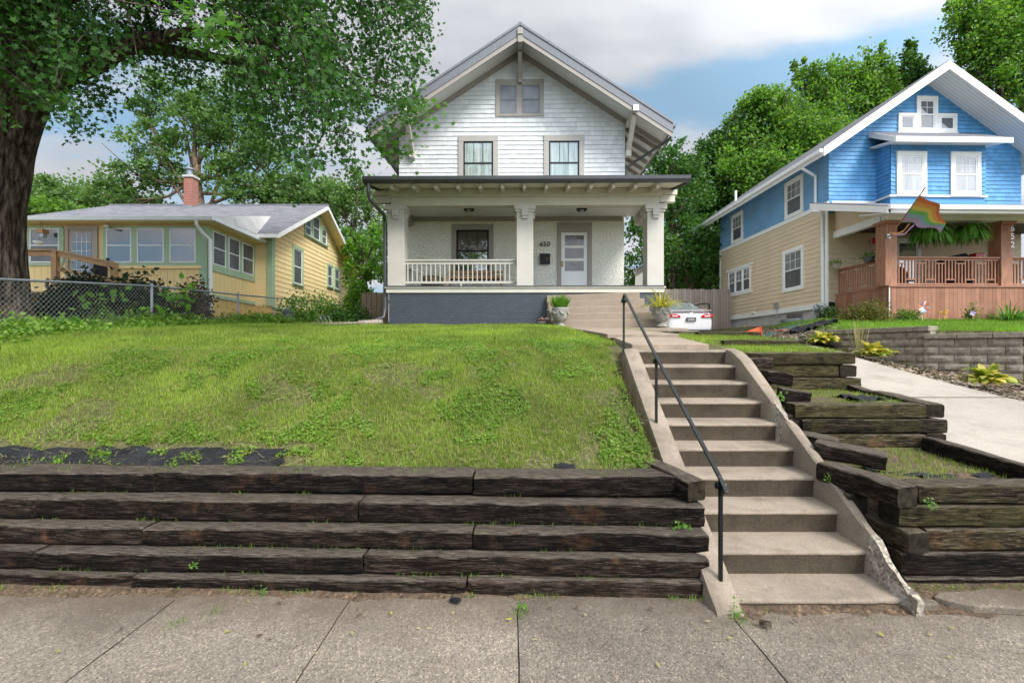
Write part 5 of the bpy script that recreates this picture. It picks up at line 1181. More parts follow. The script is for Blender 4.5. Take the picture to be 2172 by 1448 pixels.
mb = MB(); q = [(b0-.28, 15.38, 8.86), (b1+.35, 15.38, 8.86), (b1+.35, BY, 9.56), (b0-.28, BY, 9.56)]; mb.slab(q, .05); mb.build('bay_roof', M['roof_grey_x'], BH)
mb = MB(); mb.box(b0-.30, b1+.37, 15.33, 15.38, 8.68, 8.86); mb.slab([(b0-.26, 15.38, 8.78), (b1+.33, 15.38, 8.78), (b1+.33, BY-.02, 8.98), (b0-.26, BY-.02, 8.98)], .05); mb.prism([(15.38,8.68),(15.38,8.87),(BY,9.55),(BY,9.35)], 'x', b0-.31, b0-.28); mb.build('bay_fascia', M['white'], BH)
# porch
PY = 14.2; PXL = 11.72; PXR = 19.0; PFZ = 3.61
mb = MB(); mb.prism([(PXL, 2.3), (PXR, 2.3), (PXR, PFZ), (PXL, PFZ)], 'y', PY, PY+.03); mb.build('porch_skirt', M['cedar'], BH)
mb = MB(); mb.box(PXL, PXL+.03, PY+.03, BY, 2.3, PFZ); mb.build('porch_skirt', M['cedar'], BH)
mb = MB(); mb.box(PXL-.02, PXR, PY-.04, BY, PFZ-.0, PFZ+.04); mb.build('porch_floor', M['cedar_p'], BH)
mb = MB(); mb.box(PXL-.012, PXL+.012, PY-.014, PY+.01, 2.4, PFZ); mb.build('corner_strip', M['white'], BH)
for a in (1874, 2127):
    x0 = X(a, PY)+.02; mb = MB(); mb.box(x0, x0+.38, PY+.02, PY+.40, PFZ+.04, 5.58); mb.build('porch_post', M['cedar_p'], BH, bevel=.008)
    mb = MB(); mb.box(x0-.06, x0+.44, PY-.04, PY+.46, 5.58, 5.68); mb.build('post_cap', M['cedar_p'], BH, bevel=.006)
def crail(a, b_, nper):
    a = Vector(a); b_ = Vector(b_); d = (b_-a).normalized(); Lr = (b_-a).length; up = Vector((0,0,1)); mb = MB()
    mb.beam(a+up*.93, b_+up*.93, .14, .04); mb.beam(a+up*.87, b_+up*.87, .05, .05); mb.beam(a+up*.10, b_+up*.10, .05, .05)
    rl = mb.build('porch_railing', M['cedar_p'], BH); n = int(Lr/.105); mb = MB()
    for i in range(n+1):
        f = i/n; p = a+(b_-a)*f; ph = i % 6
        z0, z1 = (.12, .86)
        if ph in (1, 2): z1 = .74
        if ph in (4, 5): z0 = .26
        mb.beam(p+up*z0, p+up*z1, .035, .035, d)
        if ph == 0 and i+3 <= n: mb.beam(p+up*.755, p+d*.315+up*.755, .035, .035); 
        if ph == 3 and i+3 <= n: mb.beam(p+up*.245, p+d*.315+up*.245, .035, .035)
    mb.build('balusters', M['cedar_p'], rl)
crail((X(1900,PY)+.02, PY+.1, PFZ), (X(2127,PY), PY+.1, PFZ), 6); crail((X(2155,PY), PY+.1, PFZ), (PXR, PY+.1, PFZ), 6); crail((PXL+.12, BY-.05, PFZ), (PXL+.12, PY+.35, PFZ), 6)
PRX = 10.8; PRF = 13.2
def pz(y): return 5.83+(y-PRF)*.345
mb = MB(); mb.slab([(PRX, PRF, pz(PRF)), (20, PRF, pz(PRF)), (20, BY, pz(BY)), (PRX, BY, pz(BY))], .04); mb.build('porch_roof', M['roof_grey_x'], BH)
mb = MB(); mb.prism([(PRF, pz(PRF)-.03), (BY, pz(BY)-.03), (BY, pz(BY)-.27), (PRF, pz(PRF)-.22)], 'x', PRX-.02, PRX+.03); mb.build('eave_board', M['white'], BH)
mb = MB(); mb.box(PRX, 20, PRF-.11, PRF+.0, 5.70, 5.82); mb.box(PRX+.1, 20, PRF-.0, PRF+.03, 5.62, 5.79); mb.slab([(PRX+.04, PRF+.03, 5.64), (20, PRF+.03, 5.64), (20, PY+.1, 5.86), (PRX+.04, PY+.1, 5.86)], .03); mb.build('porch_gutter', M['white_vinyl'], BH, bevel=.008)
mb = MB(); mb.box(PXL-.05, 20, PY-.02, PY+.26, 5.69, 6.02); mb.box(PXL-.08, PXL+.1, PY+.26, BY, 5.68, 5.92); mb.build('porch_beam', M['white'], BH)
mb = MB(); mb.box(PXL+.1, PXR, PY+.27, BY-.02, 5.88, 5.92); mb.build('porch_ceiling', M['black'], BH)
mb = MB(); mb.prism([(BY, 5.92), (BY, pz(BY)-.3), (PY, pz(PY)-.3), (PY, 5.92)], 'x', PXL-.03, PXL+.0); mb.build('gable_infill', M['tan_lap'], BH)
window(BH, bf_, BS(1906), BS(1948), 4.0, 5.55, .12, M['white'], M['white_vinyl'], M['glass_dark'], split=False, proud=.05, sill=False, name='porch_door')
window(BH, bf_, BS(2110), BS(2150), 3.65, 5.45, .10, M['white'], M['white_vinyl'], M['glass_sky'], split=False, proud=.05, sill=False, name='front_door')
text_obj('house_number', '6\n5\n2', .27, (X(2147, PY), PY-.0, Z(502, PY)), M['alum'], .008, label='silver house number 652 mounted vertically on the cedar porch post', cat='house number')
# bits at the foot of the blue house
g_ = thing('gas_meter', 'grey gas meter with pipes at the corner of the blue house', 'gas meter', (BX-.25, BY+.05, 2.6))
x, y = BX-.28, BY+.0; mb = MB(); mb.lathe([(.0,0),(.13,.02),(.14,.16),(.13,.28),(0,.3)], (x, y+.2, 3.0), 14, .9, .6); mb.build('meter', M['galv'], g_, smooth=True); mb = MB(); mb.tube([(x-.12, y+.2, 2.55), (x-.12, y+.2, 3.1), (x+.0, y+.2, 3.32), (x+.14, y+.2, 3.1), (x+.14, y+.2, 2.7)], .022, 8); mb.build('pipe', M['galv'], g_)
mb = MB(bl); mb.box(BY+2.9, BY+3.12, 3.42, 3.66, 0, .12); mb.build('meter_box', M['alum'], BH); mb = MB(bl); mb.tube([(BY+3.0, 3.42, .05), (BY+3.0, 2.6, .06)], .02, 6); mb.build('conduit', M['alum'], BH)
mb = MB(bl); mb.box(BY+1.5, BY+2.5, 2.93, 3.12, -.08, -.045); mb.build('basement_window', M['glass_dark'], BH)
mb = MB(); n = 22; vs = []
for i in range(n+1):
    a = math.pi*i/n
    for j in range(9): rr = .52+(.012 if j % 2 else -.012); vs.append((BX-.02-rr*math.sin(a)*.8, BY+2.0-rr*math.cos(a)*1.15, 2.45+.055*j))
mb.add(vs, [(i*9+j, (i+1)*9+j, (i+1)*9+j+1, i*9+j+1) for i in range(n) for j in range(8)]); o = mb.build('window_well', M['galv'], None, smooth=True, label='corrugated steel window well against the tan house wall', cat='window well')
sp = MB(); sp.tube([(BX-.02, BY+4.8, 3.3), (BX-.18, BY+4.8, 3.28), (BX-.18, BY+4.8, 3.18)], .035, 8); sp.tube([(BX-.18, BY+4.7, 3.38), (BX-.18, BY+4.9, 3.38)], .05, 8); sp.build('outdoor_tap', M['white'], None, label='white outdoor tap on the tan house wall above the foundation', cat='tap')
# flag
fl = thing('flag', 'rainbow striped flag on a slanted pole fixed to the cedar porch post', 'flag', tuple(P(1889, 500, 14.1)))
pa, pb = P(1889, 500, 14.12), P(1963, 397, 11.3)
mb = MB(); mb.tube([pa, pb], .014, 8); mb.build('pole', M['deckwood'], fl); mb = MB(); mb.box(pa.x-.05, pa.x+.05, PY-.02, PY+.03, pa.z-.07, pa.z+.07); mb.tube([pa+Vector((-.03,.04,-.03)), pa.lerp(pb, .08)], .026, 8); mb.build('bracket', M['alum'], fl)
h0, h1 = pa.lerp(pb, .86), pa.lerp(pb, .36); f0, f1 = P(2008, 466, 12.2), P(1990, 494, 12.7)
mb = MB(); nu, nv = 18, 36; vs = []
for j in range(nv+1):
    t = j/nv
    for i in range(nu+1):
        s = i/nu; p = h0.lerp(h1, s).lerp(f0.lerp(f1, s), t); sag = math.sin(t*math.pi)
        p = p+Vector((.03*sag*(1-s), .10*math.sin(t*9+s*3.0)*min(1, t*2), .11*sag*(.9-s*.5)+.035*math.sin(t*11+s*5)*t)); vs.append(p)
w = nu+1; mb.add(vs, [(j*w+i, j*w+i+1, (j+1)*w+i+1, (j+1)*w+i) for j in range(nv) for i in range(nu)]); mb.m = [min(5, i*6//nu) for j in range(nv) for i in range(nu)]
cols = [(.85,.22,.10),(.90,.42,.16),(.88,.70,.18),(.22,.62,.25),(.32,.52,.85),(.58,.42,.78)]
fm = [paint('flag stripe %d' % i, c, .8, .05, bmp=0) for i, c in enumerate(cols)]; mb.build('cloth', fm, fl, smooth=True, recalc=False)
for k, (m_, dx) in enumerate(((fm[5], 0), (fm[1], -.08))):
    p0 = h1.lerp(f1, .35-.1*k); mb = MB(); vs = []
    for j in range(13):
        t = j/12; c = p0.lerp(P(1897-8*k, 496-3*k, 13.9), t)+Vector((0, .04*math.sin(t*8+k), -.13*math.sin(t*math.pi))); vs += [c+Vector((0,0,.022)), c-Vector((0,0,.022))]
    mb.add(vs, [(2*j, 2*j+1, 2*j+3, 2*j+2) for j in range(12)]); mb.build('ribbon', m_, fl, recalc=False)
# hanging ferns
def fern(px, py, D, lab, seed):
    c = P(px, py, D); f = thing('hanging_fern', lab, 'fern', tuple(c), group='hanging ferns on the porch'); rnd = np.random.default_rng(seed); V = []
    for i in range(230):
        a = rnd.uniform(0, 6.283); sp_ = rnd.uniform(.3, 2.2); ln = rnd.uniform(.4, .78); p = np.array(c)+np.array([.1*math.cos(a), .1*math.sin(a), .05]); dv = np.array([math.cos(a)*sp_, math.sin(a)*sp_, 1.1]); dv /= np.linalg.norm(dv); sd_ = np.array([-math.sin(a), math.cos(a), 0])
        for s in range(16):
            dv = dv+np.array([0,0,-.19]); dv /= np.linalg.norm(dv); q = p+dv*ln/16; lw = .065*(1-s/18)
            for sg in (-1, 1): e = (p+q)/2+sd_*sg*lw+dv*.02-np.array([0,0,.008]); V.append([p, e-dv*.006, e+dv*.012, q])
            p = q
    np_mesh('fronds', np.array(V), 4, M['lf_fern'], f, OFF[f.name])
    mb = MB(); mb.lathe([(.09,-.12),(.15,.0),(.16,.03)], tuple(c), 14); mb.build('basket', M['black'], f); mb = MB()
    for a in (0, 2.1, 4.2): mb.tube([tuple(c+Vector((.15*math.cos(a), .15*math.sin(a), .03))), (c.x, c.y, 5.70)], .004, 4)
    mb.build('chain', M['black'], f)
fern(1972, 498, 14.45, 'left of the two bushy green ferns hanging under the cedar porch roof', 1); fern(2050, 494, 14.45, 'right of the two bushy green ferns hanging under the cedar porch roof', 2)
def pot(px, py, D, r, h, mat, lab, plant=True, pl=M['lf_bright'], hang=False, seed=0):
    c = P(px, py, D); f = thing('flower_pot', lab, 'pot', tuple(c)); mb = MB(); mb.lathe([(.0,0),(r*.7,0),(r,h*.9),(r*1.08,h*.9),(r*1.08,h),(r*.9,h)], tuple(c), 16); mb.build('pot', mat, f, smooth=False)
    rnd = np.random.default_rng(seed); n = 90; Pp = np.array(c)+np.array([0,0,h+.04])+rnd.normal(0, 1, (n, 3))*np.array([r*.8, r*.8, r*.45]); Pp[:, 2] = np.maximum(Pp[:, 2], c.z+h*.9)
    np_mesh('foliage', scatter(LEAF6, Pp, rnd.uniform(.05, .09, n), rvec(n)+np.array([0,0,.8])), 6, pl, f, OFF[f.name])
    if hang: mb = MB(); [mb.tube([(c.x+r*math.cos(a), c.y+r*math.sin(a), c.z+h), (c.x, c.y, c.z+.75)], .005, 4) for a in (0, 2.1, 4.2)]; mb.build('hanger', M['black'], f)
pot(1843, 556, 14.9, .17, .16, M['dark_metal'], 'dark bowl planter with wire hanger standing on the cedar side rail', hang=True, seed=3)
pot(1868, 548, 14.6, .11, .18, M['fascia_metal'], 'blue grey pot with green leaves close to the cedar corner post', seed=4)
pot(1774, 569, 16.2, .12, .17, M['taupe'], 'small grey pot at the house end of the cedar side rail', seed=5)
mb = MB(); c = P(1854.5, 511, 15.9); k = 16; pr = [(c.x+(.13 if i % 2 else .075)*math.cos(i*math.pi/8), c.z+(.13 if i % 2 else .075)*math.sin(i*math.pi/8)) for i in range(16)]; mb.prism(pr, 'y', 15.88, 15.92); mb.build('star_ornament', M['red_lens'], None, label='small red star ornament hanging in the blue house porch', cat='ornament')
mb = MB(); mb.box(X(2070,16.1), X(2091,16.1), 16.1, 16.38, Z(548,16.1), Z(536,16.1)); mb.lathe([(.0,0),(.01,.0)], (0,0,0), 3) if False else None; mb.build('red_toolbox', M['red_lens'], None, bevel=.03, label='dark red box on the blue house porch behind the rail', cat='box')
bg_ = thing('barbecue_grill', 'black covered grill standing behind the cedar railing', 'grill', (X(2028,15.3), 15.3, PFZ)); x = X(2026,15.3); mb = MB(); mb.prism([(x-.42, PFZ+.05), (x+.42, PFZ+.05), (x+.40, 4.62), (x+.18, 4.86), (x-.12, 4.80), (x-.38, 4.66)], 'y', 15.1, 15.6); mb.build('cover', M['fabric'], bg_, bevel=.03)
mb = MB(); mb.box(X(2105,16.3)-.02, X(2105,16.3)+.0, 16.1, 16.12, 4, 4.1) if False else mb.box(X(1898,15.2), X(1905,15.2), 15.2, 15.3, 4.2, 4.75); mb.build('blue_crate', fm[4], None, label='small blue crate beside the cedar corner post', cat='crate')
mb = MB(); mb.box(X(1962,15.2), X(1990,15.2), 15.0, 15.4, PFZ+.05, PFZ+.22); mb.build('red_cushion', M['red_lens'], None, bevel=.03, label='red cushion on the porch floor behind the cedar balusters', cat='cushion')
mb = MB(); mb.box(X(2108,15.2), X(2120,15.2), 15.2, 15.3, 4.62, 4.80); mb.build('white_planter_box', M['white'], None, bevel=.02, label='small white pot left of the 652 post', cat='pot')
# pinwheel
pw = thing('pinwheel', 'red white and blue pinwheel stuck in the lawn before the cedar skirt', 'pinwheel', (X(1957,13.6), 13.6, 2.5)); c = P(1957, 651, 13.6); mb = MB(); mb.tube([(c.x, 13.62, 2.5), (c.x, 13.62, c.z)], .008, 6); mb.build('stick', M['white'], pw)
for i in range(8):
    a = i*math.pi/4+.3; a2 = a+.75; r = .20; mb = MB(); mb.quad((c.x, 13.59, c.z), (c.x+r*math.cos(a), 13.57, c.z+r*math.sin(a)), (c.x+r*.75*math.cos(a2), 13.50, c.z+r*.75*math.sin(a2))); mb.build('blade', [fm[0], M['white'], paint('pinwheel blue', (.03,.05,.4), .4, .05, bmp=0) if i == 2 else fm[4]][i % 3], pw, recalc=False)

# ================================================================ CAR
CXc, CYc, CZc = 7.0, 17.85, zdrive(18)-.02
car = thing('parked_car', 'white sedan parked on the driveway with its right front door open', 'car', (CXc, CYc, CZc)); car.rotation_euler = (R(4.8), 0, 0)
mb = MB(lambda x, y, z: (CXc+x, CYc+y, CZc+z)); st = [(0.02,.74,.34,.78),(.07,.84,.26,.92),(.18,.89,.22,1.02),(.45,.915,.20,1.07),(.9,.92,.19,1.06),(2.0,.92,.19,1.02),(3.3,.92,.19,1.0),(4.0,.90,.20,.93),(4.5,.84,.22,.80),(4.75,.68,.3,.66)]
vs = []; sec = [(-1,.12),(-1.0,.35),(-1.0,.62),(-.97,.86),(-.90,.97),(-.6,1.0),(0,1.015),(.6,1.0),(.90,.97),(.97,.86),(1.0,.62),(1.0,.35),(1,.12),(.85,0),(-.85,0)]
for y, w_, zb, zt in st: vs += [(sx_*w_, y, zb+(zt-zb)*sz) for sx_, sz in sec]
k = len(sec); mb.add(vs, [(i*k+q, i*k+(q+1)%k, (i+1)*k+(q+1)%k, (i+1)*k+q) for i in range(len(st)-1) for q in range(k)]+[tuple(range(k)), tuple((len(st)-1)*k+q for q in range(k))])
ctf = mb.tf; bd = mb.build('body', M['car_white'], car, smooth=True); sb = bd.modifiers.new('s', 'SUBSURF'); sb.levels = 2; sb.render_levels = 2
mb = MB(ctf); ba = [(-.80,.62,1.05),(.80,.62,1.05),(.84,2.2,1.0),(.82,3.85,.97),(-.82,3.85,.97),(-.84,2.2,1.0)]; tp = [(-.55,1.55,1.40),(.55,1.55,1.40),(.60,2.3,1.445),(.57,3.0,1.40),(-.57,3.0,1.40),(-.60,2.3,1.445)]
mb.add(ba+tp, [(i, (i+1)%6, 6+(i+1)%6, 6+i) for i in range(6)]+[(6,7,8,9,10,11)]); gh = mb.build('cabin', M['car_white'], car, bevel=.05)
mb = MB(ctf); mb.add([(-.52,1.60,1.425),(.52,1.60,1.425),(.58,2.3,1.46),(.54,3.0,1.42),(-.54,3.0,1.42),(-.58,2.3,1.46)], [(0,1,2,3,4,5)]); mb.build('roof_panel', M['black'], car, recalc=False)
mb = MB(ctf); mb.quad((-.72,.66,1.085), (.72,.66,1.085), (.50,1.53,1.395), (-.50,1.53,1.395)); mb.build('rear_window', glassmat('car glass', (.25,.28,.30), .55), car, recalc=False)
for s in (-1, 1):
    mb = MB(ctf); mb.quad((s*.835,1.0,1.07), (s*.855,3.5,1.04), (s*.615,2.9,1.37), (s*.615,1.75,1.38)); mb.build('side_window', M['glass_dark'], car, recalc=False)
    mb = MB(ctf); mb.prism([(s*.40,.80),(s*.42,.90),(s*.60,.945),(s*.86,.93),(s*.885,.84),(s*.6,.80)], 'y', -.012, .25); tl = mb.build('tail_light', M['red_lens'], car, bevel=.015)
    mb = MB(ctf); mb.prism([(s*.52,.845),(s*.54,.885),(s*.74,.89),(s*.74,.855)], 'y', -.02, -.008); mb.build('reversing_light', M['white_vinyl'], tl)
    mb = MB(ctf); mb.box(s*.55-.16, s*.55+.16, -.01, .1, .22, .30); mb.build('reflector', M['black'], car, bevel=.01)
    for yy in (.95, 3.85):
        mb = MB(ctf); x0 = s*.80; mb.add(*(lambda n: ([(x0+dx, yy+.33*math.cos(2*math.pi*i/n), .33+.33*math.sin(2*math.pi*i/n)) for dx in (-.10, .10) for i in range(n)], [(i, (i+1)%n, n+(i+1)%n, n+i) for i in range(n)]+[tuple(range(n)), tuple(range(n, 2*n))]))(24)); wh = mb.build('wheel', M['rubber'], car, bevel=.02)
        mb = MB(ctf); mb.add(*(lambda n: ([(s*.905, yy+.22*math.cos(2*math.pi*i/n), .33+.22*math.sin(2*math.pi*i/n)) for i in range(n)], [tuple(range(n))]))(20)); mb.build('rim', M['chrome'], wh, recalc=False)
mb = MB(ctf); mb.prism([(.10,1.055),(.02,1.09),(.06,1.10),(.30,1.085)], 'x', -.80, .80); mb.build('spoiler', M['car_white'], car, bevel=.01)
mb = MB(ctf); mb.box(-.19, .19, -.03, .0, .66, .82); pl = mb.build('number_plate', M['black'], car, bevel=.004)
mb = MB(ctf); mb.box(-.15, .15, -.034, -.03, .685, .79); mb.build('plate_face', M['alum'], pl)
text_obj('plate_text', 'NO 175', .085, (CXc, CYc-.037, CZc+.737), M['black'], .002, parent=pl)
mb = MB(ctf); mb.box(-.86,.86,.0,.09,.30,.34); mb.build('bumper_line', M['dark_metal'], car)
mb = MB(ctf); n = 28
for rx, rz, cz in ((.085,.055,.93),(.028,.052,.93),(.05,.02,.955)):
    mb.tube([(rx*math.cos(2*math.pi*i/n), -.0+.03, cz+rz*math.sin(2*math.pi*i/n)) for i in range(n+1)], .007, 5, cap=False)
mb.build('badge', M['chrome'], car)
# open door : hinged at the right front
mb = MB(ctf); hx, hy = .92, 3.2; ang = R(58); dx_, dy_ = math.sin(ang), -math.cos(ang)
def dpt(u, z): return (hx+u*dx_, hy+u*dy_, z)
mb.add([dpt(0,.3), dpt(1.1,.3), dpt(1.1,1.0), dpt(0,1.0)]+[(p[0]+.05*dy_, p[1]-.05*dx_, p[2]) for p in (dpt(0,.3), dpt(1.1,.3), dpt(1.1,1.0), dpt(0,1.0))], [(0,1,2,3),(7,6,5,4),(0,4,5,1),(1,5,6,2),(2,6,7,3),(3,7,4,0)]); dob = mb.build('door', M['car_white'], car, bevel=.02)
mb = MB(ctf); mb.tube([dpt(-.05,1.0), dpt(.35,1.30), dpt(.85,1.40), dpt(1.05,1.38), dpt(1.10,1.0)], .03, 6); mb.build('window_frame', M['black'], dob)
# person beside the car
def skin(name, joints, bones, mat, label=None, cat=None, parent=None, sub=2):
    me = bpy.data.meshes.new(name); me.from_pydata([j[0] for j in joints], bones, []); o = link_mesh(me, name, mat, parent)
    md = o.modifiers.new('skin', 'SKIN'); 
    for i, j in enumerate(joints): me.skin_vertices[0].data[i].radius = (j[1], j[2] if len(j) > 2 else j[1])
    me.skin_vertices[0].data[0].use_root = True
    md.use_smooth_shade = True; s_ = o.modifiers.new('sub', 'SUBSURF'); s_.levels = sub; s_.render_levels = sub
    return props(o, label, cat)
skinm = paint('skin', (.62,.36,.26), .6, .05, bmp=0); shirt = paint('shirt', (.35,.33,.32), .8, .1)
pr_ = thing('person', 'person seated sideways in the car with one bare arm reaching to the open door', 'person', (CXc+.78, CYc+2.55, CZc+.47))
J = [((-.18,.05,.28),.15,.13),((-.14,.03,.48),.15,.11),((-.10,.02,.68),.17,.11),((-.07,.02,.80),.05),((-.06,.0,.88),.05),((-.05,-.01,1.0),.085,.10),((-.04,-.01,1.07),.06),
     ((.05,-.14,.74),.055),((.30,-.10,.71),.042),((.68,.02,.86),.036),((.97,.10,.92),.028),((-.02,.18,.74),.055),((.06,.25,.52),.042),((.20,.18,.42),.034),
     ((-.1,-.06,.26),.09),((.28,-.10,.28),.075),((.30,-.08,.12),.05),((.36,-.10,.06),.035),((-.1,.14,.26),.09),((.28,.16,.28),.075),((.30,.16,.12),.05),((.36,.16,.06),.035),
     ((1.03,.08,.93),.012),((1.09,.09,.92),.009),((1.03,.10,.94),.012),((1.10,.115,.93),.009),((1.03,.12,.93),.012),((1.095,.14,.92),.009),((1.02,.135,.92),.011),((1.07,.16,.905),.008),((.99,.07,.94),.012),((1.03,.04,.96),.009)]
Bn = [(0,1),(1,2),(2,3),(3,4),(4,5),(5,6),(2,7),(7,8),(8,9),(9,10),(2,11),(11,12),(12,13),(0,14),(14,15),(15,16),(16,17),(0,18),(18,19),(19,20),(20,21),(10,22),(22,23),(10,24),(24,25),(10,26),(26,27),(10,28),(28,29),(10,30),(30,31)]
skin('body', J, Bn, skinm, parent=pr_)
mb = MB(); o_ = OFF[pr_.name]; mb.lathe([(.17,0),(.19,.12),(.20,.3),(.19,.42),(.08,.5)], (o_.x-.13, o_.y+.03, o_.z+.28), 16, 1, .75); mb.build('shirt', shirt, pr_, smooth=True)
mb = MB(); mb.lathe([(.10,0),(.112,.06),(.09,.13),(.0,.155)], (o_.x-.06, o_.y+.01, o_.z+.99), 14, 1, 1.1); mb.build('hair', M['rubber'], pr_, smooth=True)
# traffic cone, hose, sheets
cn = thing('traffic_cone', 'orange traffic cone lying on its side by the driveway edge', 'cone', tuple(P(1600,682,15.5)))
orange = paint('orange plastic', (.75,.10,.02), .5, .05, bmp=0)
c = P(1612,682,14.6); c.z = ground(c.x, 14.6)+.24; mb = MB(); n = 18; ax = Vector((-1,.25,-.12)).normalized(); uu = ax.orthogonal().normalized(); ww = ax.cross(uu)
vs = [c+ax*L_+(uu*math.cos(2*math.pi*i/n)+ww*math.sin(2*math.pi*i/n))*r_ for L_, r_ in ((0,.15),(.25,.095),(.5,.03)) for i in range(n)]
mb.add(vs, [(j*n+i, j*n+(i+1)%n, (j+1)*n+(i+1)%n, (j+1)*n+i) for j in range(2) for i in range(n)]+[tuple(range(2*n, 3*n))]); mb.build('cone', orange, cn, smooth=True)
mb = MB(); mb.beam(c-ax*.015, c+ax*.012, .32, .32); mb.build('base', orange, cn, bevel=.01)
rnd = random.Random(5); pts = []
for i in range(260):
    t = i/260; a = t*2*math.pi*4.3; cx_ = 8.45+.5*t; r1 = .55+.25*math.sin(t*9); x, y = cx_+r1*1.2*math.cos(a), 14.6+.5*math.sin(a)*r1+.4*t; pts.append((x, y, max(ground(x, y), zdrive(y))+.025+.01*rnd.random()))
mb = MB(); mb.tube(pts, .016, 6); mb.build('garden_hose', paint('green hose', (.02,.075,.06), .5, .1, bmp=0), None, smooth=True, label='dark green garden hose coiled loosely beside the driveway', cat='hose')
def sheet(name, lab, x0, x1, y0, y1, zf, amp, mat, seed, cat='fabric', nx_=60, ny_=16, rag=.12, group=None, cov=None, skew=0):
    mb = MB(); vs = []; idx = {}
    for j in range(ny_+1):
        for i in range(nx_+1):
            fx, fy = i/nx_, j/ny_; x = x0+(x1-x0)*fx; y = y0+(y1-y0)*fy+skew*x
            if j in (0, ny_): y += rag*(y1-y0)*mnoise.noise(Vector((x*5, seed, j)))*1.5
            if i in (0, nx_): x += rag*(x1-x0)*mnoise.noise(Vector((y*9, seed, i)))
            z = zf(x, y)+amp*(abs(mnoise.noise(Vector((x*2.2, y*9, seed))))*1.3+.5*mnoise.noise(Vector((x*7, y*16, seed+3))))+.006
            vs.append((x, y, z))
    w = nx_+1; fs = [(j*w+i, j*w+i+1, (j+1)*w+i+1, (j+1)*w+i) for j in range(ny_) for i in range(nx_) if cov is None or cov(vs[j*w+i][0], vs[j*w+i][1])]
    mb.add(vs, fs); return mb.build(name, mat, None, smooth=True, label=lab, cat=cat, recalc=False, group=group)
sheet('landscape_fabric', 'torn black landscape fabric along the top of the left timber wall', -5.2, -1.95, 3.74, 3.95, lambda x, y: ground(x, y)+.012, .045, M['fabric'], 3, skew=-.03)
sheet('landscape_fabric', 'small black scrap of fabric poking out of the turf above the wall near the stairs', .35, .52, 3.72, 3.80, lambda x, y: ground(x, y)+.02, .05, M['fabric'], 5, nx_=12, ny_=8)
sheet('landscape_fabric', 'crumpled black fabric strip in the soil of the lowest timber terrace', 3.02, 3.42, 3.62, 3.95, lambda x, y: ground(x, y), .05, M['fabric'], 7, nx_=20, cov=lambda x, y: abs((y-3.62)-(3.45-x)*.75) < .10)
sheet('landscape_fabric', 'folded black fabric lying at the centre of the lowest timber terrace', 3.28, 3.62, 3.60, 3.72, lambda x, y: ground(x, y), .06, M['fabric'], 8, nx_=20)
sheet('landscape_fabric', 'black fabric corner at the driveway end of the lowest terrace', 3.72, 3.88, 3.58, 3.70, lambda x, y: ground(x, y), .06, M['fabric'], 9, nx_=12)
sheet('landscape_fabric', 'black fabric bunched up in the soil of the middle terrace', 3.75, 4.2, 5.0, 5.35, lambda x, y: ground(x, y), .08, M['fabric'], 10, nx_=20)
sheet('plastic_sheet', 'crumpled black plastic sheet on the dirt near the tan house', 8.0, 9.1, 12.6, 13.4, lambda x, y: ground(x, y)+.02, .16, M['fabric'], 11, nx_=30, rag=.3)
sheet('plastic_sheet', 'small black plastic scrap beside the left end of the block wall', 6.95, 7.3, 10.3, 10.7, lambda x, y: ground(x, y)+.02, .12, M['fabric'], 12, nx_=14, rag=.3)
for i, (px, py, D) in enumerate(((1590,690,14),(1625,692,13.5),(1660,690,14.3),(1648,684,15))):
    c = P(px, py, D); c.z = ground(c.x, D)+.03; mb = MB(); mb.box(c.x-.15, c.x+.15, D-.1, D+.1, c.z-.03, c.z+.03); o = mb.build('paving_brick', M['brick_red'], None, bevel=.01, label='reddish paving brick lying in the dirt by the tan house', cat='brick', group='paving bricks by the tan house'); o.rotation_euler = (0, .1*i-.1, i*.8)
# ================================================================ PLANTS AND TREES
def bush(name, lab, cat, c, r, n, size, mat, T=LEAF4, clumps=26, seed=1, stems=True, group=None, up=.4, sig=.22, shell=.5):
    rnd = np.random.default_rng(seed); c = np.array(c, float); r = np.array(r, float)
    d = rnd.normal(size=(clumps, 3)); d /= np.linalg.norm(d, axis=1, keepdims=True); d[:, 2] = np.abs(d[:, 2])*1.0; cc = d*rnd.uniform(shell, 1, (clumps, 1))
    Pp = cc[rnd.integers(0, clumps, n)]+rnd.normal(0, sig, (n, 3)); Pp[:, 2] = np.maximum(Pp[:, 2], .02); Pp = c+Pp*r
    root = thing(name, lab, cat, tuple(c), group=group)
    np_mesh('foliage', scatter(T, Pp, rnd.uniform(.7, 1.3, n)*size, rvec(n)+np.array([0, 0, up])), len(T), mat, root, OFF[root.name])
    if stems:
        mb = MB()
        for i in range(9):
            a = rnd.uniform(0, 6.28); mb.tube([tuple(c-np.array([0,0,.05])), tuple(c+np.array([r[0]*.3*math.cos(a), r[1]*.3*math.sin(a), r[2]*.45])), tuple(c+np.array([r[0]*.75*math.cos(a), r[1]*.75*math.sin(a), r[2]*.8]))], [.012, .009, .004], 5)
        mb.build('stems', M['bark'], root)
    return root
def gp(px, D, dz=0): x = X(px, D); return (x, D, ground(x, D)+dz)
bush('yew_bush', 'large dark evergreen bush between the tree and the yellow house ramp', 'bush', (-9.7, 10.9, 2.0), (1.7, .8, 1.22), 42000, .11, M['lf_yew'], T=LEAF6, clumps=80, seed=3, shell=.2, sig=.16)
bush('dead_shrub', 'brown dried out shrub by the corner of the yellow house', 'bush', gp(412, 12.2), (.55, .4, 1.0), 2200, .085, M['lf_dead'], T=LEAF6, clumps=22, seed=4)
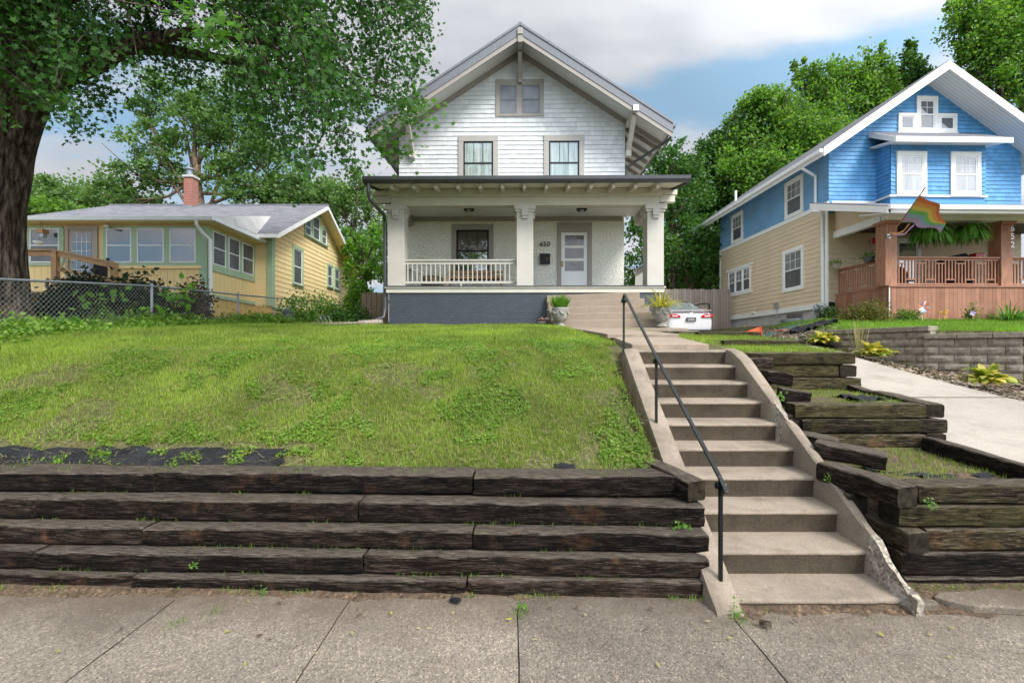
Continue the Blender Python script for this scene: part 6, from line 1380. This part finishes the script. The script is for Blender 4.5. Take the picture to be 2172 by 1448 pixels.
def vine(lab, pts, n, size, mat, seed, spread=.16, name='climbing_vine'):
    rnd = np.random.default_rng(seed); pts = np.array(pts); k = len(pts)-1; t = rnd.uniform(0, k, n); i = np.minimum(t.astype(int), k-1); f = (t-i)[:, None]; Pp = pts[i]*(1-f)+pts[i+1]*f+rnd.normal(0, spread, (n, 3))
    root = thing(name, lab, 'vine', tuple(pts[0])); np_mesh('foliage', scatter(LEAF6, Pp, rnd.uniform(.6, 1.3, n)*size, rvec(n)+np.array([.2, -.8, .4])), 6, mat, root, OFF[root.name])
    mb = MB(); mb.tube([tuple(p) for p in pts], .01, 5); mb.build('stem', M['bark'], root)
vine('broad leaved vine climbing the chain link fence at its first post', [(-7.6,9.2,2.2),(-7.6,9.9,2.6),(-7.6,10.6,2.9),(-7.6,11.0,3.05)], 80, .13, M['lf_bright'], 2, .13)
vine('leafy vine sprawling over the fence near the yellow house side window', [(-7.5,14.6,2.6),(-7.4,15.2,3.2),(-7.3,16.0,3.35),(-7.0,16.8,3.45)], 420, .10, M['lf_mid'], 3, .16)
vine('thin leafy vine hanging over the far end of the chain link fence', [(-7.5,17.2,3.1),(-7.4,18.4,3.4),(-7.3,19.6,3.3)], 420, .10, M['lf_mid'], 5, .22)
vine('young broad leaved plant in front of the dark evergreen bush', [(-8.2,8.6,2.1),(-8.1,8.9,2.5),(-8.0,9.1,2.7)], 60, .14, M['lf_bright'], 6, .18, 'tall_weed')
for i, (px, D, rx, rz, m_, lab) in enumerate([
    (150,8.0,.4,.2,'lf_bright','bright green weed clump under the fence near the big tree'),(60,7.8,.4,.2,'clover','low green weed clump at the foot of the big tree'),
    (640,14.2,.5,.55,'lf_mid','leafy weed clump beside the aluminium ladder'),(735,15.0,.75,.6,'lf_dark','dark green bush left of the brown board fence'),
    (690,16.5,.7,.9,'lf_mid','mid green weeds behind the fence below the small windows'),(600,13.4,.3,.42,'fascia_metal','blue grey leafed plant at the fence post by the yellow house'),
    (560,12.6,.8,.25,'clover','low ground cover clump along the fence')]):
    bush('weed_clump', lab, 'weeds', gp(px, D), (rx, rx*.7, rz), int(900*rx/.4), .08 if m_ != 'fascia_metal' else .06, M[m_], T=LEAF6, clumps=18, seed=20+i)
# low growth along the fence : ground cover
n = 26000; ys = rng.uniform(5.5, 17, n); xs = -7.35+rng.normal(0, .33, n)-.9*rng.uniform(0, 1, n)**2*(ys < 12); zs = np.array([ground(a, b) for a, b in zip(xs, ys)])+np.abs(rng.normal(0, .08, n))*(1+.7*np.sin(ys*2.1))
props(np_mesh('ground_cover', scatter(LEAF6, np.stack([xs, ys, zs], 1), rng.uniform(.035, .085, n), rvec(n)+np.array([0,-.3,1.])), 6, M['clover']), None, None, None, 'stuff')
n = 9000; ys = rng.uniform(7, 24, n); xs = rng.uniform(-14, -3.9, n); ok = (xs < -7.6) | (ys > 13.5); xs, ys = xs[ok], ys[ok]; n = len(xs); zs = np.array([ground(a, b) for a, b in zip(xs, ys)])
blades('grass', np.stack([xs, ys, zs], 1), .2, .03, M['grass'], None, None, .4)
# blue house garden
bush('spirea_bush', 'rounded reddish green shrub before the left end of the cedar skirt', 'bush', (X(1837,13.7), 13.7, 2.42), (.78, .45, .62), 6000, .05, M['lf_spirea'], clumps=60, seed=31, shell=.35)
bush('low_shrub', 'low feathery shrub right of the reddish shrub', 'bush', (X(1925,13.8), 13.8, 2.48), (.35, .3, .34), 1500, .05, M['lf_mid'], clumps=20, seed=32)
bush('dark_shrub', 'dark leafed shrub below the gas meter at the porch corner', 'bush', (X(1752,15.6), 15.6, 2.5), (.4, .3, .62), 1800, .055, M['lf_dark'], clumps=20, seed=33)
bush('flowering_plant', 'spindly plant with one purple flower against the cedar skirt', 'plant', (X(2058,13.9), 13.9, 2.52), (.2, .18, .5), 350, .05, M['lf_mid'], clumps=12, seed=34)
mb = MB(); c = P(2061, 664, 13.7); [mb.quad(tuple(c), (c.x+.07*math.cos(a-.4), 13.68, c.z+.07*math.sin(a-.4)), (c.x+.09*math.cos(a), 13.66, c.z+.09*math.sin(a)), (c.x+.07*math.cos(a+.4), 13.68, c.z+.07*math.sin(a+.4))) for a in [i*1.257 for i in range(5)]]; mb.build('purple_flower', fm[5], None, label='single purple bloom before the cedar skirt', cat='flower')
yel = paint('yellow petal', (.85,.50,.03), .7, .05, bmp=0)
for i, (px, py) in enumerate(((1992,664),(2003,666),(2006,661))):
    c = P(px, py, 13.5); mb = MB(); mb.lathe([(0,0),(.05,.01),(.06,.04),(.02,.045)], tuple(c), 9); mb.tube([tuple(c), (c.x, c.y, 2.5)], .004, 4); mb.build('yellow_flower', yel, None, label='small yellow flower in the lawn right of the pinwheel', cat='flower', group='yellow flowers by the pinwheel')
arching('ornamental_grass', 'arching strappy green plant against the cedar skirt at the right edge', 'plant', (X(2140,13.8), 13.8, 2.5), 160, .62, .03, M['lf_fern'], 1.3, .45, 41, base_r=.3)
arching('hosta', 'variegated hosta at the left end of the block wall', 'hosta', (6.98, 10.2, 1.80), 75, .36, .13, M['lf_hosta'], 1.5, .5, 42, base_r=.08, group='hostas along the block wall')
arching('hosta', 'variegated hosta in the middle below the block wall', 'hosta', (X(1853,8.7), 8.7, 1.52), 80, .34, .13, M['lf_hosta'], 1.5, .5, 43, base_r=.08, group='hostas along the block wall')
arching('hosta', 'yellowing hosta at the right edge below the block wall', 'hosta', (7.20, 6.9, 1.14), 80, .34, .12, M['lf_hosta'], 1.5, .5, 44, base_r=.08, group='hostas along the block wall')
arching('hosta', 'small yellow hosta by the corner foundation of the tan house', 'hosta', (X(1578,20.5), 20.5, 2.35), 60, .48, .15, M['lf_hosta'], 1.3, .5, 45, base_r=.1)
arching('dry_weed', 'tall thin dry weed rising before the block wall', 'weed', (X(1822,9.2), 9.2, 1.65), 26, .55, .012, M['clip'], .35, .1, 46, base_r=.15)
for i, (x, y, z, r_, lab) in enumerate([(X(1441,3.30), 3.255, .31, .05, 'bright green weed sprouting from the timber wall near the stairs'), (X(1990-20,3.15), 3.13, .56, .035, 'small green sprig between the upper timbers of the lowest right terrace'),
    (X(393,3.06), 3.15, .23-.1, .025, 'tiny green weed low on the timber wall left of centre'), (X(1108,2.86), 2.86, .01, .028, 'little green weed growing in the sidewalk joint'), (X(556,3.0), 3.02, .015, .02, 'tiny weed at the foot of the timber wall'), (X(1560,2.8), 2.80, .01, .03, 'grass tuft at the foot of the left stair cheek'), (X(1632,4.8), 4.60, 1.12, .05, 'green sprig growing on the right stair cheek'), (X(1728,3.8), 3.62, .60, .03, 'green sprig growing from a stair beside the right cheek')]):
    n = 26; rnd = np.random.default_rng(60+i); Pp = np.array([x, y, z])+np.abs(rnd.normal(0, 1, (n, 3)))*np.array([0,0,r_])+rnd.normal(0, 1, (n, 3))*np.array([r_*.7, r_*.3, .2*r_])
    root = thing('small_weed', lab, 'weed', (x, y, z)); np_mesh('leaves', scatter(LEAF6, Pp, rnd.uniform(.5, 1, n)*r_*.8, rvec(n)+np.array([0,-1.2,.8])), 6, M['lf_bright'], root, OFF[root.name])
# debris on pavement
random.seed(9)
for i in range(46):
    x = random.uniform(-2.6, 3.3); y = random.choice((random.uniform(2.35, 2.9), random.uniform(2.7, 2.95))); s = random.uniform(.010, .022)
    if x > 1.2 and y > 2.75: y = 2.6
    mb = MB(); a = random.uniform(0, 6.28); mb.quad(*[(x+s*dx*math.cos(a)-s*dy*math.sin(a), y+s*dx*math.sin(a)+s*dy*math.cos(a), .016+.006*random.random()) for dx, dy in ((-1,-.3),(.2,-.5),(1.2,.1),(.1,.5))])
    mb.build('fallen_leaf', random.choice([M['lf_dead'], M['clip'], M['lf_hosta']]), None, recalc=False, label='dry leaf fragment lying on the sidewalk', cat='leaf', group='leaf litter on the sidewalk')
mb = MB(); mb.beam((X(1605,2.72),2.70,.03),(X(1630,2.7),2.67,.03),.03,.018); mb.build('wood_chip', M['bark'], None, label='dark bark chip on the sidewalk before the stairs', cat='wood chip')
mb = MB(); mb.box(X(1150,3.0)-.9+.02, X(1150,3.0)-.82, 2.93, 2.97, .012, .04) if False else mb.beam((X(958,3.0),2.96,.02),(X(978,3.0),2.93,.03),.03,.02); mb.build('fabric_scrap', M['fabric'], None, label='little black fabric scrap on the sidewalk below the timber wall', cat='fabric')

# ---------------------------------------------------------------- trees
def crown_pts(lobes, dens, seed, sig=.20, shell=.45, cl=60):
    rnd = np.random.default_rng(seed); out_ = []
    for (cx_, cy_, cz_, rx, ry, rz) in lobes:
        nn = int(dens*(rx*ry*rz)**(2/3)); m_ = max(5, nn//cl)
        d = rnd.normal(size=(m_, 3)); d /= np.linalg.norm(d, axis=1, keepdims=True); cc = d*rnd.uniform(shell, 1.2, (m_, 1))
        idx = rnd.integers(0, m_, nn); s_ = sig*rnd.uniform(.5, 1.3, (m_, 1))
        out_.append(np.array([cx_, cy_, cz_])+(cc[idx]+rnd.normal(0, 1, (nn, 3))*s_[idx])*np.array([rx, ry, rz]))
    return np.concatenate(out_)
def tree(lab, base, lobes, tr, leaf, dens, mat, bark='bark', seed=1, name='tree', group=None, T=LEAF4, sig=.2, shell=.45, lean=(0,0), fork=.45, cat='tree'):
    root = thing(name, lab, cat, base, group=group); rnd = np.random.default_rng(seed); b = np.array(base, float)
    Pp = crown_pts(lobes, dens, seed, sig, shell); n = len(Pp)
    np_mesh('crown', scatter(T, Pp, rnd.uniform(.6, 1.3, n)*leaf, rvec(n)+np.array([0, -.2, .5])), len(T), mat, root, OFF[root.name])
    L_ = np.array(lobes); top = np.array([L_[:, 0].mean(), L_[:, 1].mean(), L_[:, 2].max()])
    mid = b+(top-b)*np.array([.5+lean[0], .5, fork]); mb = MB(); trunk = [b-np.array([0,0,.3]), b+(mid-b)*.5+rnd.normal(0, .1, 3), mid, (mid+top)/2+rnd.normal(0, .2, 3), top]
    mb.tube([tuple(p) for p in trunk], [tr*1.25, tr, tr*.75, tr*.45, tr*.12], 10)
    for l in lobes:
        e = np.array(l[:3]); f = rnd.uniform(.35, .95); s = trunk[1]+(trunk[3]-trunk[1])*f
        q = s+(e-s)*.5+rnd.normal(0, .15, 3)+np.array([0, 0, -.05*np.linalg.norm(e-s)]); mb.tube([tuple(s), tuple(q), tuple(e)], [tr*.38, tr*.26, tr*.10], 6)
        for k in range(5):
            t = e+rnd.normal(0, .55, 3)*np.array(l[3:6]); mb.tube([tuple(q+(e-q)*rnd.uniform(.2, .9)), tuple(t)], [tr*.12, tr*.04], 4)
    mb.build('trunk', M[bark], root, smooth=True); return root
def lb(px, py, D, rpx, rpy=None, dd=.8): s = D/F; return (X(px, D), D, Z(py, D), rpx*s, rpx*s*dd, (rpy or rpx)*s)
def base(px, D): return (X(px, D), D, ground(X(px, D), D))
rt = 'broadleaf trees behind the houses'
tree('dark green tree right behind the porch end of the white house', base(1425, 25), [lb(1430,340,25,50,45), lb(1390,430,25,62,60), lb(1450,420,26,60,65), lb(1385,540,24.5,55,60), lb(1450,545,25,62,70), lb(1500,600,26,50,45), lb(1350,600,25,50,50)], .28, .20, 1250, M['lf_dark'], seed=51, group=rt)
tree('green tree behind the white car between the two houses', base(1520, 31), [lb(1530,330,31,45,50), lb(1500,410,31,60,60), lb(1560,420,31,65,70), lb(1520,500,30,70,60), lb(1470,560,30,60,55), lb(1570,540,30,70,70), lb(1500,350,31,30,35)], .3, .24, 1250, M['lf_dark'], seed=52, group=rt)
tree('tall bushy light green tree left of the blue roof', base(1640, 30), [lb(1590,250,30,48,42), lb(1640,235,30,55,50), lb(1610,310,30,65,60), lb(1690,300,30,75,60), lb(1580,370,29,60,50), lb(1650,390,29,80,60), lb(1720,360,30,60,50), lb(1640,470,29,80,60)], .4, .22, 1350, M['lf_mid'], seed=53, group=rt, sig=.17)
tree('tallest tree showing above the left slope of the blue roof', base(1800, 33), [lb(1745,185,33,42,48), lb(1790,175,33,45,40), lb(1850,160,33,40,45), lb(1720,250,33,60,50), lb(1800,250,33,75,60), lb(1760,320,33,80,50), lb(1862,215,33,45,40), lb(1700,150,33,18,24), lb(1872,125,33,14,22)], .4, .23, 1250, M['lf_mid'], seed=54, group=rt, sig=.19)
tree('thin topped tree peeping over the ridge of the blue house', base(1935, 34), [lb(1925,150,34,32,34), lb(1955,175,34,35,30), lb(1900,190,34,28,24), lb(1930,105,34,14,24)], .3, .24, 1250, M['lf_dark'], seed=55, group=rt)
tree('tree overhanging the right slope of the blue roof', base(2150, 30), [lb(2100,40,30,70,60), lb(2060,75,30,45,45), lb(2150,90,30,80,60), lb(2120,150,30,60,45), lb(2190,180,30,60,60), lb(2040,20,30,40,45), lb(2190,20,30,70,60), lb(2090,120,30,45,35)], .4, .21, 1000, M['lf_mid'], seed=56, group=rt, sig=.2)
lt = 'trees behind the yellow house'
tree('open branched oak behind the brick chimney', base(440, 31), [lb(330,300,31,60,40), lb(420,260,31,70,45), lb(500,280,31,70,50), lb(280,370,31,55,40), lb(230,420,31,55,32), lb(360,370,31,55,35), lb(470,370,31,60,40), lb(560,350,31,65,50), lb(540,420,31,60,30), lb(620,400,31,55,45), lb(380,200,31,60,50), lb(520,200,31,60,50), lb(300,230,31,35,30), lb(300,430,31,60,22)], .36, .23, 720, M['lf_oak'], 'bark_pale', 61, 'oak_tree', lt, sig=.17, fork=.5)
tree('distant rounded tree at the far left behind the yellow roof', base(120, 36), [lb(90,425,36,60,40), lb(160,430,36,60,40), lb(40,430,36,50,38), lb(200,440,36,50,30)], .35, .26, 1100, M['lf_oak'], seed=62, group=lt)
tree('yellow green shrubby tree low beside the big trunk', base(100, 24), [lb(90,445,24,55,20), lb(150,455,24,60,18)], .15, .18, 1200, M['lf_mid'], seed=63, group=lt)
tree('feathery tree between the yellow house gable and the white house', base(740, 30), [lb(745,460,30,40,55), lb(790,440,30,40,50), lb(720,420,30,35,40), lb(760,540,29,50,55), lb(800,520,29,40,50), lb(760,390,30,35,35)], .2, .19, 900, M['lf_oak'], seed=64, group=lt)
tree('bright green bushy tree left of the white house porch', base(780, 22), [lb(760,560,22,38,45), lb(800,500,22,28,45), lb(795,580,22,36,40), lb(745,500,22,26,30), lb(760,620,21,40,28)], .14, .17, 1100, M['lf_bright'], seed=65, group=lt)
tree('tree behind the yellow roof right of the oak', base(650, 33), [lb(640,420,33,60,45), lb(700,430,33,50,45), lb(600,420,33,50,30)], .3, .24, 1100, M['lf_oak'], seed=66, group=lt)
bush('pampas_clump', 'pale tall grassy clump at the far corner of the yellow house', 'grass clump', (X(762,21), 21, 2.5), (.7, .6, 1.6), 2500, .16, M['lf_bright'], clumps=30, seed=67)
nh = thing('brick_house', 'reddish roofed house glimpsed between the trees behind the pale fence', 'house', (X(1447,30), 30, 2.8)); mb = MB(); mb.prism([(X(1400,30),2.5),(X(1495,30),2.5),(X(1495,30),5.6),(X(1447,30),7.2),(X(1400,30),5.6)], 'y', 29, 33); mb.build('wall', M['brick_red'], nh)
# the big maple ----------------------------------------------------
MP = thing('maple_tree', 'big dark maple leaning over the yard from the left with a wide crown', 'tree', (-8.95, 8.1, 2.1))
mb = MB(); rnd = np.random.default_rng(5)
def limb(pts, rs, n=12, rough=.0):
    k = len(pts); mbx = []; 
    # resample
    P_ = []; R_ = []
    for i in range(k-1):
        m_ = 5
        for j in range(m_): f = j/m_; P_.append(Vector(pts[i]).lerp(Vector(pts[i+1]), f)); R_.append(rs[i]*(1-f)+rs[i+1]*f)
    P_.append(Vector(pts[-1])); R_.append(rs[-1])
    b0 = len(mb.v); mb.tube(P_, R_, n)
    for q in range(b0, len(mb.v)):
        i = (q-b0)//n
        if i < len(P_): c = P_[i]; d = mb.v[q]-c; a = math.atan2(d.y, d.x); mb.v[q] = c+d*(1+.09*mnoise.noise(Vector((math.cos(a)*3, math.sin(a)*3, c.z*.8)))+.05*mnoise.noise(Vector((math.cos(a)*9, math.sin(a)*9, c.z*2))))
limb([(-9.45,8.1,1.5),(-9.4,8.1,2.1),(-9.36,8.1,2.5),(-9.32,8.1,3.2),(-9.25,8.1,4.2),(-9.1,8.1,5.2),(-8.85,8.1,6.2)], [1.0,.74,.56,.46,.43,.44,.46], 28)
limb([(-8.75,8.1,6.0),(-8.42,8.0,6.9),(-8.1,7.9,8.0),(-7.6,7.8,10)], [.36,.33,.28,.16], 16)
limb([(-8.95,8.1,5.7),(-9.15,8.1,7.0),(-9.35,8.2,8.5),(-9.5,8.4,10.5)], [.36,.30,.24,.16], 16)
limb([(-8.5,8.1,6.15),(-7.9,8.0,6.45),(-7.3,7.9,6.55),(-6.5,7.8,6.9),(-5.4,7.8,7.1),(-4.2,8.0,7.0)], [.26,.19,.15,.12,.08,.04], 10)
limb([(-7.9,7.9,7.8),(-7.0,7.7,7.9),(-5.6,7.5,8.5),(-4.2,7.6,8.8),(-2.8,8.0,8.4)], [.18,.14,.11,.08,.04], 8)
limb([(-8.0,8.0,7.0),(-7.0,9.0,7.6),(-5.6,10,7.9),(-4,10.4,7.4)], [.16,.12,.08,.04], 8); limb([(-8.9,8.0,5.5),(-8.8,7.0,5.8),(-8.6,6.0,5.7)], [.12,.07,.03], 8)
limb([(-7.8,7.9,7.6),(-6.8,6.6,7.5),(-5.5,5.8,7.3),(-4.2,5.6,7.0)], [.14,.1,.07,.03], 8)
# sprays of leaves
def bound(px):     # lowest picture height reached by this crown
    return interp(px, [(-200,300),(0,300),(90,250),(150,300),(200,290),(260,215),(330,235),(400,250),(450,235),(500,290),(560,350),(600,360),(650,405),(700,395),(750,350),(800,330),(850,335),(880,250),(905,150),(950,100),(970,0)])
sprays = []; rs_ = np.random.default_rng(77); tries = 0
while len(sprays) < 1250 and tries < 60000:
    tries += 1; D = rs_.uniform(6.0, 11.0); px = rs_.uniform(-250, 965); py = rs_.uniform(-420, 420)
    if py > bound(px)-12: continue
    x = X(px, D); z = Z(py, D)
    if x < -13 or z < 4.2: continue
    if D > 11.5 and x > -4: continue
    if mnoise.noise(Vector((x*.75, D*.75, z*.75+3)))+.5*mnoise.noise(Vector((x*1.9, D*1.9, z*1.9))) > .11: continue
    # thin the crown toward its lower and right margins
    edge = bound(px)-py
    if rs_.random() > min(1, .22+edge/240): continue
    if px > 820 and rs_.random() < .35: continue
    sprays.append((x, D, z, edge))
leafP = []; leafN = []; leafS = []; tw = MB()
limbpts = [Vector(p) for p in ((-8.0,8,6.5),(-6.5,7.8,6.95),(-5.4,7.8,7.15),(-4.2,8,7.05),(-7,7.7,8),(-5.6,7.5,8.5),(-4.2,7.6,8.8),(-2.9,8,8.4),(-7,9,7.6),(-5.6,10,7.9),(-4,10.4,7.4),(-6.8,6.6,7.5),(-5.5,5.8,7.3),(-4.2,5.6,7.0),(-8.8,7,5.9),(-9,8.2,8.5),(-8.6,6.1,5.7))]
for (x, y, z, edge) in sprays:
    e = Vector((x, y, z)); s = min(limbpts, key=lambda p: (p-e).length); dirv = (e-s); 
    if dirv.length > .8: s = e-dirv.normalized()*.8+Vector((rs_.normal(0, .2), rs_.normal(0, .2), .22))
    m_ = s.lerp(e, .5)+Vector((0, 0, .18)); tail = e+Vector((rs_.normal(0, .12), rs_.normal(0, .12), -rs_.uniform(.15, .45)))
    tw.tube([s, m_, e, tail], [.007, .006, .004, .002], 4)
    nn = int(rs_.uniform(50, 85)); t = rs_.uniform(.15, 1, nn)
    for f in t:
        c = m_.lerp(e, f*2-.2) if f < .55 else e.lerp(tail, (f-.55)/.45)
        leafP.append((c.x, c.y, c.z)); leafS.append(rs_.uniform(.055, .095))
LP = np.array(leafP)+rs_.normal(0, 1, (len(leafP), 3))*np.array([.14, .14, .10]); n = len(LP)
nr = rs_.normal(0, .75, (n, 3))+np.array([.1, -.65, .45]); V = scatter(MAPLE, LP, np.array(leafS), nr)
V_main = V
# upper crown outside the picture which shades the lower boughs, and rear depth
lobes = [(-9,8.5,11,4,4,2.2),(-6,8,11,3.6,3.4,2.0),(-4.5,8,10.4,2.4,3,1.4),(-11.5,8,9,3,4,3),(-8.5,11,9,3.4,2.4,2.4),(-5.8,10.6,9.2,2.6,2,1.8),(-8.5,5.2,9.2,3.4,2.2,2.0),(-5.6,5.6,9.3,2.6,1.8,1.4)]
Pp = crown_pts(lobes, 900, 9, .16, .5); Pp = Pp[Pp[:, 2] > CAMZ+np.maximum(Pp[:, 1], 1)*.80+.25]; n = len(Pp); V = scatter(LEAF6, Pp, rng.uniform(.12, .2, n), rvec(n)*.6+np.array([0,0,1.])); np_mesh('crown_top', V, 6, M['lf_maple'], MP, OFF[MP.name])
# sprig tips in a brighter leaf green
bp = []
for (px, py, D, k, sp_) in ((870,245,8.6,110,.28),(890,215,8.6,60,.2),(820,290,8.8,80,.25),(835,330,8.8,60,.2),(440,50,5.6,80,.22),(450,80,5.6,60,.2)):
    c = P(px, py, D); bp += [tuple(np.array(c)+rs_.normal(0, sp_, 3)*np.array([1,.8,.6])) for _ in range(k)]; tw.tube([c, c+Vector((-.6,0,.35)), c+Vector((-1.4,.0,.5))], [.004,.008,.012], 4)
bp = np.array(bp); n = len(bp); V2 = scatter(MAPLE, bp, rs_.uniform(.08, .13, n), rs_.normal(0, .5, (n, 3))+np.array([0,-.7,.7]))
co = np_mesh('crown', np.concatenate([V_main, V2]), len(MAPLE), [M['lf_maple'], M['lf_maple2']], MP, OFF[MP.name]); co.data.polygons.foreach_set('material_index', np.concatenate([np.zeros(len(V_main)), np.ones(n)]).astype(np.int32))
for _ in range(46):
    sx_, sy_, sz_, _e = sprays[rs_.integers(0, len(sprays))]; e = Vector((sx_, sy_, sz_)); s = min(limbpts, key=lambda p: (p-e).length)
    if (e-s).length > 3.2: continue
    q1 = s.lerp(e, .35)+Vector((rs_.normal(0, .15), rs_.normal(0, .15), .22)); q2 = s.lerp(e, .7)+Vector((rs_.normal(0, .12), rs_.normal(0, .12), .18)); tw.tube([s, q1, q2, e], [.045, .03, .02, .008], 6)
tw.build('twigs', M['bark'], MP, recalc=False); mb.build('trunk', M['bark'], MP, smooth=True)
